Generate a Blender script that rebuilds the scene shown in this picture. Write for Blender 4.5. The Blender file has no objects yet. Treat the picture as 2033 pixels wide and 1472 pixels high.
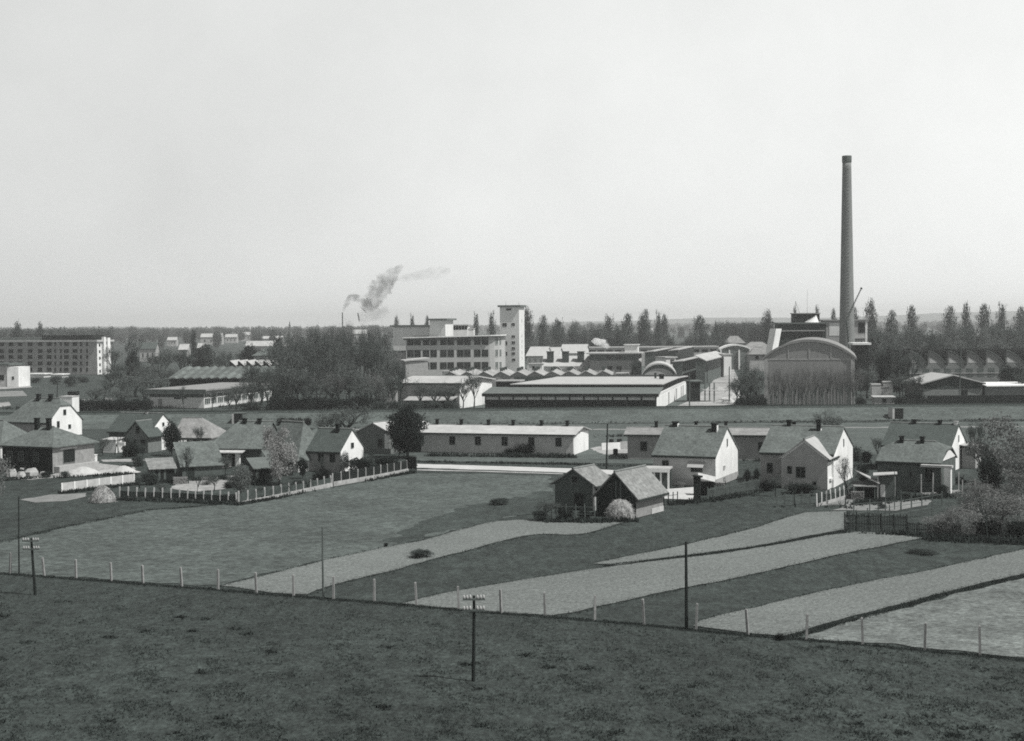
import bpy, math, random
import numpy as np
from mathutils import Vector, Matrix

random.seed(7)
R = math.radians
S = bpy.context.scene
COL = S.collection

# ------------------------------------------------------------------ camera
CAMH, FPX, CX, CY = 20.0, 2800.0, 1016.5, 736.0
PITCH = math.atan((CY - 642.0) / FPX)
ROLL = R(0.5)
FW = Vector((0, math.cos(PITCH), -math.sin(PITCH)))
U0 = Vector((0, math.sin(PITCH), math.cos(PITCH)))
R0 = Vector((1, 0, 0))
RT = R0 * math.cos(ROLL) - U0 * math.sin(ROLL)
UP = R0 * math.sin(ROLL) + U0 * math.cos(ROLL)
EYE = Vector((0, 0, CAMH))

cd = bpy.data.cameras.new('camera')
cd.sensor_width = 36.0
cd.lens = FPX / 2033.0 * 36.0
cd.clip_start, cd.clip_end = 0.5, 40000
cam = bpy.data.objects.new('camera', cd)
COL.objects.link(cam)
m = Matrix((RT, UP, -FW)).transposed().to_4x4()
m.translation = EYE
cam.matrix_world = m
S.camera = cam


def ray(px, py):
    return (FW + RT * ((px - CX) / FPX) - UP * ((py - CY) / FPX))


def G(px, py, z=0.0):
    """surveyed ground point for a sight line of the photograph"""
    d = ray(px, py)
    t = (z - CAMH) / d.z
    return EYE + d * t


def AT(px, py, Y):
    d = ray(px, py)
    return EYE + d * (Y / d.y)


def kx(px, py):
    d = ray(px, py)
    return d.x / d.y


# ------------------------------------------------------------------ render / light
S.view_settings.view_transform = 'Standard'
S.view_settings.look = 'None'
S.view_settings.exposure = 0.0
S.view_settings.gamma = 1.0
S.cycles.max_bounces = 5
S.cycles.diffuse_bounces = 3
S.cycles.glossy_bounces = 2
S.cycles.transparent_max_bounces = 8
S.cycles.volume_bounces = 3
S.cycles.use_denoising = False     # leave the fine grain of the render, like film
S.cycles.filter_width = 1.8

SUN_AZ = math.atan2(-0.455, 0.89)     # direction towards the sun in the ground plane
SUN_EL = R(56)
sv = Vector((math.cos(SUN_AZ) * math.cos(SUN_EL), math.sin(SUN_AZ) * math.cos(SUN_EL), math.sin(SUN_EL)))
sl = bpy.data.lights.new('sun', 'SUN')
sl.energy = 5.0
sl.angle = R(0.5)
sl.color = (1.0, 0.99, 0.965)
so = bpy.data.objects.new('sun', sl)
COL.objects.link(so)
so.location = (0, 0, 300)
so.rotation_euler = sv.to_track_quat('Z', 'Y').to_euler()

W = bpy.data.worlds.new('World')
S.world = W
W.use_nodes = True
nt = W.node_tree
for n in list(nt.nodes):
    nt.nodes.remove(n)
sky = nt.nodes.new('ShaderNodeTexSky')
sky.sky_type = 'NISHITA'
sky.sun_disc = False
sky.sun_elevation = SUN_EL
sky.sun_rotation = math.pi / 2 - SUN_AZ
sky.altitude = 200
sky.air_density = 1.0
sky.dust_density = 1.5
bw = nt.nodes.new('ShaderNodeRGBToBW')
tint = nt.nodes.new('ShaderNodeMix')
tint.data_type = 'RGBA'
tint.blend_type = 'MULTIPLY'
tint.inputs[0].default_value = 1.0
tint.inputs[7].default_value = (0.985, 1.0, 0.985, 1)
bg = nt.nodes.new('ShaderNodeBackground')
bg.inputs[1].default_value = 0.15
# thin uneven overcast veil: a faint cloud noise on the sky itself
tc = nt.nodes.new('ShaderNodeTexCoord')
cn = nt.nodes.new('ShaderNodeTexNoise')
cn.inputs['Scale'].default_value = 5.0
cn.inputs['Detail'].default_value = 8.0
cn.inputs['Roughness'].default_value = 0.62
cr = nt.nodes.new('ShaderNodeMapRange')
cr.inputs[1].default_value, cr.inputs[2].default_value = 0.25, 0.75
cr.inputs[3].default_value, cr.inputs[4].default_value = 0.92, 1.08
mul = nt.nodes.new('ShaderNodeMath')
mul.operation = 'MULTIPLY'
ow = nt.nodes.new('ShaderNodeOutputWorld')
L_ = nt.links.new
# milky spring sky: a pale veil that covers the low sky and thins overhead
sx = nt.nodes.new('ShaderNodeSeparateXYZ')
vz = nt.nodes.new('ShaderNodeMapRange')
vz.inputs[1].default_value, vz.inputs[2].default_value = 0.23, 0.50
vz.inputs[3].default_value, vz.inputs[4].default_value = 0.90, 0.0
vx = nt.nodes.new('ShaderNodeMapRange')
vx.inputs[1].default_value, vx.inputs[2].default_value = -0.35, 0.35
vx.inputs[3].default_value, vx.inputs[4].default_value = 5.1, 6.9
veil = nt.nodes.new('ShaderNodeMix')
dim = nt.nodes.new('ShaderNodeMath')
dim.operation = 'MULTIPLY'
dim.inputs[1].default_value = 0.50
L_(tc.outputs['Generated'], sx.inputs[0])
L_(sx.outputs[2], vz.inputs[0])
L_(sx.outputs[0], vx.inputs[0])
L_(tc.outputs['Generated'], cn.inputs['Vector'])
L_(cn.outputs['Fac'], cr.inputs[0])
L_(sky.outputs[0], bw.inputs[0])
L_(bw.outputs[0], dim.inputs[0])
L_(vz.outputs[0], veil.inputs[0])
L_(dim.outputs[0], veil.inputs[2])
L_(vx.outputs[0], veil.inputs[3])
L_(veil.outputs[0], mul.inputs[0])
L_(cr.outputs[0], mul.inputs[1])
L_(mul.outputs[0], tint.inputs[6])
L_(tint.outputs[2], bg.inputs[0])
L_(bg.outputs[0], ow.inputs[0])

# ------------------------------------------------------------------ materials


def tone(v):
    """grey of a black-and-white print: darks slightly green, lights neutral"""
    k = max(0.0, 1.0 - v / 0.22)
    return (v * (1 - 0.20 * k - 0.008), v * (1 + 0.035 * k), v * (1 - 0.03 * k - 0.012), 1)


MATS = {}


def mat(name, v, var=0.2, scale=2.0, bump=0.0, rough=0.9, stretch=(1, 1, 1), fine=None, big=None, bands=None, spec=0.2, rot=0.0):
    """grey material: noise variation at up to three scales, optional bands"""
    if name in MATS:
        return MATS[name]
    leaf = any(q in name for q in ('leaf', 'blossom', 'shrub', 'twig', 'blade'))
    M = bpy.data.materials.new(name)
    M.use_nodes = True
    t = M.node_tree
    b = t.nodes['Principled BSDF']
    b.inputs['Roughness'].default_value = rough
    b.inputs['Specular IOR Level'].default_value = spec
    co = t.nodes.new('ShaderNodeTexCoord')
    mp = t.nodes.new('ShaderNodeMapping')
    mp.inputs['Scale'].default_value = stretch
    mp.inputs['Rotation'].default_value = (0, 0, rot)
    t.links.new(co.outputs['Object'], mp.inputs[0])
    terms = []

    def noise(sc, amp, det=5.0):
        n = t.nodes.new('ShaderNodeTexNoise')
        n.inputs['Scale'].default_value = sc
        n.inputs['Detail'].default_value = det
        n.inputs['Roughness'].default_value = 0.6
        t.links.new(mp.outputs[0], n.inputs['Vector'])
        r = t.nodes.new('ShaderNodeMapRange')
        r.inputs[1].default_value, r.inputs[2].default_value = 0.28, 0.72
        r.inputs[3].default_value, r.inputs[4].default_value = 1 - amp, 1 + amp
        t.links.new(n.outputs['Fac'], r.inputs[0])
        terms.append(r.outputs[0])
        return n.outputs['Fac']
    h = noise(scale, var)
    if fine:
        h = noise(fine[0], fine[1], 3.0)
    if big:
        noise(big[0], big[1], 3.0)
    if bands:
        wv = t.nodes.new('ShaderNodeTexWave')
        wv.wave_type = 'BANDS'
        wv.bands_direction = bands[0]
        wv.inputs['Scale'].default_value = bands[1]
        wv.inputs['Distortion'].default_value = bands[3] if len(bands) > 3 else 1.0
        wv.inputs['Detail'].default_value = 2
        t.links.new(mp.outputs[0], wv.inputs['Vector'])
        r = t.nodes.new('ShaderNodeMapRange')
        r.inputs[3].default_value, r.inputs[4].default_value = 1 - bands[2], 1 + bands[2]
        t.links.new(wv.outputs['Fac'], r.inputs[0])
        terms.append(r.outputs[0])
    cur = terms[0]
    for x in terms[1:]:
        mm = t.nodes.new('ShaderNodeMath')
        mm.operation = 'MULTIPLY'
        t.links.new(cur, mm.inputs[0])
        t.links.new(x, mm.inputs[1])
        cur = mm.outputs[0]
    mx = t.nodes.new('ShaderNodeMix')
    mx.data_type = 'RGBA'
    mx.blend_type = 'MULTIPLY'
    mx.inputs[0].default_value = 1
    mx.inputs[6].default_value = tone(v)
    t.links.new(cur, mx.inputs[7])
    t.links.new(mx.outputs[2], b.inputs['Base Color'])
    if leaf:
        tr = t.nodes.new('ShaderNodeBsdfTranslucent')
        ms = t.nodes.new('ShaderNodeMixShader')
        ms.inputs[0].default_value = 0.35
        t.links.new(mx.outputs[2], tr.inputs['Color'])
        t.links.new(b.outputs[0], ms.inputs[1])
        t.links.new(tr.outputs[0], ms.inputs[2])
        t.links.new(ms.outputs[0], t.nodes['Material Output'].inputs['Surface'])
    if bump:
        bp = t.nodes.new('ShaderNodeBump')
        bp.inputs['Strength'].default_value = bump
        bp.inputs['Distance'].default_value = 0.2
        t.links.new(h, bp.inputs['Height'])
        t.links.new(bp.outputs[0], b.inputs['Normal'])
    MATS[name] = M
    return M


WHITE = mat('white_plaster', 0.72, 0.10, 0.6, fine=(3, 0.07), big=(.2, .10), stretch=(1, 1, .5))
LIGHT = mat('light_plaster', 0.60, 0.10, 1.0, fine=(8, 0.06))
MIDW = mat('grey_plaster', 0.34, 0.14, 0.8, fine=(3, 0.12), big=(0.2, .1))
DARKW = mat('dark_plaster', 0.10, 0.25, 1.3, fine=(8, 0.1))
BRICK = mat('raw_brick', 0.17, 0.25, 2.2, bump=0.2, fine=(9, 0.2))
BRICKD = mat('dark_brick', 0.085, 0.3, 2.2, bump=0.2, fine=(9, 0.25))
TILE = mat('roof_tile', 0.122, 0.16, 1.2, bump=0.2, fine=(3.5, 0.32), big=(0.3, 0.16))
TILED = mat('dark_roof_tile', 0.074, 0.13, 1.4, bump=0.15, fine=(4.0, 0.28), big=(0.3, 0.10))
TILEL = mat('pale_roof_tile', 0.22, 0.2, 0.9, bump=0.3, fine=(3.0, 0.22), big=(0.22, 0.14))
CEMENT = mat('pale_cement_roof', 0.40, 0.12, 0.6, fine=(2.5, 0.10), big=(.15, .1))
GREYR = mat('grey_felt_roof', 0.13, 0.15, 0.6, fine=(4, 0.1))
SHINGLE = mat('wood_shingle', 0.20, 0.22, 1.2, bump=0.4, fine=(3.5, 0.32), big=(.3, .12))
PLANK = mat('weathered_plank', 0.23, 0.18, 1.5, bands=('X', 2.2, 0.35, 1.5), fine=(6, 0.15))
PLANKD = mat('dark_plank', 0.022, 0.35, 1.5, bands=('Y', 2.2, 0.4, 1.5), fine=(6, 0.2))
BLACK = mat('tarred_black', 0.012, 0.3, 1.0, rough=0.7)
GLASS = mat('dark_glass', 0.012, 0.3, 0.6, rough=0.45, spec=0.15)
FRAME = mat('painted_frame', 0.55, 0.08, 2.0)
SASH = mat('weathered_sash', 0.13, 0.15, 2.0)
FRAMED = mat('grey_frame', 0.16, 0.1, 2.0)
CONC = mat('concrete', 0.33, 0.18, 1.5, fine=(8, 0.12))
CONCL = mat('pale_concrete', 0.44, 0.2, 1.5, fine=(8, 0.08))
POSTG = mat('post_concrete', 0.25, 0.22, 2.5, fine=(10, 0.15))
WOODP = mat('creosoted_wood', 0.018, 0.35, 2.0, stretch=(4, 4, 0.6))
WOODG = mat('grey_wood', 0.10, 0.3, 2.0, stretch=(4, 4, 0.6))
PORC = mat('porcelain', 0.34, 0.03, 2.0, rough=0.3, spec=0.5)
METAL = mat('dark_steel', 0.05, 0.2, 1.0, rough=0.6)
STACKB = mat('chimney_brick', 0.185, 0.14, 0.45, stretch=(1, 1, 0.35), fine=(3, 0.12))
HAY = mat('hay', 0.27, 0.45, 1.6, bump=0.6, fine=(9, 0.3))
CANVAS = mat('striped_canvas', 0.36, 0.08, 2.0, bands=('X', 2.5, 0.35, 0.0))
BARK = mat('bark', 0.045, 0.3, 2.0)
BARKL = mat('pale_bark', 0.10, 0.3, 2.0)
LEAFD = mat('dark_leaf', 0.032, 0.35, 1.2)
LEAFM = mat('leaf', 0.072, 0.35, 1.2)
LEAFP = mat('poplar_leaf', 0.075, 0.3, 1.0)
LEAFL = mat('pale_spring_leaf', 0.15, 0.35, 1.2)
BLOSSOM = mat('blossom', 0.33, 0.5, 1.5)
TWIG = mat('twig', 0.105, 0.3, 1.5)
TWIGL = mat('pale_twig', 0.125, 0.3, 1.5)

RIDGE = mat('ridge_tile', 0.17, 0.3, 2.5)
EAVE_SHADE = mat('eave_shade', 0.03, 0.2, 1.0)
GRASS = mat('meadow_grass', 0.040, 0.42, 1.3, bump=0.7, fine=(4.5, 0.5), big=(0.09, 0.30), stretch=(0.8, 0.5, 1))
GRASSK = mat('lush_grass', 0.040, 0.42, 1.1, bump=0.7, fine=(4.0, 0.42), big=(0.10, 0.22), stretch=(0.7, 0.4, 1))
PLAIN = mat('plain_ground', 0.048, 0.25, 0.02, fine=(0.4, 0.25), big=(0.004, 0.3), stretch=(1.0, 0.35, 1))
BANKG = mat('bank_grass', 0.090, 0.24, 0.45, bump=0.5, fine=(1.8, 0.3), big=(0.06, 0.22))
_a, _b = G(1095, 1222), G(1842, 1067)
FURROW = math.atan2(_b.y - _a.y, _b.x - _a.x)
GRASSM = mat('pasture_grass', 0.084, 0.40, 1.1, bump=0.8, fine=(3.2, 0.5), big=(0.16, 0.26), stretch=(0.6, 0.8, 1), rot=-FURROW)
SOIL = mat('tilled_soil', 0.150, 0.16, 1.3, bump=0.7, fine=(4.5, 0.42), big=(0.06, 0.13), stretch=(0.8, 1.0, 1), rot=-FURROW)
SOILR = mat('rough_stubble', 0.140, 0.40, 0.9, bump=0.8, fine=(3.5, 0.5), big=(0.15, 0.32), stretch=(0.7, 0.9, 1), rot=-FURROW)
DIRT = mat('bare_dirt', 0.20, 0.22, 0.5, bump=0.4, fine=(4.0, 0.2), big=(0.06, 0.15))
PALED = mat('pale_dirt', 0.30, 0.3, 0.35, bump=0.4, fine=(1.6, 0.3), big=(0.07, 0.25))
ROADW = mat('white_dust_road', 0.46, 0.12, 0.4, bump=0.2, fine=(3.0, 0.12))
YARD = mat('gravel_yard', 0.09, 0.3, 0.3, bump=0.3, fine=(2.5, 0.25), big=(0.03, 0.25))
BALLAST = mat('track_ballast', 0.05, 0.3, 1.0, bump=0.5, fine=(5.0, 0.3))
HILLM = mat('far_hill', 0.06, 0.25, 0.01, fine=(0.05, 0.3))
SAND = mat('sand', 0.42, 0.12, 1.0, fine=(5, 0.1))


# ------------------------------------------------------------------ mesh builder
class MB:
    def __init__(s, M=None):
        s.v, s.f, s.mi, s.M, s.cur = [], [], [], M, 0

    def add(s, vs, fs):
        b = len(s.v)
        if s.M is not None:
            vs = [s.M @ Vector(p) for p in vs]
        s.v += [tuple(p) for p in vs]
        s.f += [tuple(b + i for i in f) for f in fs]
        s.mi += [s.cur] * len(fs)
        return s

    def box(s, x0, x1, y0, y1, z0, z1):
        vs = [(x0, y0, z0), (x1, y0, z0), (x1, y1, z0), (x0, y1, z0), (x0, y0, z1), (x1, y0, z1), (x1, y1, z1), (x0, y1, z1)]
        return s.add(vs, [(0, 3, 2, 1), (4, 5, 6, 7), (0, 1, 5, 4), (1, 2, 6, 5), (2, 3, 7, 6), (3, 0, 4, 7)])

    def prism(s, poly, z0, z1, top=True, bottom=True):
        n = len(poly)
        vs = [(p[0], p[1], z0) for p in poly] + [(p[0], p[1], z1) for p in poly]
        fs = [(i, (i + 1) % n, n + (i + 1) % n, n + i) for i in range(n)]
        if top:
            fs.append(tuple(range(n, 2 * n)))
        if bottom:
            fs.append(tuple(reversed(range(n))))
        return s.add(vs, fs)

    def shell(s, vs, faces, t):
        """roof: faces (counter-clockwise from above) lifted by t over their own underside"""
        n = len(vs)
        V = [(p[0], p[1], p[2] + t) for p in vs] + [tuple(p) for p in vs]
        F = [tuple(f) for f in faces] + [tuple(n + i for i in reversed(f)) for f in faces]
        ed = {}
        for f in faces:
            for i in range(len(f)):
                ed[(f[i], f[(i + 1) % len(f)])] = 1
        for (a, b) in ed:
            if (b, a) not in ed:
                F.append((b, a, n + a, n + b))
        return s.add(V, F)

    def tube(s, p0, p1, r0, r1, n=6, caps=True):
        p0, p1 = Vector(p0), Vector(p1)
        d = (p1 - p0)
        if d.length < 1e-6:
            return s
        d.normalize()
        a = d.orthogonal().normalized()
        b = d.cross(a)
        vs = []
        for p, r in ((p0, r0), (p1, r1)):
            for i in range(n):
                th = 2 * math.pi * i / n
                vs.append(p + a * (r * math.cos(th)) + b * (r * math.sin(th)))
        fs = [(i, (i + 1) % n, n + (i + 1) % n, n + i) for i in range(n)]
        if caps:
            fs += [tuple(reversed(range(n))), tuple(range(n, 2 * n))]
        return s.add(vs, fs)

    def lathe(s, prof, n=24, c=(0, 0)):
        """prof: list of (r, z)"""
        vs, fs = [], []
        for r, z in prof:
            for i in range(n):
                th = 2 * math.pi * i / n
                vs.append((c[0] + r * math.cos(th), c[1] + r * math.sin(th), z))
        for k in range(len(prof) - 1):
            for i in range(n):
                fs.append((k * n + i, k * n + (i + 1) % n, (k + 1) * n + (i + 1) % n, (k + 1) * n + i))
        fs.append(tuple((len(prof) - 1) * n + i for i in range(n)))
        return s.add(vs, fs)

    def build(s, name, mats, parent=None, smooth=False):
        me = bpy.data.meshes.new(name)
        me.from_pydata(s.v, [], s.f)
        if not isinstance(mats, (list, tuple)):
            mats = [mats]
        for q in mats:
            me.materials.append(q)
        if len(mats) > 1:
            me.polygons.foreach_set('material_index', s.mi)
        if smooth:
            me.polygons.foreach_set('use_smooth', [True] * len(me.polygons))
        me.update()
        o = bpy.data.objects.new(name, me)
        COL.objects.link(o)
        if parent is not None:
            o.parent = parent
        return o


def tag(o, label=None, cat=None, group=None, kind=None):
    if label:
        o['label'] = label
    if cat:
        o['category'] = cat
    if group:
        o['group'] = group
    if kind:
        o['kind'] = kind
    return o


def empty(name, loc, rz=0.0, label=None, cat=None, group=None):
    o = bpy.data.objects.new(name, None)
    COL.objects.link(o)
    o.empty_display_size = 0.5
    o.location = loc
    o.rotation_euler = (0, 0, rz)
    return tag(o, label, cat, group)


def copy_tree(o, parent=None):
    c = o.copy()
    COL.objects.link(c)
    c.parent = parent
    for ch in list(o.children):
        copy_tree(ch, c)
    return c


def corner_right(px, py, ang, pxl, pxr):
    """near corner is the front-right one; returns O, L, D, corner"""
    c = G(px, py)
    ca, sa = math.cos(ang), math.sin(ang)
    k = kx(pxl, py)
    L = (c.x - k * c.y) / (ca - k * sa)
    k = kx(pxr, py)
    D = (k * c.y - c.x) / (-sa - k * ca)
    return Vector((c.x - L * ca, c.y - L * sa, 0)), L, D, c


def corner_left(px, py, ang, pxl, pxr):
    """near corner is the front-left one (gable on the x=0 side)"""
    c = G(px, py)
    ca, sa = math.cos(ang), math.sin(ang)
    k = kx(pxr, py)
    L = (k * c.y - c.x) / (ca - k * sa)
    k = kx(pxl, py)
    D = (k * c.y - c.x) / (-sa - k * ca)
    return Vector((c.x, c.y, 0)), L, D, c


# ------------------------------------------------------------------ house kit
def face_map(face, L, D):
    """(a along the face, out of the face) -> local x, y"""
    if face == 'F':
        return lambda a, o: (a, -o)
    if face == 'R':
        return lambda a, o: (L + o, a)
    if face == 'L':
        return lambda a, o: (-o, D - a)
    return lambda a, o: (L - a, D + o)


def fbox(mb, fm, a0, a1, o0, o1, z0, z1):
    p, q = fm(a0, o0), fm(a1, o1)
    mb.box(min(p[0], q[0]), max(p[0], q[0]), min(p[1], q[1]), max(p[1], q[1]), z0, z1)


def window(root, face, L, D, a, z, w, h, fr=None, M=None, bars=1, detail=True, pane=GLASS, name='window'):
    """a,z: centre of the opening's sill line"""
    fm = face_map(face, L, D)
    if not detail:
        mb = MB(M)
        fbox(mb, fm, a - w / 2, a + w / 2, -0.05, 0.06, z, z + h)
        return mb.build(name, pane, root)
    t = 0.06
    fr = fr or SASH
    mb = MB(M)
    fbox(mb, fm, a - w / 2, a - w / 2 + t, -0.05, 0.08, z, z + h)
    fbox(mb, fm, a + w / 2 - t, a + w / 2, -0.05, 0.08, z, z + h)
    fbox(mb, fm, a - w / 2 + t, a + w / 2 - t, -0.05, 0.08, z, z + t)
    fbox(mb, fm, a - w / 2 + t, a + w / 2 - t, -0.05, 0.08, z + h - t, z + h)
    for i in range(bars):
        c = a - w / 2 + w * (i + 1) / (bars + 1)
        fbox(mb, fm, c - 0.03, c + 0.03, -0.05, 0.07, z + t, z + h - t)
    f = mb.build(name, fr, root)
    mb = MB(M)
    fbox(mb, fm, a - w / 2 + t * 0.6, a + w / 2 - t * 0.6, -0.06, 0.04, z + t * 0.6, z + h - t * 0.6)
    mb.build('pane', pane, f)
    return f


def gable_block(root, L, D, hw, hr, wall, roof, o=0.45, g=0.25, t=0.16, M=None, left='gable', right='gable',
                zh=None, hip=None, plinth=None, wname='wall', rname='roof', hw2=None):
    """walls + roof with the ridge along local x"""
    yr = D / 2
    sl_ = (hr - hw) / yr
    hip = hip if hip is not None else D / 2
    mb = MB(M)
    # walls (open at the top, the roof closes them)
    mb.add([(0, 0, 0), (L, 0, 0), (L, 0, hw), (0, 0, hw)], [(0, 1, 2, 3)])
    mb.add([(0, D, 0), (L, D, 0), (L, D, hw), (0, D, hw)], [(1, 0, 3, 2)])
    for x, kind, flip in ((0, left, True), (L, right, False)):
        if kind == 'hip':
            pts = [(x, 0, 0), (x, D, 0), (x, D, hw), (x, 0, hw)]
        elif kind == 'half':
            dy = (zh - hw) / sl_
            pts = [(x, 0, 0), (x, D, 0), (x, D, hw), (x, D - dy, zh), (x, dy, zh), (x, 0, hw)]
        else:
            pts = [(x, 0, 0), (x, D, 0), (x, D, hw), (x, yr, hr), (x, 0, hw)]
        idx = tuple(range(len(pts)))
        mb.add(pts, [idx[::-1] if flip else idx])
    w = mb.build(wname, wall, root)
    if plinth:
        mb = MB(M)
        mb.box(-0.04, L + 0.04, -0.04, D + 0.04, 0, plinth[0])
        mb.build('plinth', plinth[1], root)
    ze = hw - o * sl_
    x0 = -(o if left == 'hip' else g)
    x1 = L + (o if right == 'hip' else g)
    vs = [(x0, -o, ze), (x1, -o, ze), (x1, D + o, ze), (x0, D + o, ze)]
    rx0 = x0 + (hip + o if left == 'hip' else 0)
    rx1 = x1 - (hip + o if right == 'hip' else 0)
    front, back, extra = [0, 1], [2, 3], []
    # right end
    if right == 'half':
        dy = (zh - hw) / sl_
        hl = yr - dy
        vs += [(x1, dy, zh), (x1, D - dy, zh)]
        a, b = len(vs) - 2, len(vs) - 1
        vs.append((x1 - hl, yr, hr))
        r1 = len(vs) - 1
        front += [a, r1]
        back = [r1, b] + back
        extra.append((a, b, r1))
    else:
        vs.append((rx1, yr, hr))
        r1 = len(vs) - 1
        front += [r1]
        back = [r1] + back
        if right == 'hip':
            extra.append((1, 2, r1))
    if left == 'half':
        dy = (zh - hw) / sl_
        hl = yr - dy
        vs += [(x0, dy, zh), (x0, D - dy, zh)]
        a, b = len(vs) - 2, len(vs) - 1
        vs.append((x0 + hl, yr, hr))
        r0 = len(vs) - 1
        front += [r0, a]
        back += [b, r0]
        extra.append((b, a, r0))
    else:
        vs.append((rx0, yr, hr))
        r0 = len(vs) - 1
        front += [r0]
        back += [r0]
        if left == 'hip':
            extra.append((3, 0, r0))
    mb = MB(M)
    mb.shell(vs, [tuple(front), tuple(back)] + extra, t)
    rf = mb.build(rname, roof, root)
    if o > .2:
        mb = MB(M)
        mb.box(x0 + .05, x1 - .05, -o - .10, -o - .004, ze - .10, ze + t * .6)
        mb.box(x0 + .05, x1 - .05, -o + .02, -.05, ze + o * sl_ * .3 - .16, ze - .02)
        mb.build('eave_shadow', EAVE_SHADE, rf)  # dark strips that paint the shadow line under the eave
        a_, b_ = vs[r0], vs[r1]
        mb = MB(M)
        mb.tube((a_[0], a_[1], a_[2] + t), (b_[0], b_[1], b_[2] + t), .13, .13, 6)
        mb.build('ridge_cap', RIDGE, rf)
    return w, rf


def chimney(rf, x, y, z0, z1, w=0.5, wall=BRICK, cap=True, M=None, name='chimney', capm=BLACK):
    mb = MB(M)
    mb.box(x - w / 2, x + w / 2, y - w / 2, y + w / 2, z0, z1)
    c = mb.build(name, wall, rf)
    if cap:
        mb = MB(M)
        mb.box(x - w / 2 - 0.08, x + w / 2 + 0.08, y - w / 2 - 0.08, y + w / 2 + 0.08, z1 + 0.003, z1 + 0.12)
        mb.cur = 0
        mb.build('chimney_cap', capm, rf)
    return c


def sheet(name, pts, z, material, label=None, jag=0.0):
    """flat ground patch through surveyed sight points"""
    mb = MB()
    P = [G(p[0], p[1]) if len(p) == 2 else Vector(p) for p in pts]
    if jag:
        rr = random.Random(len(pts) * 7 + int(pts[0][0]))
        Q = []
        for i, a in enumerate(P):
            b = P[(i + 1) % len(P)]
            d = b - a
            if d.length < .5:
                Q.append(a)
                continue
            nn = Vector((-d.y, d.x, 0)).normalized()
            k = max(1, min(60, int(d.length / .9)))
            off = 0
            for j in range(k):
                off = off * .7 + rr.gauss(0, jag)
                Q.append(a + d * (j / k) + (nn * off if j else Vector((0, 0, 0))))
        P = Q
    mb.add([(p.x, p.y, z) for p in P], [tuple(range(len(P)))])
    o = mb.build(name, material)
    me = o.data
    if me.polygons[0].normal.z < 0:
        me.flip_normals()
    o['kind'] = 'structure'
    if label:
        o['label'] = label
    return o
# ================================================================== ground and fields
mb = MB()
nx = [-9000, -3000, -900, -300, -100, 0, 100, 300, 900, 3000, 9000]
ny = [-60, 40, 120, 200, 300, 500, 900, 1800, 4000, 9000]
for j in range(len(ny)):
    for i in range(len(nx)):
        mb.v.append((nx[i], ny[j], -0.10))
for j in range(len(ny) - 1):
    for i in range(len(nx) - 1):
        a = j * len(nx) + i
        mb.f.append((a, a + 1, a + 1 + len(nx), a + len(nx)))
        mb.mi.append(0)
g = mb.build('ground', PLAIN)
g['kind'] = 'structure'


def fence_base(px):
    """foot of the long wire fence across the meadow"""
    if px < 20:
        return 1139 + .066 * (px - 20)
    if px > 1947:
        return 1301 + .098 * (px - 1947)
    return float(np.interp(px, FBX, FBY))


FBX = [20, 89, 150, 220, 284, 362, 432, 510, 583, 663, 744, 826, 912, 996, 1083, 1182, 1280, 1382, 1485, 1603, 1715, 1837, 1947]
FBY = [1139, 1144, 1149, 1153.5, 1159, 1164.5, 1170, 1177, 1183, 1189, 1195, 1202.5, 1210, 1217, 1223, 1231.5, 1240, 1250, 1260.5, 1269.5, 1279, 1291, 1301]


# foreground meadow: up to the fence
pts = [(-500, 1108)] + [(x, fence_base(x) + 2) for x in range(-200, 2240, 120)] + [(2700, 1405), (2700, 1800), (1900, 2300), (100, 2300), (-500, 1800)]
sheet('meadow', pts, -0.03, GRASS)
# everything between the fence and the village
sheet('grassland', [(-500, 1112)] + [(x, fence_base(x) + 2.5) for x in range(-200, 2240, 120)] + [(2700, 1405), (2700, 872), (2033, 872), (1300, 872), (700, 872), (-500, 872)], -0.05, GRASSK)
sheet('pasture', [(-240, 1114), (-150, 1098), (0, 1078), (110, 1051), (300, 1013), (480, 999), (640, 972), (830, 940), (1090, 944), (1097, 975), (1060, 1012), (1000, 1030),
                  (940, 1043), (830, 1073), (640, 1112), (440, 1162), (200, 1149), (0, 1139)], -0.02, GRASSM, jag=.3)
sheet('grass_patch', [(1097, 975), (1040, 986), (975, 997), (900, 1012), (850, 1032), (800, 1052), (770, 1068), (790, 1079), (830, 1073), (940, 1043), (1000, 1030), (1060, 1020), (1100, 1030)], -0.012,
      mat('rank_grass', 0.043, 0.34, 0.9, bump=0.6, fine=(3.2, 0.36), big=(0.12, 0.24), stretch=(0.7, 0.4, 1)), jag=.5)
sheet('waste_ground', [(470, 842), (700, 838), (1000, 838), (1500, 834), (2033, 832), (2400, 832), (2400, 868), (1800, 900), (1500, 915), (1130, 912), (830, 905), (760, 880), (600, 856)], -0.03,
      mat('rough_grass', 0.084, 0.28, 0.5, bump=0.5, fine=(2.2, 0.3), big=(0.07, 0.25), stretch=(0.5, 1, 1)), jag=.5)
sheet('ditch', [(480, 840), (1000, 838), (1500, 835), (2033, 832.5), (2300, 832), (2300, 836), (2033, 837), (1500, 840), (1000, 843), (480, 845)], -0.012, GRASSK, jag=.5)
sheet('cart_track', [(1180, 852), (1330, 851), (1700, 848), (2033, 846), (2300, 845), (2300, 846.6), (2033, 847.8), (1700, 850), (1330, 853), (1180, 854)], -0.014, DIRT, jag=.3)
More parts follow.
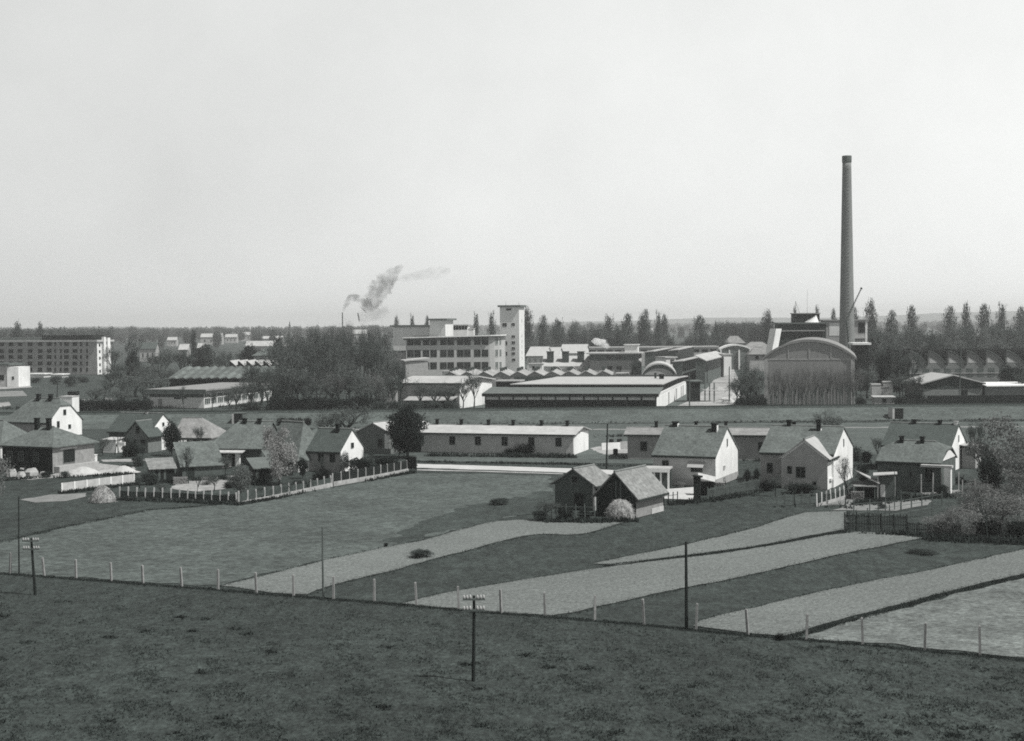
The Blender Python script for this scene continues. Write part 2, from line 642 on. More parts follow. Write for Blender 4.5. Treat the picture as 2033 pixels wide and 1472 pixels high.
SOILS = [
    [(440, 1163), (520, 1144), (640, 1113), (740, 1092), (830, 1075), (940, 1045), (985, 1035), (1030, 1032), (1130, 1035), (1238, 1037), (1210, 1046), (1165, 1059), (1130, 1062),
     (1080, 1060), (1040, 1064), (990, 1076), (940, 1090), (860, 1110), (770, 1135), (690, 1153), (655, 1163), (610, 1180), (540, 1177)],
    [(1175, 1119), (1290, 1096), (1400, 1072), (1500, 1048), (1560, 1028), (1600, 1017), (1680, 1015), (1678, 1052), (1580, 1069), (1480, 1088), (1380, 1100), (1290, 1112), (1225, 1122)],
    [(800, 1198), (860, 1183), (920, 1171), (1010, 1156), (1100, 1142), (1200, 1127), (1320, 1112), (1440, 1098), (1540, 1082), (1640, 1063), (1700, 1056), (1790, 1060), (1842, 1067),
     (1780, 1078), (1660, 1102), (1540, 1130), (1440, 1152), (1360, 1167), (1280, 1184), (1195, 1202), (1145, 1215), (1095, 1222), (1000, 1217), (900, 1209)],
    [(1376, 1243), (1390, 1233), (1480, 1210), (1580, 1186), (1700, 1160), (1800, 1141), (1900, 1120), (2033, 1091), (2240, 1050), (2420, 1050), (2240, 1098), (2033, 1139), (1960, 1155),
     (1840, 1186), (1720, 1217), (1640, 1238), (1555, 1263), (1470, 1255)],
]
for i, p in enumerate(SOILS):
    sheet('tilled_field', p, 0.0 + 0.004 * i, SOIL, jag=.06)
sheet('stubble_field', [(1600, 1266), (1640, 1251), (1700, 1233), (1790, 1209), (1880, 1186), (1960, 1165), (2033, 1148), (2300, 1092), (2700, 1180), (2300, 1335), (2033, 1306), (1900, 1291), (1750, 1277)], 0.0, SOILR, jag=.2)
sheet('garden_plot', [(1650, 1013), (1690, 1001), (1740, 991), (1850, 992), (1840, 1003), (1780, 1014)], -0.01, DIRT, jag=0.15)
sheet('dirt_plot', [(40, 992), (100, 982), (172, 979), (172, 985), (130, 995), (70, 998)], -0.01, DIRT, jag=0.15)
sheet('sand_yard', [(5, 951), (90, 945), (150, 930), (200, 920), (265, 927), (265, 938), (160, 944), (60, 953)], -0.01, PALED, jag=0.15)
sheet('garden_path', [(200, 913), (265, 911), (300, 914), (262, 917), (205, 917)], -0.012, PALED)
sheet('courtyard', [(345, 957), (400, 950), (470, 944), (500, 950), (440, 972), (395, 976), (350, 972)], -0.01, PALED, jag=0.15)
sheet('house_yard', [(1310, 972), (1420, 964), (1400, 975), (1378, 992), (1318, 990)], -0.01, ROADW)
sheet('road', [(828, 921), (1000, 926), (1160, 931), (1330, 938), (1330, 949), (1160, 940), (1000, 934), (828, 929)], -0.012, ROADW, jag=.12)
sheet('road_verge', [(828, 905), (1130, 911), (1330, 914), (1330, 921), (1130, 919), (828, 915)], -0.014, BANKG, jag=.2)
sheet('footpath', [(828, 932), (960, 935), (1118, 940), (1118, 941.6), (960, 937), (828, 934)], -0.008, PALED)
sheet('rubble_yard', [(1172, 890), (1240, 880), (1250, 903), (1195, 902)], -0.01, PALED, jag=0.15)
sheet('yard_path', [(1622, 1003), (1660, 990), (1694, 974), (1702, 985), (1690, 1003)], -0.01, DIRT, jag=0.15)

# railway embankment: a long real bank, 2.5 m high
BX = [-420, -260, -150, -90, -60, -30, 0, 40, 80, 130, 190, 300, 420]
mb = MB()
for x in BX:
    y = 291 + 1.2 * math.sin(x / 47.0)
    f0 = 6.5 + 1.5 * math.sin(x / 21.0)
    for (dy, z) in ((-f0 - 6, -0.12), (-f0, 0.3), (-f0 * 0.45, 1.15), (0.0, 1.86), (6.0, 1.9), (13, -0.12)):
        mb.v.append((x, y + dy, z))
nr = 6
for i in range(len(BX) - 1):
    for j in range(nr - 1):
        a = i * nr + j
        mb.f.append((a, a + nr, a + nr + 1, a + 1))
        mb.mi.append(0)
o = mb.build('railway_embankment', BANKG)
o['kind'] = 'structure'
# track: ballast, sleepers and two rails
trk = empty('railway_track', (0, 293.5, 1.9), 0, 'railway track running along the top of the grassy bank', 'railway track')
mb = MB()
for i in range(len(BX) - 1):
    xa, xb = BX[i], BX[i + 1]
    ya, yb = 1.2 * math.sin(xa / 47.0), 1.2 * math.sin(xb / 47.0)
    mb.add([(xa, ya - 1.6, 0), (xb, yb - 1.6, 0), (xb, yb + 1.6, 0), (xa, ya + 1.6, 0), (xa, ya - 1.2, .28), (xb, yb - 1.2, .28), (xb, yb + 1.2, .28), (xa, ya + 1.2, .28)],
           [(0, 1, 5, 4), (4, 5, 6, 7), (2, 3, 7, 6)])
mb.build('ballast', BALLAST, trk)
for s in (-0.72, 0.72):
    mb = MB()
    for i in range(len(BX) - 1):
        xa, xb = BX[i], BX[i + 1]
        ya, yb = 1.2 * math.sin(xa / 47.0) + s, 1.2 * math.sin(xb / 47.0) + s
        mb.add([(xa, ya - .05, .3), (xb, yb - .05, .3), (xb, yb + .05, .3), (xa, ya + .05, .3), (xa, ya - .05, .48), (xb, yb - .05, .48), (xb, yb + .05, .48), (xa, ya + .05, .48)],
               [(0, 1, 5, 4), (4, 5, 6, 7), (2, 3, 7, 6)])
    mb.build('rail', METAL, trk)

# far hills
mb = MB()
HX = list(range(-6200, 6300, 200))
rr = random.Random(3)
for i, x in enumerate(HX):
    k = (x + 400) / 3200.0
    h = 4 + 62 * max(0.0, min(1.0, k)) + 7 * math.sin(x / 410.0) + 4 * math.sin(x / 170.0 + 1) + rr.uniform(-2, 2)
    if x < -1400:
        h += 10 * math.exp(-((x + 2150) / 250.0) ** 2)
    for (y, z) in ((6300, -5), (6800, h * 0.7), (7300, h), (8300, -5)):
        mb.v.append((x, y, z))
for i in range(len(HX) - 1):
    for j in range(3):
        a = i * 4 + j
        mb.f.append((a, a + 4, a + 5, a + 1))
        mb.mi.append(0)
o = mb.build('hills', HILLM)
o['kind'] = 'structure'

# factory ground: pale street and yards
sheet('factory_street', [(1345, 806), (1430, 806), (1475, 800), (1470, 760), (1455, 730), (1448, 712), (1440, 712), (1432, 735), (1405, 770), (1370, 795)], -0.02, PALED)
sheet('factory_yard', [(760, 830), (1360, 830), (1440, 735), (1440, 705), (1042, 705), (760, 735)], -0.06, YARD)
sheet('field_road', [(-60, 768), (60, 766), (64, 769), (0, 773), (-60, 776)], -0.03, PALED)
sheet('allotment', [(-60, 778), (45, 776), (55, 786), (-60, 790)], -0.04, DIRT)
sheet('sandy_lane', [(-60, 805), (18, 798), (22, 805), (-60, 818)], -0.03, PALED)
sheet('cottage_lane', [(640, 852), (700, 850), (720, 853), (645, 856)], -0.01, PALED, jag=0.15)

# ================================================================== near village, right half
A24 = R(-24)


def house(name, label, near, ang, pxl, pxr, eave, apex, wall=MIDW, roof=TILE, side='right', minD=None, maxL=None, **kw):
    f = corner_right if side == 'right' else corner_left
    O, L, D, c = f(near[0], near[1], ang, pxl, pxr)
    if minD:
        D = minD
    if maxL:
        L0 = L
        L = maxL
        if side == 'right':
            O = Vector((c.x - L * math.cos(ang), c.y - L * math.sin(ang), 0))
    v = Vector((-math.sin(ang), math.cos(ang), 0))
    hw = AT(near[0], eave, c.y).z
    mid = c + v * (D / 2)
    hr = AT(apex[0], apex[1], mid.y).z
    root = empty(name, O, ang, label, 'house' if 'house' in name else 'building')
    if 'zpy' in kw:
        zp = kw.pop('zpy')
        kw['zh'] = AT(apex[0], zp, mid.y).z
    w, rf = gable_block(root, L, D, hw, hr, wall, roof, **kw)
    return root, rf, L, D, hw, hr


def put(o, **k):
    for a, b in k.items():
        o[a] = b
    return o


# ---- white-gabled house behind the barns
h, rf, L, D, hw, hr = house('cottage_house', 'house with shaded front, bright white gable and striped awning', (1421, 967), A24, 1297, 1465, 906, (1443, 850),
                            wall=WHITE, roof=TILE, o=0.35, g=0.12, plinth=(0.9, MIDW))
# darker plate over the long front: its shade put into the colour
mb = MB(); mb.box(0.02, L - 0.02, -0.03, 0.0, 0.9, hw - 0.12); mb.build('front_shade', mat('front_shade', 0.46, 0.12, 1.0, fine=(7, .08)), h)
window(h, 'F', L, D, L * 0.20, 1.9, 0.85, 1.15, bars=1)
window(h, 'F', L, D, L * 0.70, 1.7, 1.5, 1.2, bars=2)
mb = MB()
mb.add([(L * .70 - 1.05, -.04, 3.05), (L * .70 + 1.05, -.04, 3.05), (L * .70 + 1.0, -0.8, 2.35), (L * .70 - 1.0, -0.8, 2.35)], [(0, 3, 2, 1)])
mb.add([(L * .70 - 1.05, -.04, 3.0), (L * .70 + 1.05, -.04, 3.0), (L * .70 + 1.0, -0.8, 2.3), (L * .70 - 1.0, -0.8, 2.3)], [(0, 1, 2, 3)])
mb.build('awning', CANVAS, h)
window(h, 'R', L, D, D * .50, hr - 2.3, .32, 0.95, bars=0)
window(h, 'R', L, D, D * .36, 1.75, .8, .5, fr=CONCL, pane=MIDW, bars=0)
window(h, 'R', L, D, D * .36, .3, .8, .45, bars=0)
chimney(rf, L * .16, D * .5, hr - .6, hr + .55, .62, BLACK)
chimney(rf, L * .83, D * .42, hr - 1.0, hr + .5, .62, BLACK)
mb = MB(); mb.box(L * .83 + .315, L * .83 + .40, D * .42 - .3, D * .42 + .3, hr - .9, hr + .35); mb.build('chimney_side', WHITE, rf)  # white plate on the right side of the chimney
mb = MB(); mb.box(L * .16 + .315, L * .16 + .40, D * .5 - .3, D * .5 + .3, hr - .5, hr + .4); mb.build('chimney_side', WHITE, rf)

# ---- white porch in front of it
O = G(1287, 984)
p = empty('veranda', (G(1330, 971).x - 3.4, G(1330, 971).y + 0.6, 0), R(-14), 'white flat roofed veranda on white posts between plank barn and grey house', 'veranda')
mb = MB(); mb.box(-.3, 3.5, -.2, 2.6, 2.32, 2.5); mb.build('veranda_roof', CEMENT, p)
mb = MB(); mb.box(-.3, 3.5, -.28, -.2, 2.02, 2.47); mb.build('fascia', WHITE, p)
for x in (0.0, 1.6, 2.4, 3.3):
    mb = MB(); mb.box(x - .1, x + .1, -.12, .08, 0, 2.32); mb.build('post', WHITE, p)
mb = MB(); mb.box(-.2, 3.4, 2.3, 2.5, 0, 2.31); mb.build('back_wall', DARKW, p)

# ---- privy (tall dark box) and lean-to beside it
c = G(1377, 995)
p = empty('privy', c, R(-12), 'tall narrow black wooden privy standing in front of the grey house', 'outhouse')
mb = MB(); mb.box(0, .75, 0, .85, 0, 2.75); mb.build('wall', BLACK, p)
mb = MB(); mb.shell([(-.08, -.12, 2.75), (.98, -.12, 2.62), (.98, .97, 2.62), (-.08, .97, 2.75)], [(0, 1, 2, 3)], .12); mb.build('roof', BLACK, p)
mb = MB(); mb.box(.1, .62, -.04, 0.0, .1, 1.95); d = mb.build('door', PLANKD, p)
c = G(1386, 984)
p = empty('wood_shelter', c, R(-12), 'small lean-to shelter with pale sloping roof beside the black privy', 'shed')
mb = MB(); mb.shell([(0.05, -.1, 1.95), (1.95, -.1, 1.55), (1.95, 1.4, 1.95), (-.1, 1.4, 2.4)], [(0, 1, 2, 3)], .08); mb.build('roof', CONCL, p)
mb = MB(); mb.box(0.1, 1.85, .9, 1.25, 0, 1.5); mb.build('wall', BLACK, p)
for x in (.15, 1.8):
    mb = MB(); mb.box(x - .06, x + .06, 0, .12, 0, 1.5); mb.build('post', WOODP, p)

# ---- house with the cross wing
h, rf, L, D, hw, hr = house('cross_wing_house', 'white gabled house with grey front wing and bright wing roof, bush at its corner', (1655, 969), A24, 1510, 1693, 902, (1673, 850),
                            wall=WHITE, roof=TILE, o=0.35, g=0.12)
mb = MB(); mb.box(0.02, L * .42, -0.03, 0.0, 0, hw - 0.12); mb.build('front_shade', mat('front_shade_dim', 0.26, 0.12, 1.0, fine=(7, .08)), h)  # darker plate carries the shade of the front wall
window(h, 'F', L, D, L * 0.13, 1.5, 0.75, 1.25, bars=0)
window(h, 'R', L, D, D * .50, hr - 2.3, .32, 0.95, bars=0)
chimney(rf, L * .24, D * .5, hr - .5, hr + .75, .5, BLACK)
chimney(rf, L * .29, D * .5 + .8, hr - 1.2, hr + .45, .4, BLACK)
chimney(rf, L * .68, D * .42, hr - .9, hr + .95, .5, BLACK)
mb = MB(); mb.box(L * .68 + .255, L * .68 + .33, D * .42 - .25, D * .42 + .25, hr - .9, hr - .1); mb.build('chimney_side', WHITE, rf)  # white plate on the chimney's right side
# wing: ridge runs towards the front (local -y)
WL, WD, wx1 = 5.2, L * 0.62, L - .25
Mw = Matrix.Translation((wx1 - WD, -2.3, 0)) @ Matrix.Rotation(R(90), 4, 'Z') @ Matrix.Translation((0, -WD, 0))
ww, wr = gable_block(h, WL, WD, hw - 0.35, hw + 1.75, WHITE, mat('wing_tile', .36, .12, 1.0, fine=(6, .1)), o=.3, g=.2, M=Mw, wname='wing_wall', rname='wing_roof')
mb = MB(Mw); mb.box(-.03, 0, .02, WD - .02, 0, hw - .5)
mb.add([(-.03, .1, hw - .5), (-.03, WD - .1, hw - .5), (-.03, WD / 2, hw + 1.5)], [(0, 2, 1)])
mb.build('wing_shade', mat('wing_shade', 0.33, 0.12, 1.0, fine=(7, .08)), h)  # wing gable front darkened, shade painted as a grey plate
window(h, 'L', WL, WD, WD * .18, 1.75, .6, .95, bars=0, M=Mw)
window(h, 'L', WL, WD, WD * .42, 1.3, 1.15, 1.35, bars=1, M=Mw)
window(h, 'L', WL, WD, WD * .72, .5, .5, .45, bars=0, M=Mw)
mb = MB(Mw); mb.box(.9, 2.2, -.25, 0, 1.0, 1.25); mb.build('ledge', LIGHT, h)

# ---- hipped house with the white pillar
h, rf, L, D, hw, hr = house('half_hipped_house', 'dark walled house with half hipped roof and white gable panel, beside the white pillar', (1868, 977), R(-29), 1742, 1897, 919, (1885, 880),
                            wall=DARKW, roof=TILE, o=0.4, g=0.15, left='half', right='half', zpy=893)
fm = face_map('R', L, D)
mb = MB()
sl_ = (hr - hw) / (D / 2)
pts = [(L + .08, .35, hw + .12), (L + .08, D - .35, hw + .12), (L + .08, D * .5 + .55, hr - .85), (L + .08, D * .5 - .55, hr - .85)]
mb.add(pts, [(0, 1, 2, 3)])
mb.build('gable_panel', WHITE, h)
window(h, 'F', L, D, L * .25, 1.3, .8, 1.1, bars=1)
window(h, 'F', L, D, L * .55, 1.3, .8, 1.1, bars=1)
window(h, 'F', L, D, L * .82, 1.0, 1.0, 1.7, bars=1)
chimney(rf, L * .27, D * .45, hr - .5, hr + .6, .45, BLACK)
chimney(rf, L * .60, D * .45, hr - .5, hr + .6, .45, BLACK)
mb = MB(); mb.box(L * .72, L + 1.5, -1.3, -.4, hw - .45, hw - .2); mb.build('porch_slab', CONCL, h)
mb = MB(); mb.box(L + .6, L + 1.35, -1.25, -.5, 0, hw - .452); mb.build('porch_pillar', WHITE, h)

# ---- tall house behind with narrow white gable
h, rf, L, D, hw, hr = house('tall_gable_house', 'house behind with wide dark roof and tall narrow white gable at the right', (1888, 938), R(-29), 1752, 1917, 888, (1901, 845),
                            wall=WHITE, roof=TILED, o=0.35, g=0.1)
chimney(rf, L * .35, D * .5, hr - .5, hr + .55, .5, BLACK)
chimney(rf, L * .73, D * .5, hr - .5, hr + .55, .5, BLACK)
chimney(rf, L - .35, D * .5, hr - .4, hr + .45, .42, WHITE, capm=CONCL)
window(h, 'R', L, D, D * .5, hr - 2.2, .35, .9, bars=0)
mb = MB(); mb.shell([(L + .02, D * .55, 3.1), (L + 2.2, D * .55, 2.8), (L + 2.2, D + 1.5, 2.8), (L + .02, D + 1.5, 3.1)], [(0, 1, 2, 3)], .1); mb.build('lean_to_roof', CONC, h)
mb = MB(); mb.box(L + .25, L + 2.0, D * .6, D + 1.3, 0, 2.78); mb.build('lean_to_wall', PLANK, h)

# ---- shed group left of the pillar house
c = G(1698, 990)
p = empty('lean_to_shed', c, R(-10), 'open dark shed with steep pale board roof, right of the white cross wing gable', 'shed')
mb = MB(); mb.shell([(-.2, .1, 2.7), (1.0, -.25, 2.75), (3.0, -.25, 1.75), (2.0, .1, 1.7)], [(0, 3, 2, 1)], .1)
mb.v = []; mb.f = []; mb.mi = []
mb.shell([(.1, 2.4, 2.9), (.1, .0, 3.0), (2.6, -.3, 1.65), (2.9, 1.6, 1.75)], [(0, 1, 2, 3)], .1); mb.build('upper_roof', CONC, p)
mb = MB(); mb.shell([(-.2, -.4, 1.35), (2.3, -.4, 1.35), (2.3, 1.4, 1.75), (-.2, 1.4, 1.75)], [(0, 1, 2, 3)], .08); mb.build('lower_roof', SHINGLE, p)
mb = MB(); mb.box(0, 2.3, .9, 1.1, 0, 1.55); mb.box(2.2, 2.35, -.2, .9, 0, 1.3); mb.build('wall', BLACK, p)
for x in (0.05, .9, 2.1):
    mb = MB(); mb.box(x - .06, x + .06, -.3, -.18, 0, 1.34); mb.build('post', WOODG, p)
c = G(1752, 990)
p = empty('poultry_house', c, R(-14), 'small hut with white flat roof and white door beside the open dark shed', 'hut')
mb = MB(); mb.shell([(-1.0, -.5, 2.55), (1.6, -.3, 2.75), (1.6, 2.0, 2.75), (-1.0, 2.0, 2.6)], [(0, 1, 2, 3)], .09); mb.build('roof', CEMENT, p)
mb = MB(); mb.box(-.5, 1.3, .6, 1.8, 0, 2.4); mb.build('wall', WOODG, p)
mb = MB(); mb.box(-.25, .3, .53, .6, .1, 1.5); mb.build('door', WHITE, p)
for x in (-.5, 1.35):
    mb = MB(); mb.box(x - .06, x + .06, -.3, -.18, 0, 2.5); mb.build('post', CONC, p)

# ---- barracks: long low white-roofed buildings


def barrack(label, near, ang, pxl, pxr, eave, apex, nwin, L=None, wall=MIDW, roof=CEMENT, chims=(), wz=1.1, minD=None):
    h, rf, L, D, hw, hr = house('barrack_building', label, near, ang, pxl, pxr, eave, apex, wall=wall, roof=roof, o=.55, g=.5, t=.1, minD=minD, maxL=L)
    for a in nwin:
        window(h, 'F', L, D, a, wz, .95, 1.3, bars=1)
    for a in chims:
        chimney(rf, a, D / 2, hr - .3, hr + .75, .42, BLACK)
    return h, L, D, hw, hr


h, L, D, hw, hr = barrack('long low building with bright white roof and six small chimneys beside the dark tree', (1138, 904), R(-17), 850, 1174, 863, (1157, 848), [], L=24.5, minD=9.5,
                          wall=mat('barrack_wall', .42, .14, 1.0, fine=(6, .08)))
for px in (898, 949, 1002, 1055, 1109):
    k = kx(px, 880); c = G(1138, 904); ca, sa = math.cos(R(-17)), math.sin(R(-17))
    d = (c.x - k * c.y) / (ca - k * sa)
    window(h, 'F', L, D, L - d, 1.25, .95, 1.35, bars=1)
rf = [q for q in h.children if q.name.startswith('roof')][0]
for px in (868, 916, 970, 1019, 1075, 1126):
    k = kx(px, 840); v = Vector((-math.sin(R(-17)), math.cos(R(-17)), 0)); q = c + v * D / 2
    d = (q.x - k * q.y) / (ca - k * sa)
    chimney(rf, L - d, D / 2, hr - .3, hr + .85, .45, BLACK)
mb = MB(); mb.box(L + .003, L + .06, 0.1, D - .1, .02, hw - .05); mb.build('gable_render', WHITE, h)
window(h, 'R', L, D, D * .40, hw - .15, .5, .75, bars=0, pane=MIDW)

h, L, D, hw, hr = barrack('long low grey building with pale roof partly hidden behind the awning house', (1550, 914), R(-10), 1246, 1580, 864, (1560, 851), [], minD=8.0,
                          wall=mat('barrack_wall_dim', .24, .16, 1.0, fine=(6, .1)), roof=TILEL)
c = G(1550, 914); ca, sa = math.cos(R(-10)), math.sin(R(-10))
for px in (1278, 1512):
    k = kx(px, 880); d = (c.x - k * c.y) / (ca - k * sa)
    window(h, 'F', L, D, L - d, 1.2, 1.0, 1.4, bars=0)
rf = [q for q in h.children if q.name.startswith('roof')][0]
for px in (1303, 1382, 1441):
    k = kx(px, 845); v = Vector((-sa, ca, 0)); q = c + v * D / 2; d = (q.x - k * q.y) / (ca - k * sa)
    chimney(rf, L - d, D / 2, hr - .3, hr + .9, .45, BLACK)

# ---- the two barns
BA = R(58)
h, rf, L, D, hw, hr = house('brick_barn', 'brick barn with small gable window and shingle roof, left of the plank barn', (1180, 1014), BA, 1102, 1216, 963, (1138, 933), wall=BRICKD, roof=SHINGLE, side='left', o=.4, g=.35)
put(h, category='barn')
window(h, 'L', L, D, D * .52, hw + .05, .8, .85, bars=0, fr=BRICK)
window(h, 'L', L, D, D * .62, .3, 1.3, 1.5, bars=0, pane=BLACK, fr=WOODG, name='barn_door')
mb = MB(); mb.box(-.12, .12, -.12, .12, 0, hw - .1); mb.build('corner_post', CONCL, h)
h, rf, L, D, hw, hr = house('plank_barn', 'weathered plank barn with dark front gable and pale roof beside a hay pile', (1263, 1029), BA, 1185, 1317, 985, (1222, 939), wall=PLANK, roof=SHINGLE, side='left', o=.45, g=.4)
put(h, category='barn')
mb = MB(); mb.box(-.04, -.003, .02, D - .02, 0, hw); mb.add([(-.04, 0.02, hw), (-.04, D - .02, hw), (-.04, D / 2, hr - .05)], [(0, 2, 1)])
mb.build('front_boarding', PLANKD, h)
for a in (D * .50, D * .62):
    mb = MB(); mb.box(-.09, -.045, D - a - .07, D - a + .07, hw - .3, hw + 1.5); mb.build('lath', WOODG, h)
mb = MB(); mb.box(L * .55, L - .02, -.06, -.003, 0, .55); mb.build('sill_board', CONCL, h)

# hay piles


def hay_pile(label, px0, px1, pyb, pyt, seed, drape=False):
    c = G((px0 + px1) / 2, pyb)
    w = (kx(px1, pyb) - kx(px0, pyb)) * c.y / 2
    hh = AT((px0 + px1) / 2, pyt, c.y).z
    rr = random.Random(seed)
    mb = MB()
    prof = [(1.0, 0), (1.02, .25), (.95, .5), (.75, .74), (.45, .92), (.1, 1.0)] if not drape else [(1.0, 0), (.92, .2), (.8, .4), (.62, .6), (.42, .8), (.12, 1.0)]
    n = 22
    base = len(mb.v)
    vs, fs = [], []
    off = [rr.uniform(.86, 1.12) for _ in range(n)]
    for r, z in prof:
        for i in range(n):
            th = 2 * math.pi * i / n
            q = r * w * (off[i] * .5 + .5) * rr.uniform(.94, 1.06)
            vs.append((q * math.cos(th), q * .9 * math.sin(th), z * hh * rr.uniform(.95, 1.04)))
    for k in range(len(prof) - 1):
        for i in range(n):
            fs.append((k * n + i, k * n + (i + 1) % n, (k + 1) * n + (i + 1) % n, (k + 1) * n + i))
    fs.append(tuple((len(prof) - 1) * n + i for i in range(n)))
    mb.add(vs, fs)
    # loose strands
    for _ in range(900):
        th, z = rr.uniform(0, 6.283), rr.random()
        r = w * (np.interp(z, [p[1] for p in prof], [p[0] for p in prof]))
        p0 = Vector((r * math.cos(th), r * .9 * math.sin(th), z * hh))
        d = Vector((rr.gauss(0, 1) + math.cos(th), rr.gauss(0, 1) + math.sin(th), rr.gauss(-.6, .6))).normalized() * rr.uniform(.12, .38)
        q = Vector((rr.gauss(0, 1), rr.gauss(0, 1), rr.gauss(0, 1))).normalized() * .03
        mb.add([p0 - q, p0 + q, p0 + d + q * .3, p0 + d - q * .3], [(0, 1, 2, 3)])
    o = mb.build('hay_pile', HAY)
    o.location = c + Vector((0, w * .5, 0))
    return tag(o, label, 'hay pile')


hay_pile('rounded pile of pale hay leaning against the dark plank barn front', 1205, 1260, 1033, 993, 5)
hay_pile('conical pale haystack in the grass beside the white garden wall', 174, 226, 998, 964, 8, True)
# ================================================================== near village, left half
# L1 half-hipped
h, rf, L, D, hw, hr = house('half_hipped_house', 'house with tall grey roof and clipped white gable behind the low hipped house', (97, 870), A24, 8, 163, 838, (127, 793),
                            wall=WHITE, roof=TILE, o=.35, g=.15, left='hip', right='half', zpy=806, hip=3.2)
mb = MB(); mb.box(.02, L - .02, -.03, 0, 0, hw - .12); mb.build('front_shade', mat('front_shade_dim', .26, .12), h)  # dim plate paints the shaded front of the white house
mb = MB(); mb.box(.2, .6, -.2, -.03, 0, hw - .3); mb.build('corner_pilaster', CONCL, h)
window(h, 'R', L, D, D * .48, hw + 1.0, .75, 1.0, bars=0)
window(h, 'R', L, D, D * .28, 1.7, .7, 1.2, bars=0)
window(h, 'R', L, D, D * .62, 1.3, .7, .8, bars=0)
chimney(rf, L * .45, D * .45, hr - .7, hr + .8, .6, BLACK)
chimney(rf, L * .72, D * .45, hr - .7, hr + .8, .6, BLACK)
# L2 hipped with the dark front
h, rf, L, D, hw, hr = house('hipped_house', 'low hipped roof house with dark front wall and unfinished brick side with a wide opening', (105, 940), A24, 6, 188, 886, (140, 851),
                            wall=mat('pale_raw_brick', .25, .2, 1.5, fine=(4, .2)), roof=TILE, o=.5, g=.3, left='hip', right='hip', hip=3.4)
mb = MB(); mb.box(.0, L - .02, -.05, 0, 0, hw - .2); mb.build('front_boarding', BLACK, h)
for a in (.16, .38, .68):
    window(h, 'F', L, D, L * a, 1.5, .95, 1.35, bars=2, fr=FRAMED)
for q in [x for x in h.children if x.name.startswith('window')]:
    q.location.y = -.05
window(h, 'R', L, D, D * .38, 1.15, 2.4, 1.9, bars=0, pane=BLACK, fr=BRICK, name='opening')
mb = MB(); mb.box(L - .01, L + .06, D * .38 - 1.7, D * .38 + 1.7, 3.06, 3.3); mb.build('lintel', CONCL, h)
mb = MB(); mb.box(L - .05, L + 1.0, .2, D - .2, 0, .9); mb.build('terrace_base', CONC, h)
chimney(rf, L * .34, D * .42, hr - .9, hr + 1.3, .55, BLACK)
chimney(rf, L * .58, D * .42, hr - .9, hr + 1.3, .55, BLACK)
c = G(183, 924)
o = MB().box(-.7, .7, -.5, .5, 0, 1.45).box(-.75, .75, -.55, .55, 1.453, 1.55).build('storage_bin', WHITE)
o.location = (c.x, c.y - .3, 0); tag(o, 'white lidded bin standing at the right corner of the brick side wall', 'bin')
# L2b at the frame edge
h, rf, L, D, hw, hr = house('cottage_house', 'house cut by the left frame edge with grey roof and white end wall', (1, 912), A24, -90, 12, 880, (-6, 838), wall=LIGHT, roof=TILE, minD=8, o=.4, g=.2, right='hip', hip=3.0)
# L3
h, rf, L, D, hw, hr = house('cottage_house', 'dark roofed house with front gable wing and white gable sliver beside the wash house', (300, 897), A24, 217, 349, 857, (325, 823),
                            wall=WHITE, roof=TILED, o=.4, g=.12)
mb = MB(); mb.box(.02, L - .02, -.03, 0, 0, hw - .12); mb.build('front_shade', mat('front_shade_dark', .07, .2), h)  # dark plate paints shade onto the front wall
WL, WD = 3.4, 4.4
Mw = Matrix.Translation((L - WD + 1.0, -2.0, 0)) @ Matrix.Rotation(R(90), 4, 'Z') @ Matrix.Translation((0, -WD, 0))
gable_block(h, WL, WD, hw - .5, hw + 1.6, mat('wing_render_dark', .16, .2), TILED, o=.35, g=.3, M=Mw, wname='wing_wall', rname='wing_roof')
window(h, 'L', WL, WD, WD * .55, hw - .2, .7, 1.2, bars=0, M=Mw)
window(h, 'L', WL, WD, WD * .35, .2, 1.1, 1.9, bars=0, M=Mw, pane=BLACK, fr=FRAMED, name='door')
window(h, 'L', WL, WD, WD * .78, .2, 1.1, 1.9, bars=0, M=Mw, pane=BLACK, fr=FRAMED, name='door')
window(h, 'R', L, D, D * .5, hr - 1.9, .5, .6, bars=0)
mb = MB(); mb.box(L * .5, L * .72, -1.1, -.1, hw - .75, hw - .6); mb.build('porch_slab', WHITE, h)
chimney(rf, L * .62, D * .5, hr - .3, hr + .4, .4, CONCL)
# white wash house
c = G(203, 899)
p = empty('wash_house', c, R(-20), 'small bright white flat roofed hut left of the dark front gable wing', 'hut')
mb = MB(); mb.box(0, 2.6, 0, 2.5, 0, 2.0); mb.build('wall', WHITE, p)
mb = MB(); mb.shell([(-.15, -.15, 2.003), (2.75, -.15, 2.003), (2.75, 2.6, 2.2), (-.15, 2.6, 2.2)], [(0, 1, 2, 3)], .1); mb.build('roof', CONCL, p)
mb = MB(); mb.box(2.6, 4.0, .3, .6, 1.1, 1.7); mb.build('washing_line_board', WHITE, p)
# L4
h, rf, L, D, hw, hr = house('cottage_house', 'house with pale hipped roof half hidden by small dark trees', (418, 891), R(-10), 346, 440, 868, (408, 832), wall=mat('front_shade', .4, .12), roof=TILEL, o=.4, g=.2, right='hip', hip=3.0, minD=8)  # all walls take the darkened front tone
for a in (.35, .6, .85):
    window(h, 'F', L, D, L * a, .2, .9, 1.6, bars=0, pane=BLACK)
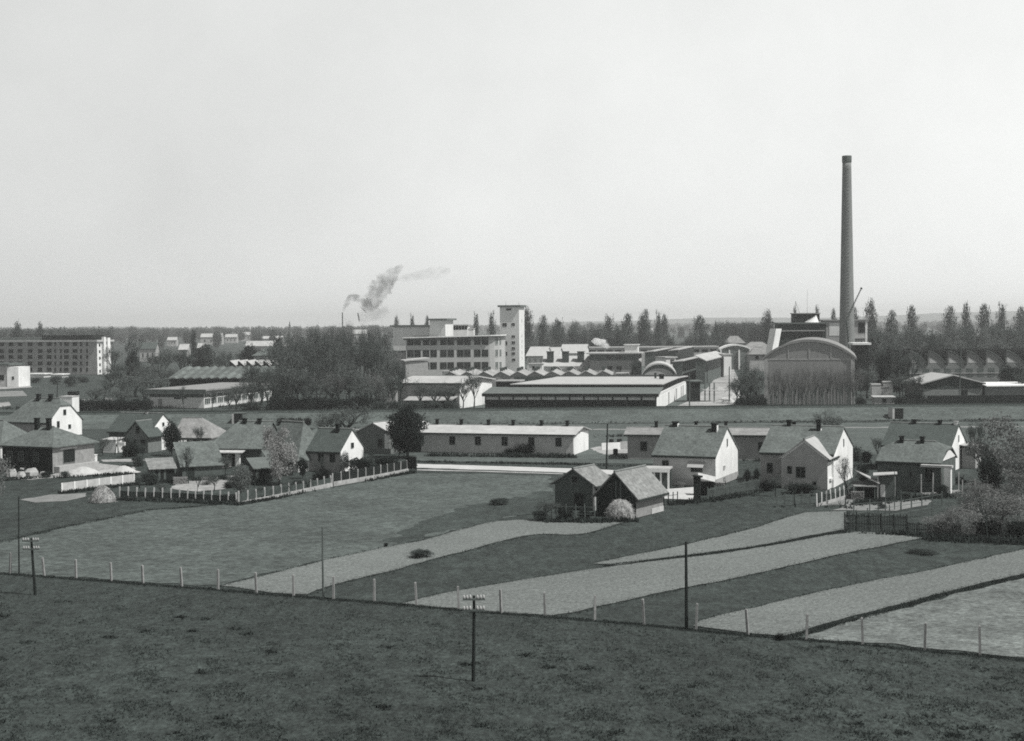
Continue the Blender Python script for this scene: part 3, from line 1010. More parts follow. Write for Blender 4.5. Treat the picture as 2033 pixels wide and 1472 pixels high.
# L5 and L5b
h, rf, L, D, hw, hr = house('farm_house', 'wide house with grey roof, two chimneys and a thin pale canopy along its front', (520, 924), R(-10), 414, 560, 888, (540, 839), wall=DARKW, roof=TILE, o=.5, g=.2, minD=9, left='hip', hip=3.0)
chimney(rf, L * .50, D * .46, hr - .9, hr + .5, .5, BLACK)
chimney(rf, L * .78, D * .46, hr - .9, hr + .5, .5, BLACK)
mb = MB(); mb.shell([(-.6, -1.9, hw - .75), (L * .72, -1.9, hw - .75), (L * .72, 0, hw - .45), (-.6, 0, hw - .45)], [(0, 1, 2, 3)], .12); mb.build('canopy', CONCL, h)
mb = MB(); mb.box(L * .58, L * .66, -1.6, -1.2, 0, hw - .76); mb.build('canopy_pillar', WHITE, h)
window(h, 'F', L, D, L * .45, .1, 1.1, 2.0, bars=0, pane=BLACK, name='door')
h, rf, L, D, hw, hr = house('farm_house', 'house with steep grey hipped roof and small white end wall behind the blossoming tree', (592, 938), R(-40), 528, 629, 909, (585, 842), wall=WHITE, roof=TILE, o=.4, g=.2, right='hip', hip=2.4, minD=6.5)
window(h, 'R', L, D, D * .5, 1.2, .8, 1.2, bars=1)
window(h, 'F', L, D, L * .7, 1.2, .9, 1.2, bars=1)
# L6
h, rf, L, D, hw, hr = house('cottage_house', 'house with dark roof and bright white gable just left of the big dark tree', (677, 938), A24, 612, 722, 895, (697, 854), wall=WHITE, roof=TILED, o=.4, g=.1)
mb = MB(); mb.box(.02, L - .02, -.03, 0, 0, hw - .12); mb.build('front_shade', mat('front_shade_dim', .26, .12), h)  # front darkened by a plate, shade put into its colour
window(h, 'R', L, D, D * .5, hr - 2.5, .75, .75, bars=0)
window(h, 'F', L, D, L * .4, 1.3, .9, 1.2, bars=1)
window(h, 'F', L, D, L * .75, 1.3, .9, 1.2, bars=1)
chimney(rf, L * .62, D * .42, hr - 1.0, hr + .75, .45, BLACK)
# L7
h, rf, L, D, hw, hr = house('outbuilding', 'small grey outbuilding with white corner strip behind the big dark tree', (712, 903), R(62), 712, 800, 862, (752, 842), wall=mat('wing_render_dark', .16, .2), roof=CEMENT, side='left', o=.3, g=.2, minD=6.5)
h.location = Vector((G(712, 903).x + 4.9, G(712, 903).y + .5, 0)); h.rotation_euler = (0, 0, R(60))
put(h, category='shed')
window(h, 'L', L, D, D * .7, .9, .8, 1.4, bars=0)
mb = MB(); mb.box(-.05, 0, .1, 1.1, .8, hw - .1); mb.build('corner_patch', WHITE, h)

# sheds in the yard


def mono_shed(name, label, px, py, rz, w, d, h0, h1, roof, wall, over=.3):
    p = empty(name, G(px, py), rz, label, 'shed')
    s = (h1 - h0) / d
    mb = MB()
    mb.shell([(-over, -over, h0 - s * over), (w + over, -over, h0 - s * over), (w + over, d + over, h1 + s * over), (-over, d + over, h1 + s * over)], [(0, 1, 2, 3)], .1)
    mb.build('roof', roof, p)
    mb = MB()
    mb.add([(0, 0, 0), (w, 0, 0), (w, d, 0), (0, d, 0), (0, 0, h0), (w, 0, h0), (w, d, h1), (0, d, h1)], [(0, 1, 5, 4), (1, 2, 6, 5), (2, 3, 7, 6), (3, 0, 4, 7)])
    mb.build('wall', wall, p)
    return p


p = mono_shed('barn_shed', 'grey roofed barn in the yard with its slope facing the fence', 362, 950, R(22), 5.2, 5.4, 1.6, 4.1, TILE, mat('yard_wall', .09, .25))
mb = MB(); mb.box(.6, 1.6, -.05, -.003, 0, 1.45); mb.build('door', PLANKD, p)
p = mono_shed('woodshed', 'small dark open woodshed with pale lean-to roof at the end of the white wall', 300, 956, R(22), 3.0, 3.2, 1.6, 2.5, SHINGLE, BLACK)
mb = MB(); mb.box(.2, .5, -.06, -.003, 0, 1.4); mb.box(.9, 1.2, -.06, -.003, 0, 1.4); mb.box(1.6, 1.9, -.06, -.003, 0, 1.4); mb.build('slat_panel', WOODG, p)
p = mono_shed('woodshed', 'dark shed with grey lean-to roof behind the corner of the post fence', 507, 957, R(24), 2.3, 3.4, 1.7, 2.6, GREYR, BLACK)
mb = MB(); mb.box(.05, .5, -.06, -.003, 0, 1.5); mb.build('door', WOODG, p)
p = mono_shed('cart_shed', 'black cart shed under a dark roof behind the blossoming tree', 538, 946, R(24), 3.0, 3.6, 1.9, 3.0, GREYR, BLACK)
# heaps
for label, px, py, w, hh, mt in (('pale sand heap in the yard in front of the brick side wall', 165, 940, 2.4, .9, SAND),
                                 ('white sand heap behind the end of the white garden wall', 246, 938, 1.9, .9, SAND),
                                 ('low grey gravel heap at the edge of the sandy yard', 142, 944, 1.8, .8, CONC)):
    rr = random.Random(px)
    mb = MB(); vs, fs = [], []
    n = 16
    prof = [(1.15, 0), (.9, .18), (.6, .55), (.3, .88), (.08, 1.0)]
    for r, z in prof:
        for i in range(n):
            th = 6.2832 * i / n
            q = r * w * rr.uniform(.93, 1.07)
            vs.append((q * math.cos(th), q * math.sin(th) * .8, z * hh * rr.uniform(.95, 1.05)))
    for k in range(len(prof) - 1):
        for i in range(n):
            fs.append((k * n + i, k * n + (i + 1) % n, (k + 1) * n + (i + 1) % n, (k + 1) * n + i))
    fs.append(tuple((len(prof) - 1) * n + i for i in range(n)))
    mb.add(vs, fs)
    o = mb.build('sand_heap' if mt is SAND else 'gravel_heap', mt)
    o.location = G(px, py); tag(o, label, 'heap')
# stone rubble by the L2 front wall
for i, (px, py, s) in enumerate(((22, 946, .9), (42, 948, .7), (62, 945, 1.0), (45, 938, .6), (85, 946, .6))):
    rr = random.Random(i + 40)
    mb = MB(); n = 9
    vs, fs = [], []
    for z, r in ((0, 1), (.5, .95), (1.0, .6)):
        for k in range(n):
            th = 6.2832 * k / n
            q = r * s * rr.uniform(.75, 1.1)
            vs.append((q * math.cos(th), q * math.sin(th), z * s * rr.uniform(.9, 1.15)))
    for k in range(2):
        for j in range(n):
            fs.append((k * n + j, k * n + (j + 1) % n, (k + 1) * n + (j + 1) % n, (k + 1) * n + j))
    fs.append(tuple(2 * n + j for j in range(n)))
    mb.add(vs, fs)
    o = mb.build('stone_block', CONC); o.location = G(px, py)
    tag(o, 'grey stone block lying along the dark front of the hipped house', 'stone', 'stones along the hipped house')


KERB = mat('kerb_concrete', .34, .25, .8, fine=(3, .2), big=(.3, .15))
# ================================================================== fences


def polyline_pts(px_pts, n=None, step=None):
    P = [G(*q) for q in px_pts]
    seg = [(P[i + 1] - P[i]).length for i in range(len(P) - 1)]
    tot = sum(seg)
    n = n or max(2, int(round(tot / step)) + 1)
    out = []
    for i in range(n):
        d = tot * i / (n - 1)
        for k, s in enumerate(seg):
            if d <= s + 1e-6 or k == len(seg) - 1:
                out.append(P[k].lerp(P[k + 1], min(1, d / s)))
                break
            d -= s
    return out


def fence(name, label, px_pts, step, h, pw, pmat, infill=None, imat=None, ih=(0.1, 0.9), rails=0, rmat=None, kerb=None, n=None, jit=.03, span=None, it=.04, pk=(.22, .05)):
    P = polyline_pts(px_pts, n, step)
    base = P[0].copy(); base.z = 0
    root = empty(name, base, 0, label, 'fence')
    rr = random.Random(int(px_pts[0][0]))
    for i, p in enumerate(P):
        q = p - base
        lx, ly = rr.gauss(0, jit), rr.gauss(0, jit)
        hh = h * rr.uniform(.95, 1.05)
        mb = MB()
        mb.add([(q.x - pw, q.y - pw, -.05), (q.x + pw, q.y - pw, -.05), (q.x + pw, q.y + pw, -.05), (q.x - pw, q.y + pw, -.05),
                (q.x - pw + lx, q.y - pw + ly, hh), (q.x + pw + lx, q.y - pw + ly, hh), (q.x + pw + lx, q.y + pw + ly, hh), (q.x - pw + lx, q.y + pw + ly, hh)],
               [(0, 1, 5, 4), (1, 2, 6, 5), (2, 3, 7, 6), (3, 0, 4, 7), (4, 5, 6, 7)])
        mb.build('post', pmat, root)
    for k in range(rails):
        mb = MB()
        z = h * (k + 1) / (rails + .35)
        for i in range(len(P) - 1):
            a, b = P[i] - base, P[i + 1] - base
            mb.tube((a.x, a.y, z), (b.x, b.y, z), .035 if rmat is not METAL else .012, .035 if rmat is not METAL else .012, 4)
        mb.build('rail' if rmat is not METAL else 'wire', rmat or pmat, root)
    if infill:
        for i in range(len(P) - 1):
            if span and not (span[0] <= i < span[1]):
                continue
            a, b = P[i] - base, P[i + 1] - base
            d = (b - a); d.z = 0
            u = d.normalized(); nn = Vector((-u.y, u.x, 0)) * it
            a2, b2 = a + u * (pw + .003), b - u * (pw + .003)
            mb = MB()
            if infill == 'board':
                pts = [a2 - nn, b2 - nn, b2 + nn, a2 + nn]
                mb.prism([(p.x, p.y) for p in pts], h * ih[0], h * ih[1] * rr.uniform(.96, 1.04))
            else:  # pickets
                L = (b2 - a2).length
                k = max(2, int(L / pk[0]))
                for j in range(k):
                    c = a2.lerp(b2, (j + .5) / k)
                    w = u * pk[1]
                    pts = [c - w - nn * .5, c + w - nn * .5, c + w + nn * .5, c - w + nn * .5]
                    mb.prism([(p.x, p.y) for p in pts], h * ih[0], h * ih[1] * rr.uniform(.9, 1.06))
            mb.build('panel', imat, root)
    if kerb:
        mb = MB()
        for i in range(len(P) - 1):
            a, b = P[i] - base, P[i + 1] - base
            u = (b - a).normalized(); nn = Vector((u.y, -u.x, 0))
            pts = [a + nn * (pw + .004), b + nn * (pw + .004), b + nn * (pw + .16), a + nn * (pw + .16)]
            z1 = kerb[0] + (kerb[1] - kerb[0]) * i / max(1, len(P) - 2)
            mb.prism([(p.x, p.y) for p in pts], -.05, z1)
        mb.build('kerb_wall', KERB, root)
    return root


# the long wire fence: one post per concrete post of the photograph
FX = [20, 88, 151, 221, 284, 361, 433, 509, 583, 662, 743, 827, 911, 995, 1082, 1181, 1279, 1382, 1485, 1601, 1713, 1836, 1946]
FT = [1097, 1107, 1111, 1117, 1122, 1126, 1130, 1136, 1141, 1144, 1150, 1156, 1164, 1170, 1175, 1182, 1189, 1198, 1209, 1218, 1226, 1236, 1242]
FX = [-300, -215, -135, -55] + FX + [2066, 2190, 2320, 2455, 2600]
FT = [1076, 1080, 1085, 1090] + FT + [1254, 1266, 1278, 1291, 1304]
base = G(FX[0], fence_base(FX[0])); base.z = 0
root = empty('wire_fence', base, 0, 'long fence of plain concrete posts and wire crossing the whole meadow', 'fence')
rr = random.Random(1)
tops = []
for px, pt in zip(FX, FT):
    c = G(px, fence_base(px) + rr.uniform(-1, 1))
    hh = AT(px, pt, c.y).z
    q = c - base
    lx, ly = rr.gauss(0, .05), rr.gauss(0, .04)
    w = .085
    a = rr.uniform(-.5, .1)
    mb = MB()
    vs = []
    for (z, dx, dy, ww) in ((-.1, 0, 0, w), (hh - .06, lx, ly, w * .9), (hh, lx, ly, w * .6)):
        for k in range(4):
            th = a + math.pi / 4 + k * math.pi / 2
            vs.append((q.x + dx + ww * 1.3 * math.cos(th), q.y + dy + ww * 1.3 * math.sin(th), z))
    fs = []
    for k in range(2):
        for j in range(4):
            fs.append((k * 4 + j, k * 4 + (j + 1) % 4, (k + 1) * 4 + (j + 1) % 4, (k + 1) * 4 + j))
    fs.append((8, 9, 10, 11))
    mb.add(vs, fs)
    mb.build('post', POSTG, root)
    tops.append((q, hh))
for fz in (.35, .65, .92):
    mb = MB()
    for i in range(len(tops) - 1):
        (a, ha), (b, hb) = tops[i], tops[i + 1]
        mid = (a + b) / 2
        zm = (ha + hb) / 2 * fz - .04
        mb.tube((a.x, a.y + .1, ha * fz), (mid.x, mid.y + .1, zm), .004, .004, 3, False)
        mb.tube((mid.x, mid.y + .1, zm), (b.x, b.y + .1, hb * fz), .004, .004, 3, False)
    mb.build('wire', METAL, root)

fence('post_fence', 'fence of pale concrete posts with dark mesh panels running left from the garden corner', [(238, 988), (350, 992), (470, 999)], None, 1.25, .07, CONCL, 'board', mat('mesh_panel', .05, .4, .8, fine=(4, .4)), (.06, .62), n=15)
fence('post_fence', 'fence of pale posts on a white kerb running from the garden corner to the road', [(474, 1000), (560, 985), (657, 966)], None, 1.35, .075, CONCL, 'board', mat('mesh_panel', .04, .3), (.3, .8), n=13, kerb=(.22, .45))
fence('board_fence', 'fence of pale posts with black boards on a white wall below the white gabled house', [(660, 965), (740, 951), (808, 937)], None, 1.55, .075, CONCL, 'board', BLACK, (.3, .98), n=11, kerb=(.5, .42))
fence('board_fence', 'short solid black board fence ending at the white road under the big tree', [(806, 931), (826, 932)], None, 1.65, .08, BLACK, 'board', BLACK, (.02, 1.0), n=3)
# white garden wall
w0, w1 = G(123, 977), G(266, 958)
d = (w1 - w0); d.z = 0
p = empty('garden_wall', (w0.x, w0.y, 0), math.atan2(d.y, d.x), 'long low whitewashed garden wall behind the haystack', 'wall')
mb = MB(); mb.box(0, d.length, 0, .2, 0, 1.05); mb.build('wall', CONCL, p)
mb = MB()
for i in range(7):
    x = d.length * i / 6
    mb.box(x - .11, x + .11, -.05, -.003, 0, 1.1)
mb.build('pilaster', WHITE, p)
fence('rail_fence', 'rustic fence of thin dark posts in front of the grey awning house', [(1318, 1004), (1345, 1001)], None, 1.4, .05, WOODP, rails=1, rmat=WOODP, n=4)
fence('picket_fence', 'weathered picket fence rising right from the black privy to the bush', [(1405, 993), (1440, 985), (1508, 972)], None, 1.5, .06, WOODG, 'picket', WOODG, (.1, .88), rails=1, n=8)
fence('rail_fence', 'thin rustic rail fence below the cross wing house', [(1542, 1006), (1580, 1003), (1625, 1000)], None, 1.3, .05, WOODG, rails=2, rmat=WOODG, n=6)
fence('white_post_fence', 'fence of white posts on a pale kerb beside the white cross wing gable', [(1622, 1005), (1693, 985)], None, 1.4, .06, WHITE, 'picket', mat('mesh_panel', .05), (.2, .7), n=9, kerb=(.25, .35))
fence('mesh_fence', 'dark close boarded enclosure fence on the tilled field at the right', [(1677, 1054), (1740, 1057), (1800, 1059)], None, 1.75, .05, WOODP, 'picket', mat('dark_mesh', .022, .4, 1.0, fine=(6, .4)), (.02, .96), rails=2, rmat=WOODP, n=6, pk=(.13, .04))
fence('mesh_fence', 'low dark see through fence running from the enclosure into the pale shrubs', [(1802, 1060), (1850, 1063), (1905, 1067)], None, 1.1, .045, WOODP, 'picket', mat('dark_mesh', .022), (.02, .96), rails=2, rmat=WOODP, n=6, pk=(.15, .04))
fence('mesh_fence', 'dark side fence running back from the boarded enclosure corner', [(1677, 1053), (1760, 1038), (1850, 1022)], None, 1.7, .045, WOODG, rails=2, rmat=WOODG, n=9)
fence('rail_fence', 'thin rail fence running across the garden plot behind the dark enclosure', [(1695, 1024), (1790, 1017), (1870, 1003)], None, 1.6, .045, WOODG, rails=1, rmat=WOODG, n=8)
fence('trellis_fence', 'row of tall pale concrete posts in front of the dark pillar house', [(1829, 981), (1848, 981), (1861, 980), (1903, 976)], None, 2.3, .06, CONC, n=5, rails=1, rmat=METAL, kerb=(.15, .2))
fence('rail_fence', 'thin wooden fence beside the brick barn with pale corner posts', [(1084, 1030), (1104, 1034), (1146, 1035), (1181, 1036)], None, 1.7, .05, WOODG, rails=2, rmat=WOODG, n=7)
fence('rail_fence', 'garden rail fence at the far right behind the lower bushes', [(1910, 985), (1975, 975), (2060, 963)], None, 1.8, .05, CONC, rails=1, rmat=WOODG, n=7)
# board paling at the rubble yard
w0, w1 = G(1195, 894), G(1246, 892)
d = w1 - w0
p = empty('low_wall', (w0.x, w0.y, 0), math.atan2(d.y, d.x), 'low whitewashed wall between the two long low buildings', 'wall')
mb = MB(); mb.box(0, d.length * .72, 0, .25, 0, 1.1); mb.build('wall', WHITE, p)
mb = MB(); mb.box(d.length * .72 + .003, d.length + 1, 0, .3, 0, 1.2); mb.build('end_panel', MIDW, p)
for i, (px, py, s) in enumerate(((1214, 883, .8), (1230, 884, .9), (1222, 903, .8))):
    c = G(px, py)
    rr = random.Random(i)
    mb = MB(); mb.lathe([(.42 * s, 0), (.46 * s, .3 * s), (.46 * s, .8 * s), (.42 * s, 1.1 * s)], 12); mb.lathe([(.47 * s, .25 * s), (.47 * s, .3 * s)], 12)
    o = mb.build('barrel', BLACK); o.location = c
    tag(o, 'dark barrel in the bright yard between the two long low buildings', 'barrel', 'barrels in the bright yard')

# ================================================================== poles


def pole(label, px, pb, pxt, pt, r=.11, arms=0, material=WOODP, name='utility_pole'):
    c = G(px, pb)
    t = AT(pxt, pt, c.y) - c
    root = empty(name, c, 0, label, 'pole')
    mb = MB()
    segs = 5
    rr = random.Random(px)
    pr = Vector((0, 0, -.2))
    for i in range(segs):
        f = (i + 1) / segs
        q = Vector((t.x * f + (rr.gauss(0, .012) if i < segs - 1 else 0), t.y * f, t.z * f))
        mb.tube(pr, q, r * (1.1 - .35 * (f - 1 / segs)), r * (1.1 - .35 * f), 8, caps=(i == segs - 1))
        pr = q
    mb.build('shaft', material, root)
    for k in range(arms):
        z = t.z - .18 - .62 * k
        x0 = t.x * z / t.z
        w = .62
        mb = MB(); mb.box(x0 - w, x0 + w, -r - .10, -r - .01, z - .05, z + .05)
        a = mb.build('crossarm', WOODG, root)
        for s in (-.55, -.38, -.2, .2, .38, .55):
            mb = MB(); mb.lathe([(.03, z + .052), (.065, z + .07), (.07, z + .15), (.05, z + .19), (.05, z + .22), (.02, z + .25)], 8, (x0 + s, -r - .055))
            mb.build('insulator', PORC, a)
    return root


pole('telegraph pole with two white insulator crossarms standing alone in the dark foreground meadow', 940, 1352, 941, 1183, .10, 2)
pole('telegraph pole with two crossarms at the left edge of the meadow fence', 70, 1181, 62, 1069, .11, 2)
pole('thin bare pole near the left frame edge beside the dirt plot', 38, 1140, 37, 986, .06)
pole('thin tall bare pole at the tip of the first tilled strip', 642, 1188, 640, 1046, .075, material=WOODG)
pole('dark leaning bare pole standing at the fence in front of the wide tilled field', 1363, 1248, 1362, 1076, .11)
pole('dark pole rising behind the brick barn beside the white road', 1204, 931, 1206, 841, .12)
pole('thin lamp pole standing in the factory street', 1448, 800, 1448, 728, .16, material=WOODG)
pole('thin pole beside the dark fronted shed entrance', 1369, 806, 1369, 742, .16, material=WOODG)
pole('thin pole in front of the right white roofed shed', 1904, 806, 1908, 692, .14, material=WOODG)
pole('dark slender pole by the lane below the apartment block', 113, 800, 114, 762, .14, material=WOODP)
pole('slender washing pole in the garden plot', 1776, 1012, 1776, 935, .05, material=WOODG)

# washing on a line
c = G(333, 893)
wl = empty('washing_line', c, R(-6), 'white washing hanging on a line in the yard before the pale hipped house', 'washing line')
for x in (-.3, 3.6):
    mb = MB(); mb.box(x - .04, x + .04, -.04, .04, 0, 1.7); mb.build('post', WOODG, wl)
mb = MB(); mb.tube((-.3, 0, 1.65), (1.65, 0, 1.55), .012, .012, 4); mb.tube((1.65, 0, 1.55), (3.6, 0, 1.65), .012, .012, 4); mb.build('line', METAL, wl)
for x, w, h in ((.1, .55, 1.1), (.95, .5, .95), (1.8, .7, 1.0), (2.7, .5, 1.15)):
    mb = MB()
    n = 6
    vs = []
    for i in range(n + 1):
        for z in (1.57, 1.57 - h):
            vs.append((x + w * i / n, .05 * math.sin(i * 2.1 + x) * (1.57 - z + .2), z))
    fs = [(2 * i, 2 * i + 1, 2 * i + 3, 2 * i + 2) for i in range(n)]
    mb.add(vs, fs)
    mb.build('cloth', WHITE, wl)
# firewood stacks
for label, px, py, rz, L_s in (('stack of firewood against the dark front of the wide farm house', 428, 930, R(-10), 2.2), ('stack of firewood beside the open woodshed at the white wall end', 345, 962, R(22), 1.8),
                               ('stack of firewood behind the black privy beside the grey awning house', 1412, 972, R(-24), 1.6), ('stack of firewood at the side of the open dark shed', 1690, 992, R(-10), 1.5)):
    p = empty('firewood_stack', G(px, py), rz, label, 'firewood')
    rr = random.Random(px)
    mb = MB()
    for i in range(int(L_s / .16)):
        for j in range(6):
            r = rr.uniform(.06, .085)
            mb.tube((i * .16 + (j % 2) * .08, rr.uniform(-.05, .05), .08 + j * .145), (i * .16 + (j % 2) * .08, .8 + rr.uniform(-.05, .05), .08 + j * .145), r, r, 6)
    mb.build('logs', mat('cut_wood', .22, .35, 3.0), p)
    mb = MB(); mb.box(-.15, -.08, .3, .4, 0, 1.0); mb.box(L_s + .02, L_s + .09, .3, .4, 0, 1.0); mb.build('stake', WOODP, p)
# ================================================================== factory and far buildings


def fsite(pxl, pxr, py, Y, ang=0.0):
    """front-left corner at depth Y seen at pxl, front edge ends at pxr"""
    k = kx(pxl, py)
    O = Vector((k * Y, Y, 0))
    k2 = kx(pxr, py)
    ca, sa = math.cos(ang), math.sin(ang)
    L = (k2 * O.y - O.x) / (ca - k2 * sa)
    return O, L


def zf(px, py, Y):
    return AT(px, py, Y).z


def loc(O, ang, px, py):
    """distance along the front edge at which column px is met"""
    k = kx(px, py)
    ca, sa = math.cos(ang), math.sin(ang)
    return (k * O.y - O.x) / (ca - k * sa)


def block(name, label, pxl, pxr, pytop, Y, D, ang=0.0, wall=MIDW, roof=GREYR, over=.5, slab=.35, cat='building', edge=None, z0=0, root=None, tilt=0):
    O, L = fsite(pxl, pxr, pytop, Y, ang)
    h = zf(pxl, pytop, Y)
    if root is None:
        root = empty(name, O, ang, label, cat)
        M = None
    mb = MB(); mb.box(0, L, 0, D, z0, h - slab); mb.build('wall', wall, root)
    mb = MB()
    mb.shell([(-over, -over, h - slab + .003), (L + over, -over, h - slab + .003 + tilt), (L + over, D + over, h - slab + .003 + tilt), (-over, D + over, h - slab + .003)], [(0, 1, 2, 3)], slab)
    rf = mb.build('roof', roof, root)
    if edge:
        mb = MB(); mb.box(-over - .05, L + over + .05, -over - .06, -over - .003, h - slab, h + .02); mb.build('roof_edge', edge, rf)
    return root, O, L, h, rf


def wins(root, O, ang, D, L, cols, rows, Y, w, h, face='F', fr=FRAME, bars=1, detail=True, pane=GLASS):
    """cols: picture columns, rows: picture rows of window sills"""
    for py in rows:
        z = zf(cols[0], py, Y)
        for px in cols:
            window(root, face, L, D, loc(O, ang, px, py), z, w, h, fr=fr, bars=bars, detail=detail, pane=pane)


# --- apartment block far left
ang = R(-20)
c = G(193, 744)
ca, sa = math.cos(ang), math.sin(ang)
Lx = 66.0
O = Vector((c.x - Lx * ca, c.y - Lx * sa, 0))
hA = zf(193, 679, c.y)
apt = empty('apartment_block', O, ang, 'long five storey apartment block with pale cornice and bright balcony end wall', 'apartment block')
k = kx(222, 744); DA = (k * c.y - c.x) / (-sa - k * ca)
mb = MB(); mb.box(0, Lx, 0, DA, 0, hA); mb.build('wall', mat('apartment_wall', .32, .10, .3), apt)
mb = MB(); mb.box(-.9, Lx + .9, -.9, DA + .9, hA + .003, hA + .75); cor = mb.build('cornice', CONCL, apt)
mb = MB(); mb.box(Lx * .57, Lx - 2, 1, DA - 2, hA + .76, hA + 2.8); mb.build('roof_storey', BLACK, apt)
mb = MB(); mb.box(1, Lx * .56, 2, DA - 2, hA + .76, hA + 1.9); mb.build('roof', GREYR, apt)
colsA = [4, 22, 40, 60, 80, 98, 110, 121, 132, 149, 161, 173]
for py in (687, 701, 713, 726, 738.5):
    z = zf(193, py, c.y)
    for px in [-52, -34, -15] + colsA:
        kk = kx(px, py)
        d = (c.x - kk * c.y) / (ca - kk * sa)
        narrow = px in (110, 121, 161, 173)
        window(apt, 'F', Lx, DA, Lx - d, z, .9 if narrow else 2.4, 1.65, bars=1 if not narrow else 0, fr=FRAMED, detail=not narrow)
mb = MB(); mb.box(Lx + .003, Lx + .25, 0, DA * .3, 0, hA); mb.box(Lx + .003, Lx + 1.2, DA * .34, DA * .47, 0, hA + 2.0); mb.box(Lx + .003, Lx + 1.0, DA * .62, DA * .80, 0, hA + 1.6)
mb.build('end_pier', WHITE, apt)
for i in range(5):
    z = hA * (i + .12) / 5
    mb = MB(); mb.box(Lx + .003, Lx + .9, DA * .48, DA * .61, z, z + 1.0); mb.build('balcony', CONCL, apt)
    window(apt, 'R', Lx, DA, DA * .88, z + .4, 1.2, 1.3, detail=False)
    window(apt, 'R', Lx, DA, DA * .16, z + .4, 1.0, 1.2, detail=False).location.x = .25
# white low buildings at its foot
block('storage_shed', 'white roofed low shed left of two at the foot of the apartment block', 54, 87, 742, 560, 6, R(-8), wall=LIGHT, roof=WHITE, cat='shed')
block('storage_shed', 'white roofed low shed, right hand of two before the apartment block', 104, 122, 743, 560, 6, R(-8), wall=LIGHT, roof=WHITE, cat='shed')
# white villa far left
r_, O, L, h, rf = block('white_villa', 'white cube shaped villa with dark overhanging roof at the left frame edge', -40, 14, 722, 478, 8, R(-10), wall=MIDW, roof=DARKW, over=1.2, slab=.7, cat='house')
mb = MB(); mb.box(L + .003, L + 4.2, -.2, 7.5, 0, h - 1.2); mb.build('white_wing', WHITE, r_)
window(r_, 'F', L, 8, L - 2.2, 2.2, 2.2, 1.8, bars=1)
window(r_, 'F', L, 8, L + 2.2, 2.4, .8, 1.1, bars=0).location.y = -.2
# fences/low walls at left beyond the railway
block('garden_shed', 'low white walled shed right behind the clipped gable house', 118, 143, 787, 330, 3, R(-14), wall=WHITE, roof=CONCL, over=.1, slab=.15, cat='shed')
block('goods_wagon_hut', 'small black roofed hut beside the white walled shed', 136, 148, 778, 345, 3, 0, wall=DARKW, roof=BLACK, over=.2, slab=.8, cat='hut')
P0 = Vector((kx(152, 795) * 352, 352, 0))
root = empty('paling_fence', P0, 0, 'broken row of pale boards under the left copse', 'fence')
x = 0
rr = random.Random(9)
while x < 10.5:
    w = rr.uniform(.5, 1.2)
    mb = MB(); mb.box(x, x + w, 0, .1, 0, rr.uniform(1.7, 2.3)); mb.build('panel', rr.choice([CONCL, LIGHT, CONC]), root)
    x += w + rr.uniform(.2, .9)

# --- glazed workshop (left centre)
ang = R(-16)
c = G(405, 811)
ca, sa = math.cos(ang), math.sin(ang)
k = kx(297, 811); L = (c.x - k * c.y) / (ca - k * sa)
O = Vector((c.x - L * ca, c.y - L * sa, 0)); D = 38.0
ws = empty('glazed_workshop', O, ang, 'flat roofed workshop with light end wall and long gridded glass side left of the copse', 'workshop')
h = zf(405, 774, c.y)
mb = MB(); mb.box(0, L, 0, D, 0, h - .3); mb.build('wall', LIGHT, ws)
mb = MB(); mb.shell([(-.9, -1.2, h - .29), (L + 1.2, -1.2, h - .29), (L + 1.2, D + 1, h - .29), (-.9, D + 1, h - .29)], [(0, 1, 2, 3)], .35); mb.build('roof', mat('pale_felt_roof', .24, .12, .5), ws)
mb = MB(); mb.box(-.95, L + 1.25, -1.27, -1.21, h - 1.1, h + .09); mb.box(.02, L - .02, -.06, -.003, h - 1.9, h - .35); mb.build('fascia', DARKW, ws)
window(ws, 'F', L, D, L * .2, .2, 1.0, 2.0, pane=MIDW, name='door')
window(ws, 'F', L, D, L * .52, 2.2, 1.8, 1.2, pane=BLACK, bars=1)
window(ws, 'F', L, D, L * .66, 2.3, .7, .9, pane=BLACK, bars=0)
for i in range(11):
    a = 1.6 + i * 3.3
    window(ws, 'R', L, D, a + .1, .9, 2.9, 1.5, bars=2, fr=WHITE, pane=mat('dusty_glass', .09, .3, 1.0, rough=.3))
    window(ws, 'R', L, D, a + .1, 2.55, 2.9, .9, bars=2, fr=WHITE, pane=mat('dusty_glass', .09, .3, 1.0, rough=.3))
# --- shed with ribbed roof behind it
ang = R(-6)
O, L = fsite(336, 560, 753, 398, ang)
h = zf(336, 753, 398)
sh = empty('ribbed_roof_shed', O, ang, 'wide shed with pale ribbed roof and dark open front behind the glazed workshop', 'shed')
mb = MB(); mb.box(0, L, 0, 26, 0, h - .1); mb.build('wall', BLACK, sh)
hr = zf(336, 731, 411) - h
mb = MB()
n = 13
for i in range(n):
    x0, x1 = L * i / n - (.3 if i == 0 else 0), L * (i + 1) / n
    xm = x0 + (x1 - x0) * .72
    mb.shell([(x0, -.8, h), (xm, -.8, h + .4), (xm, 13, h + hr + .4), (x0, 13, h + hr)], [(0, 1, 2, 3)], .12)
    mb.shell([(xm, -.8, h + .4), (x1, -.8, h), (x1, 13, h + hr), (xm, 13, h + hr + .4)], [(0, 1, 2, 3)], .12)
mb.build('roof', mat('ribbed_roof', .125, .25, .4, fine=(1.5, .25), big=(.1, .25)), sh)
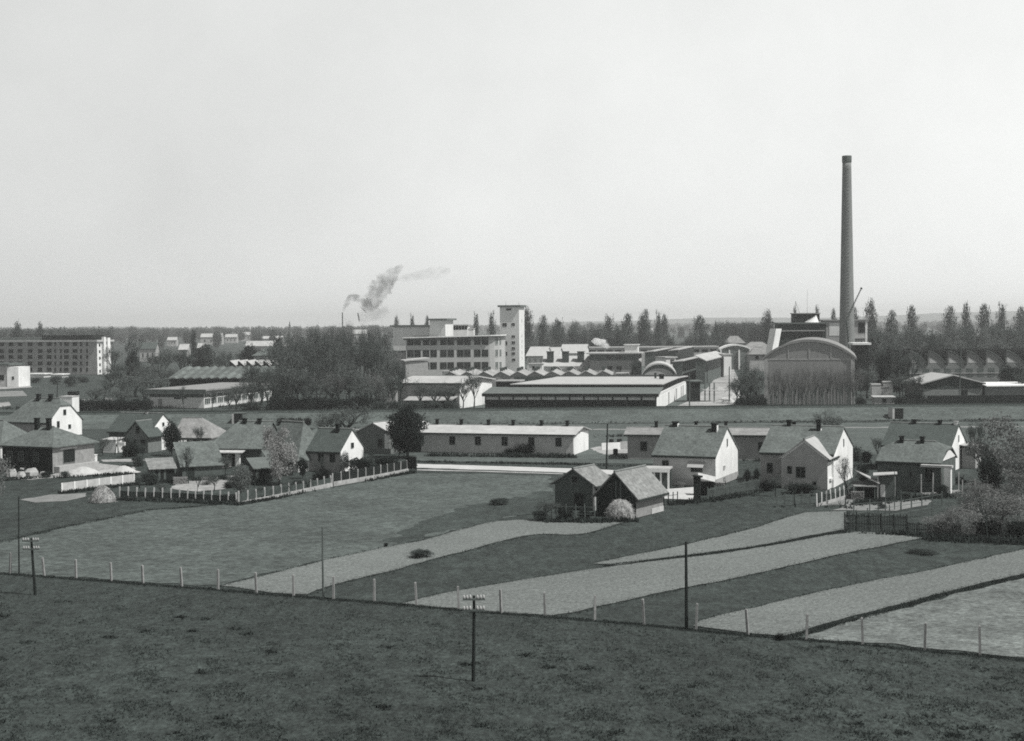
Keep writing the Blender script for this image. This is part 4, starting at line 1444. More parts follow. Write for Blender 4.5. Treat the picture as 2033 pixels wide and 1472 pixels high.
# --- white sawtooth roof further back
ang = 0
O, L = fsite(455, 556, 731, 470, ang)
h = zf(455, 731, 470)
sh = empty('sawtooth_shed', O, ang, 'shed with white sawtooth roof slats left of the tall copse', 'shed')
mb = MB(); mb.box(0, L, 0, 16, 0, h - .05); mb.build('wall', MIDW, sh)
n = 6
mb = MB()
for i in range(n):
    x0, x1 = L * i / n, L * (i + 1) / n
    mb.shell([(x0 + .3, 0, h + 2.3), (x1, 0, h + .1), (x1, 16, h + .1), (x0 + .3, 16, h + 2.3)], [(0, 1, 2, 3)], .15)
mb.build('roof', mat('white_sheet_roof', .40, .1, .5), sh)
mb = MB()
for i in range(n):
    x0 = L * i / n
    mb.box(x0 + .02, x0 + .28, .2, 15.8, h, h + 2.2)
mb.build('skylight', GLASS, sh)
# --- hip roofed house in the distance
O, L = fsite(504, 556, 704, 560, R(-6))
hh = zf(504, 705, 560)
p = empty('hipped_villa', O, R(-6), 'distant house with grey hipped roof between round dark tree and copse', 'house')
gable_block(p, L, 10, hh, zf(530, 690, 565), MIDW, TILE, o=.8, g=.4, left='hip', right='hip', hip=4)
mb = MB(); mb.box(L * .5, L - .1, -.06, -.003, 0, hh - .5); mb.build('white_bay', WHITE, p)
window(p, 'F', L, 10, L * .3, hh - 2.6, 1.4, 1.5, detail=False)
# --- distant white buildings
FAR = [(398, 440, 663, 1500, 'long white roof among trees, far left of the copse'), (447, 470, 664, 1600, 'white boxy building on the plain right of the long white roof'),
       (472, 498, 660, 1800, 'low white building near the horizon left of the copse'), (488, 545, 678, 900, 'bright low roof beyond the round dark tree'),
       (332, 350, 670, 1400, 'small white roof near the apartment block side trees'), (277, 309, 681, 800, 'grey long house under a dark roof right of the apartment block'),
       (355, 372, 684, 800, 'white cottage among the left trees'), (392, 402, 682, 900, 'tiny white cottage right of the left poplar'),
       (520, 560, 668, 1500, 'row of pale roofs on the plain before the copse'), (700, 728, 655, 1600, 'pale building glimpsed through the copse tops'),
       (1035, 1060, 655, 2400, 'pale strip of distant roofs right of the tower'), (1288, 1296, 652, 2200, 'tiny white house on the plain between two poplars'),
       (1960, 2033, 672, 800, 'pale low roof among the trees near the right edge'), (545, 575, 684, 1100, 'pale farm roof just left of the copse')]
for a, b, pt, Y, lab in FAR:
    O, L = fsite(a, b, pt, Y)
    h = max(3.0, zf(a, pt, Y))
    p = empty('distant_building', O, 0, lab, 'building')
    D = max(8, L * .5)
    gable_block(p, L, D, h * .70, h, MIDW, CEMENT if 'grey long' not in lab else TILED, o=.5, g=.4)
    for i in range(3):
        window(p, 'F', L, D, L * (.2 + .3 * i), h * .25, L * .08, h * .2, detail=False)

# --- main office block (three storeys) and wings behind it
ang = R(-3)
Y0 = 545
O, L = fsite(806, 972, 700, Y0, ang)
hT = zf(900, 667, Y0)
mainb = empty('office_building', O, ang, 'three storey factory office with paired dark windows and bright rounded end beside the white tower', 'factory')
D = 16.0
e = 5.2
rpoly = [(-1.2, -1.3), (L + .4, -1.3), (L + 2.3, -.6), (L + 4.2, .7), (L + 5.5, 2.7), (L + e + 1.0, 5.2), (L + e + 1.0, D + 1), (-1.2, D + 1)]
poly = [(0, 0), (L, 0), (L + 1.8, .5), (L + 3.4, 1.6), (L + 4.5, 3.2), (L + e, 5.4), (L + e, D), (0, D)]
mb = MB(); mb.prism(poly, 0, hT - .5); mb.build('wall', mat('office_wall', .42, .10, .3), mainb)
rz = lambda x: hT - 1.0 + .75 * (x + 1.2) / (L + e + 2.2)
mb = MB(); mb.shell([(x, y, rz(x)) for x, y in rpoly], [tuple(range(8))], .38)
rf = mb.build('roof', GREYR, mainb)
mb = MB()
for (xa, ya), (xb, yb) in zip(rpoly[:5], rpoly[1:6]):
    u = Vector((xb - xa, yb - ya, 0)).normalized(); nn = Vector((u.y, -u.x, 0))
    pa, pb = Vector((xa, ya, 0)), Vector((xb, yb, 0))
    q = [pa + nn * .004, pb + nn * .004, pb + nn * .12, pa + nn * .12]
    za, zb_ = rz(xa), rz(xb)
    mb.add([(q[0].x, q[0].y, za + .15), (q[1].x, q[1].y, zb_ + .15), (q[2].x, q[2].y, zb_ + .15), (q[3].x, q[3].y, za + .15), (q[0].x, q[0].y, za + .55), (q[1].x, q[1].y, zb_ + .55), (q[2].x, q[2].y, zb_ + .55), (q[3].x, q[3].y, za + .55)],
           [(0, 3, 2, 1), (4, 5, 6, 7), (0, 1, 5, 4), (1, 2, 6, 5), (2, 3, 7, 6), (3, 0, 4, 7)])
mb.build('roof_edge', WHITE, rf)
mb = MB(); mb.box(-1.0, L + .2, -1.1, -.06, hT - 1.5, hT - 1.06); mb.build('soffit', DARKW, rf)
for py, hw_ in ((685.5, 2.9), (709, 2.8), (733, 2.7)):
    z = zf(900, py, Y0)
    for px0 in (815, 829, 846, 861, 880.5, 895, 914, 928, 948, 963):
        if px0 < 830 and py > 700:
            pass
        a = loc(O, ang, px0, py)
        if a > L - 1.35:
            a = L - 1.35
        window(mainb, 'F', L, D, a, z, 2.55, hw_, bars=1, fr=SASH)
    # windows of the rounded end
    for a, q in ((L + 2.68, 1.02), (L + 4.02, 2.42)):
        th = math.atan2(2.2, 2.2)
        Mw = Matrix.Translation((a, q, 0)) @ Matrix.Rotation(R(35 if a < L + 3.3 else 55), 4, 'Z')
        window(mainb, 'F', 2, 2, 0, z, 1.25, hw_, bars=1, M=Mw, fr=WHITE, pane=mat('dusty_glass', .09))
# penthouses / rear blocks
r_, O2, L2, h2, rf2 = block('rear_factory_block', 'light factory block with wide flat roof behind the left end of the office', 780, 850, 646, 575, 20, R(-16), wall=WHITE, roof=GREYR, over=1.0, slab=.7, cat='factory')
mb = MB(); mb.box(L2 * .55, L2 + .02, -.05, -.003, h2 - 9, h2 - 4.3); mb.build('shaded_panel', mat('office_wall', .42), r_)
window(r_, 'F', L2, 20, L2 * .62, h2 - 8.5, 1.8, 1.0, detail=False, pane=MIDW)
r_, O2, L2, h2, rf2 = block('stair_tower', 'square penthouse with overhanging flat roof above the office', 853, 884, 633, 562, 9, R(-18), wall=WHITE, roof=GREYR, over=1.1, slab=.7, cat='factory')
mb = MB(); mb.box(L2 * .74, L2 * .77, -.05, -.003, h2 - 9, h2 - .8); mb.build('downpipe', WHITE, r_)
r_, O2, L2, h2, rf2 = block('rooftop_hall', 'small white rooftop hall with dark window band, between penthouse and white tower', 893, 928, 645, 572, 9, R(-4), wall=WHITE, roof=MIDW, over=.5, slab=.4, cat='factory')
for i in range(6):
    window(r_, 'F', L2, 9, L2 * (i + .5) / 6, h2 - 2.0, L2 / 7, 1.5, detail=False)
block('rooftop_hall', 'small pale box right of the white rooftop hall', 929, 940, 652, 574, 6, R(-4), wall=LIGHT, roof=CONCL, over=.2, slab=.3, cat='factory')
block('annex', 'low pale annex at the left foot of the rear factory block', 772, 803, 697, 560, 10, R(-8), wall=mat('pale_annex', .45, .1), roof=GREYR, over=.5, slab=.4, cat='factory')
r_, O2, L2, h2, rf2 = block('ramp_roof', 'pale low roof in front of the office left bay', 805, 850, 716, 480, 10, R(12), wall=MIDW, roof=CEMENT, over=.5, slab=.4, cat='shed', tilt=.8)
# --- white tower
ang = R(-16)
Yt = 566
O, L = fsite(993, 1031, 700, Yt, ang)
yc = Yt + L * math.sin(ang)
k = kx(1041.5, 700); cx_ = O.x + L * math.cos(ang)
D = (k * yc - cx_) / (-math.sin(ang) - k * math.cos(ang))
hT = zf(1012, 610, Yt)
tw = empty('white_tower', O, ang, 'tall white square factory tower with thin dark roof slab and small windows', 'tower')
mb = MB(); mb.box(0, L, 0, D, 0, hT); mb.build('wall', mat('tower_wall', .66, .06, .4), tw)
mb = MB(); mb.box(-.7, L + .8, -.8, D + .7, hT + .003, hT + .75); mb.build('roof', mat('slab_grey', .12, .1), tw)
mb = MB(); mb.tube((L * .28, 1, hT + .75), (L * .28, 1, hT + 2.2), .06, .04, 5); mb.tube((L * .97, 1, hT + .75), (L * .97, 1, hT + 2.0), .06, .04, 5); mb.build('antenna', METAL, tw)
for px, py, w, hh in ((1002, 649, 1.9, 1.5), (1019, 647.5, 1.4, 1.2), (1019.5, 671, 1.4, 1.0), (1019.5, 683, 1.4, 1.1), (1019.5, 694.5, 1.4, 1.1), (1019.5, 705, 1.4, 1.1), (1020, 717, 1.4, 1.1), (1003, 685, 1.9, 1.5), (1003, 706, 1.9, 1.5), (1010, 617, 2.2, .9)):
    window(tw, 'F', L, D, loc(O, ang, px, py), zf(px, py, Yt), w, hh, bars=1, fr=CONC if py > 620 else CONCL)
for py in (640, 670, 681, 692, 703, 715):
    window(tw, 'R', L, D, D * .5, zf(1036, py, yc), .7, 1.2, detail=False, pane=MIDW)

# --- row of small gabled roofs (multi-span shed)
ang = R(-5)
Ym = 452
O, L = fsite(878, 1216, 745, Ym, ang)
sh = empty('multi_gable_shed', O, ang, 'long white shed of ten small parallel gable roofs with little roof vents', 'factory shed')
n = 10
P_ = L / n
h0 = zf(1000, 747, Ym - 1.2)
h1 = zf(1000, 738, Ym - 1.2)
D = 26
mb = MB()
for i in range(n):
    x0 = i * P_
    mb.add([(x0, 0, 0), (x0 + P_, 0, 0), (x0 + P_, 0, h0), (x0 + P_ * .45, 0, h1), (x0, 0, h0)], [(0, 1, 2, 3, 4)])
mb.add([(0, 0, 0), (0, D, 0), (0, D, h0), (0, 0, h0)], [(0, 3, 2, 1)])
mb.add([(L, 0, 0), (L, D, 0), (L, D, h0), (L, 0, h0)], [(0, 1, 2, 3)])
mb.build('wall', mat('shed_wall', .24, .15, .4), sh)
for i in range(n):
    x0 = i * P_
    mb = MB()
    mb.shell([(x0, -.4, h0), (x0 + P_ * .45, -.4, h1), (x0 + P_ * .45, D, h1), (x0, D, h0)], [(0, 1, 2, 3)], .12)
    mb.shell([(x0 + P_ * .45, -.4, h1), (x0 + P_, -.4, h0), (x0 + P_, D, h0), (x0 + P_ * .45, D, h1)], [(0, 1, 2, 3)], .12)
    rf = mb.build('roof', mat('shed_sheet_roof', .30, .2, .4, fine=(1.5, .15), big=(.1, .2)), sh)
    for q in (3, 10, 18):
        mb = MB(); mb.box(x0 + P_ * .45 - .45, x0 + P_ * .45 + .45, q - .6, q + .6, h1 + .05, h1 + 1.0); mb.build('roof_vent', METAL, rf)
# --- workshop with white lit end (left of the dark fronted shed)
ang = R(-18)
c = G(912, 812)
ca, sa = math.cos(ang), math.sin(ang)
k = kx(790, 812); L = (c.x - k * c.y) / (ca - k * sa)
O = Vector((c.x - L * ca, c.y - L * sa, 0)); k = kx(977, 812); D = (k * c.y - c.x) / (-sa - k * ca)
h = zf(912, 762, c.y)
wk = empty('end_lit_workshop', O, ang, 'grey workshop with bright white end wall and black lean-to left of the factory shed', 'workshop')
gable_block(wk, L, D, h, h + 1.1, MIDW, CEMENT, o=.8, g=.8, t=.25)
mb = MB(); mb.box(L + .003, L + .06, .1, D - .1, 0, h - .5); mb.build('end_render', WHITE, wk)
window(wk, 'R', L, D, D * .72, .1, 1.6, 2.4, pane=MIDW, name='door')
window(wk, 'F', L, D, L * .70, 1.9, 2.2, 2.1, bars=1)
window(wk, 'F', L, D, L * .87, 1.9, 2.2, 2.1, bars=1)
mb = MB(); mb.shell([(L * .2, -4.2, 2.0), (L * .98, -4.2, 2.0), (L * .98, -.05, 2.9), (L * .2, -.05, 2.9)], [(0, 1, 2, 3)], .12); mb.build('lean_to_roof', CONC, wk)
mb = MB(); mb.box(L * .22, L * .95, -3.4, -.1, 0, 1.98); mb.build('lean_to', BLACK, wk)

# --- shed with dark front and light window strip
ang = R(-12)
c = G(1303, 817)
ca, sa = math.cos(ang), math.sin(ang)
k = kx(964, 817); L = (c.x - k * c.y) / (ca - k * sa)
O = Vector((c.x - L * ca, c.y - L * sa, 0))
k = kx(1362, 812); D = (k * c.y - c.x) / (-sa - k * ca)
h = zf(1303, 783, c.y)
ds = empty('long_factory_shed', O, ang, 'long low factory shed with black front and strip of pale panels behind the railway', 'factory shed')
mb = MB(); mb.box(0, L, 0, D, 0, h - .15); mb.build('wall', LIGHT, ds)
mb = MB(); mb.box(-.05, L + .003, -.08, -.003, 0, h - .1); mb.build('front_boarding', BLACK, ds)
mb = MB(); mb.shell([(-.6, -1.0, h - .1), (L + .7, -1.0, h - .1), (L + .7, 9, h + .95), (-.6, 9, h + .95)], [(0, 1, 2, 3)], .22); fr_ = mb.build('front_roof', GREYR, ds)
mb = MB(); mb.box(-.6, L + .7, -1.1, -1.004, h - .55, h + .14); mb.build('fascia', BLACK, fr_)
h3 = zf(1200, 752.5, c.y + D * .6 + 4)
mb = MB(); mb.box(L * .12, L - .5, 9.2, D - 1, h - .2, h + 1.5); mb.build('clerestory', BLACK, ds)
mb = MB(); mb.shell([(L * .10, 8.6, h + 1.7), (L + .6, 8.6, h + 1.7), (L + .6, D * .62, h3 + .1), (L * .18, D * .62, h3 + .1)], [(0, 1, 2, 3)], .2)
mb.shell([(L * .18, D * .62, h3 + .1), (L + .6, D * .62, h3 + .1), (L + .6, D + .5, h + 1.0), (L * .1, D + .5, h + 1.0)], [(0, 1, 2, 3)], .2)
rf = mb.build('upper_roof', mat('white_sheet_roof', .40), ds)
n = 12
zt, zb = zf(1200, 784.5, c.y), zf(1200, 795.5, c.y)
for i in range(n):
    a0 = L * (i + .06) / n
    a1 = L * (i + .94) / n
    mb = MB(); mb.box(a0, a1, -.13, -.085, zb, zt); mb.build('strip_panel', mat('strip_panel', .50, .2, .9, stretch=(3, 1, .6)), ds)
for i in range(n + 1):
    mb = MB(); a = L * i / n; mb.box(a - .1, a + .1, -.2, -.131, 0, h - .15); mb.build('pilaster', mat('pilaster', .05), ds)
mb = MB(); mb.box(L + .003, L + .05, .2, D - .2, 0, h - .8); mb.build('end_render', WHITE, ds)
for a in (.36, .62, .80, .87):
    window(ds, 'R', L, D, D * a, 0.1, 1.9, h - 1.0, pane=MIDW, bars=0, fr=MIDW, name='door').location.x = .06
chimney(rf, L * .88, D * .55, h3 - .5, h3 + 1.6, .5, METAL)
chimney(rf, L * .93, D * .5, h3 - .5, h3 + 1.4, 1.1, BLACK)
# yard lean-to right of it
r_, O2, L2, h2, _ = block('yard_canopy', 'dark open canopy of pipes and props beside the pale factory street', 1373, 1390, 756, 352, 4, R(10), wall=BLACK, roof=GREYR, over=.6, slab=.3, cat='shed')
for i in range(3):
    mb = MB(); mb.box(L2 + 1 + i * 1.2, L2 + 1.25 + i * 1.2, -.5, -.25, 0, h2 - .6); mb.build('prop', WOODG, r_)
mb = MB(); mb.shell([(L2 + .65, -1, h2 - 2.4), (L2 + 5, -1, h2 - 2.7), (L2 + 5, 3, h2 - 2.7), (L2 + .65, 3, h2 - 2.4)], [(0, 1, 2, 3)], .15); mb.build('awning', CONCL, r_)

# --- white gabled works right of the tower
for lab, a, b, pyt, Y, Dd in (('white gable roofed works building just right of the white tower', 1046, 1080, 691, 600, 26), ('second white roofed works building right of the tower', 1084, 1106, 692, 610, 22), ('long white roofed works building behind three dark ducts', 1112, 1160, 686, 625, 22)):
    O, L = fsite(a, b, 730, Y, R(-10))
    h = zf(a, pyt, Y)
    p = empty('works_building', O, R(-10), lab, 'factory')
    gable_block(p, L, Dd, h - 3.6, h, LIGHT, mat('white_sheet_roof', .40), o=.6, g=.5, t=.3)
    for i in range(3):
        window(p, 'F', L, Dd, L * (i + .5) / 3, 2.2, L * .14, 2.6, detail=False, pane=MIDW)
r_, O2, L2, h2, _ = block('low_works', 'low white works wall with three dark ducts in front', 1080, 1172, 709, 520, 10, R(-5), wall=WHITE, roof=CEMENT, over=.3, slab=.3, cat='factory')
mb = MB(); mb.shell([(-.3, -8, h2 - 3.4), (L2 + .3, -8, h2 - 3.4), (L2 + .3, .3, h2 + .1), (-.3, .3, h2 + .1)], [(0, 1, 2, 3)], .2); mb.build('front_roof', mat('white_sheet_roof', .40), r_)
mb = MB(); mb.box(0, L2, -7.5, -.1, 0, h2 - 3.3); mb.build('front_wall', WHITE, r_)
for i, px in enumerate((1094, 1124, 1154)):
    x = loc(O2, R(-5), px, 715)
    mb = MB(); mb.box(x - 1.2, x + 1.2, -5.2, -2.8, 0, zf(px, 699, 515)); mb.box(x - 1.4, x + 1.4, -5.4, -2.6, zf(px, 699, 518) + .003, zf(px, 697.5, 518))
    o = mb.build('air_duct', METAL, r_)
for i in range(3):
    x = L2 * (.28 + .32 * i)
    mb = MB(); vs = []; fs = []
    for y in (-11, -8.1):
        for q in range(9):
            th = math.pi * q / 8
            vs.append((x - 2.3 * math.cos(th), y, 2.3 + 2.0 * math.sin(th)))
    for q in range(8):
        fs.append((q, q + 1, q + 10, q + 9))
    mb.add(vs, fs); mb.add([(x - 2.2, -10.9, 0), (x + 2.2, -10.9, 0), (x + 2.2, -10.9, 2.2), (x - 2.2, -10.9, 2.2)], [(0, 1, 2, 3)])
    mb.build('vault_roof', CONC, r_)
# --- two storey workshop office
ang = R(-9)
r_, O2, L2, h2, rf2 = block('two_storey_workshop', 'dark banded two storey workshop with pale flat roof edge and small windows', 1171, 1268, 701, 505, 15, ang, wall=mat('ws_wall', .26, .1), roof=CEMENT, over=1.2, slab=.45, cat='workshop')
mb = MB(); mb.box(-.02, L2 + .003, -.06, -.003, zf(1200, 716, 505), h2 - .5); mb.build('upper_band', mat('ws_band', .10, .1), r_)
for px, py in ((1209, 714), (1229, 714), (1229, 735), (1211, 735)):
    window(r_, 'F', L2, 15, loc(O2, ang, px, py), zf(px, py, 505), 2.0, 1.5, bars=1, fr=CONC).location.y = -.06
mb = MB(); mb.box(L2 + .003, L2 + .06, .5, 14.5, 3, h2 - .8)
mb.build('ribbed_end', mat('ribbed_white', .6, .1, 1.0, bands=('Y', 1.2, .2, 0)), r_)
mb = MB(); mb.box(L2 * .70, L2 * .97, 3, 9, h2 + .01, h2 + 2.6); mb.box(L2 * .68, L2 * .99, 2.6, 9.4, h2 + 2.603, h2 + 2.9); mb.build('penthouse', LIGHT, r_)
# --- flat long building behind
r_, O2, L2, h2, _ = block('long_flat_building', 'very long low building with thin flat roof line before the poplar row', 1150, 1425, 690, 640, 14, R(-2), wall=MIDW, roof=CONC, over=.6, slab=.5, cat='factory')
for i in range(16):
    window(r_, 'F', L2, 14, L2 * (i + .5) / 16, h2 - 2.6, L2 / 22, 1.3, detail=False)
# --- steam cloud over it is left out on purpose only if absent; build as small white vent cloud below
# --- dark glazed north-light halls along the street
for lab, a, b, pyt, pyb, Y in (('dark glazed hall side nearest the two storey workshop', 1297, 1334, 697, 716, 500), ('dark glazed hall side, second along the pale street', 1345, 1377, 694, 719, 505),
                               ('large dark glazed hall side above the vaulted shed', 1354, 1396, 716, 738, 455), ('dark glazed hall side farthest right along the pale street', 1400, 1439, 716, 738, 455)):
    ang = R(76) if Y < 480 else R(78)
    O, L = fsite(a, b, pyb, Y, ang)
    h = zf(a, pyt, Y)
    zb = zf(a, pyb, Y)
    p = empty('glazed_hall', O, ang, lab, 'factory hall')
    D = 3.0
    up = 1.7 if 'farthest' in lab else -.3
    mb = MB(); mb.box(0, L, 0, D, 0, h - .3 + min(0, up)); mb.build('wall', DARKW, p)
    mb = MB(); mb.shell([(-.3, -.4, h - .29), (L + .3, -.4, h - .29), (L + .3, D + .3, h - .29 + up), (-.3, D + .3, h - .29 + up)], [(0, 1, 2, 3)], .3); mb.build('roof', CEMENT, p)
    mb = MB(); mb.box(.1, L - .1, -.1, -.003, max(.5, zb), h - .35); gl = mb.build('glazing', GLASS, p)
    mb = MB()
    nb = 12
    for i in range(nb + 1):
        x = .1 + (L - .2) * i / nb
        mb.box(x - .08, x + .08, -.16, -.101, max(.5, zb), h - .35)
    mb.build('glazing_bar', FRAMED, gl)
r_, O2, L2, h2, _ = block('end_gable_hall', 'white end hall closing the row of dark glazed halls', 1437, 1452, 703, 505, 14, R(10), wall=WHITE, roof=CEMENT, over=.3, slab=.3, cat='factory hall')


def vault(name, label, pxl, pxr, py_spring, py_top, Y, D, ang, wall, roof, over=.6, th=.5, cat='hall', pil=None):
    O, L = fsite(pxl, pxr, py_spring, Y, ang)
    hs = zf((pxl + pxr) / 2, py_spring, Y)
    hc = zf((pxl + pxr) / 2, py_top, Y)
    root = empty(name, O, ang, label, cat)
    s = hc - hs
    rad = (L * L / 4 + s * s) / (2 * s)
    n = 28
    a0 = math.asin((L / 2) / rad)
    arc = []
    for i in range(n + 1):
        t = -a0 + 2 * a0 * i / n
        arc.append((L / 2 + rad * math.sin(t), hc - rad + rad * math.cos(t)))
    mb = MB()
    front = [(0, 0, 0), (L, 0, 0)] + [(x, 0, z) for x, z in reversed(arc)]
    mb.add(front, [tuple(range(len(front)))])
    back = [(p[0], D, p[2]) for p in front]
    mb.add(back, [tuple(reversed(range(len(back))))])
    mb.add([(L, 0, 0), (L, D, 0), (L, D, hs), (L, 0, hs)], [(0, 1, 2, 3)])
    mb.add([(0, 0, 0), (0, D, 0), (0, D, hs), (0, 0, hs)], [(0, 3, 2, 1)])
    mb.build('wall', wall, root)
    ext = a0 * 1.05
    vs, fs = [], []
    for y in (-over, D + over):
        for i in range(n + 1):
            t = -ext + 2 * ext * i / n
            vs.append((L / 2 + (rad + .02) * math.sin(t), y, hc - rad + (rad + .02) * math.cos(t)))
    for i in range(n):
        fs.append((i, i + 1, n + 1 + i + 1, n + 1 + i))
    mb = MB(); mb.shell(vs, fs, th); rf = mb.build('roof', roof, root)
    return root, L, hs, hc, arc, rf


# --- big vaulted hall
H1, L, hs, hc, arc, rf = vault('vaulted_hall', 'big barrel vaulted hall with grey rendered front below the tall chimney', 1517, 1697, 712, 679, 338, 46, R(-13), mat('hall_wall', .25, .10, .5, stretch=(2.5, 1, .25), fine=(5, .08)), mat('hall_roof', .22, .15, .5, fine=(2, .1)), over=.35, th=.6, cat='hall')
mb = MB(); mb.box(.02, .9, -.25, -.003, 0, hs); mb.build('pier', mat('hall_beam', .34), H1)
mb = MB(); mb.box(L - .9, L - .02, -.25, -.003, 0, hs); mb.build('pier', mat('hall_beam', .34), H1)
mb = MB(); mb.box(.9, L - .9, -.06, -.003, hs - .3, hs); mb.build('beam', mat('hall_beam', .34, .1), H1)
for f in (.27, .5, .74):
    x = L * f
    z = np.interp(x, [p[0] for p in arc], [p[1] for p in arc])
    mb = MB(); mb.box(x - .12, x + .12, -.1, -.003, hs, z - .05); mb.build('mullion', mat('hall_beam', .34), H1)
mb = MB()
rr = random.Random(21)
for i in range(26):
    x = 1.2 + (L - 2.4) * i / 25 + rr.uniform(-.2, .2)
    mb.box(x - .06, x + .06, -.05, -.003, 0, rr.uniform(3, 6.5))
mb.build('front_batten', mat('batten', .22, .2), H1)
# --- small vault shed
H2, L, hs, hc, arc, rf = vault('vault_shed', 'small barrel vaulted shed with white arch edge left of the dark glazed halls', 1275, 1342, 744, 724, 430, 22, R(-6), mat('vault_front', .36, .1), CONCL, over=.5, th=.45, cat='shed')
mb = MB()
n = len(arc)
vs = [(x, -.06, z) for x, z in arc] + [(L / 2 + (x - L / 2) * .88, -.06, hs - .2 + (z - hs) * .70) for x, z in arc]
mb.add(vs, [(i, n + i, n + i + 1, i + 1) for i in range(n - 1)])
mb.build('arch_soffit', DARKW, H2)
r_, O2, L2, h2, _ = block('clerestory_block', 'pale small block with two slit windows between the dark glazed halls', 1322, 1342, 709, 470, 6, R(30), wall=LIGHT, roof=CEMENT, over=.4, slab=.3, cat='building')
for i in range(3):
    window(r_, 'F', L2, 8, L2 * (.5 + .14 * i), h2 - 2.4, .5, 1.4, detail=False)
# --- white curved canopy by the street end
H3, L, hs, hc, arc, rf = vault('curved_canopy', 'white curved canopy roof on white posts at the end of the factory street', 1430, 1490, 695, 687, 585, 8, R(-4), mat('canopy_back', .14), WHITE, over=.5, th=.7, cat='canopy')
for f in (.02, .3, .62, .98):
    mb = MB(); mb.box(L * f - .3, L * f + .3, -.8, -.2, 0, hs); mb.build('post', WHITE, H3)
# --- houses behind it
for a, b, pt, pe, Y, lab in ((1475, 1535, 680, 693, 700, 'wide hipped roof left of the vaulted hall'), (1440, 1478, 668, 680, 760, 'house with pointed grey roof before the far wood'), (1488, 1530, 690, 702, 560, 'low grey hipped roof against the vaulted hall')):
    O, L = fsite(a, b, pe, Y)
    p = empty('hipped_house', O, 0, lab, 'house')
    gable_block(p, L, L * .6, zf(a, pe, Y), zf(a, pt, Y + 5), MIDW, TILEL, o=.6, g=.4, left='hip', right='hip', hip=L * .3)
    window(p, 'F', L, 5, L * .35, zf(a, pe, Y) - 2.4, 1.4, 1.4, detail=False)
    window(p, 'F', L, 5, L * .7, zf(a, pe, Y) - 2.4, 1.4, 1.4, detail=False)

# --- tall chimney
Yc = 440.0
cxm = (kx(1675.5, 310) + 0) * Yc
cb = Vector((kx(1681.5, 690) * Yc, Yc, 0))
zt = zf(1676, 310, Yc)
r0 = 34.0 / 2800 * Yc / 2
r1 = 17.2 / 2800 * Yc / 2
ch = empty('factory_chimney', cb, 0, 'very tall tapering brick chimney rising behind the vaulted hall', 'chimney')
prof = []
n = 40
for i in range(n + 1):
    f = i / n
    prof.append((r0 + (r1 - r0) * f ** .92, zt * f * .97))
mb = MB(); mb.lathe([(r0 * 1.15, 0), (r0 * 1.12, 5)] + prof[4:], 36); mb.build('shaft', STACKB, ch, smooth=True)
mb = MB(); mb.lathe([(r1 + .05, zt * .97), (r1 + .12, zt * .975), (r1 + .13, zt * .992), (r1 + .1, zt), (r1 - .35, zt), (r1 - .35, zt - 1.2)], 36); mb.build('crown_ring', mat('sooty_brick', .10, .2), ch)
mb = MB()
for i in range(60):
    z = 4 + i * (zt - 6) / 60
    f = z / (zt * .97)
    r = r0 + (r1 - r0) * min(1, f) ** .92
    mb.box(-.3, .3, -r - .12, -r - .05, z, z + .06)
mb.build('ladder', METAL, ch)

# --- boiler house group behind the hall
r_, O2, L2, h2, _ = block('boiler_house', 'large dark boiler house behind the left half of the vaulted hall', 1547, 1640, 641, 470, 18, R(-6), wall=mat('boiler_wall', .035, .2, .6), roof=GREYR, over=.5, slab=.5, cat='boiler house')
for i in range(5):
    window(r_, 'F', L2, 18, L2 * (i + .6) / 5.4, h2 - 5.2, L2 / 7, 1.6, detail=False)
mb = MB(); mb.box(L2 * .33, L2 * .90, 5, 13, h2 + .01, h2 + 2.9); mb.build('roof_house', BLACK, r_)
mb = MB(); mb.box(L2 * .31, L2 * .92, 4.6, 13.4, h2 + 2.903, h2 + 3.2); mb.build('roof_house_slab', CONC, r_)
mb = MB(); mb.box(.4, L2 - .4, -.5, -.003, h2 - 2.9, h2 - 2.6); mb.build('walkway', CONC, r_)
mb = MB(); mb.tube((L2 * .37, 3, h2), (L2 * .37, 3, h2 + 7.2), .09, .05, 5); mb.tube((L2 * .62, 3, h2), (L2 * .62, 3, h2 + 11), .05, .04, 4); mb.tube((L2 * .37, 3, h2 + 7), (L2 * .55, 3, h2 - 1), .07, .07, 4); mb.build('mast', METAL, r_)
mb = MB()
for q in range(5):
    mb.lathe([(2.4 - q * .5, h2 + .02 + q * .45), (2.0 - q * .45, h2 + .45 + q * .45)], 14, (L2 * .72 + q * .3, 2.8))
mb.build('ash_heap', WHITE, r_)
# inclined white conveyor
p0 = AT(1534, 692, 455); p1 = AT(1546, 653, 455)
cv = empty('inclined_conveyor', (p0.x, p0.y, 0), R(38), 'bright white steeply inclined conveyor casing left of the boiler house', 'conveyor')
mb = MB()
dx = p1.x - p0.x
mb.add([(-1.2, 0, p0.z - 4), (1.5, 0, p0.z - 4), (1.5 + dx + .9, 0, p1.z), (-1.2 + dx + .9, 0, p1.z), (-1.2, 2.6, p0.z - 4), (1.5, 2.6, p0.z - 4), (1.5 + dx + .9, 2.6, p1.z), (-1.2 + dx + .9, 2.6, p1.z)],
       [(0, 1, 2, 3), (1, 5, 6, 2), (4, 0, 3, 7), (3, 2, 6, 7), (5, 4, 7, 6)])
mb.build('casing', WHITE, cv)
mb = MB(); mb.tube((0, 1.3, 0), (0, 1.3, p0.z - 4), .3, .3, 6); mb.tube((dx * .5 + .5, 1.3, 0), (dx * .5 + .5, 1.3, (p0.z + p1.z) / 2 - 4), .3, .3, 6); mb.build('leg', METAL, cv)
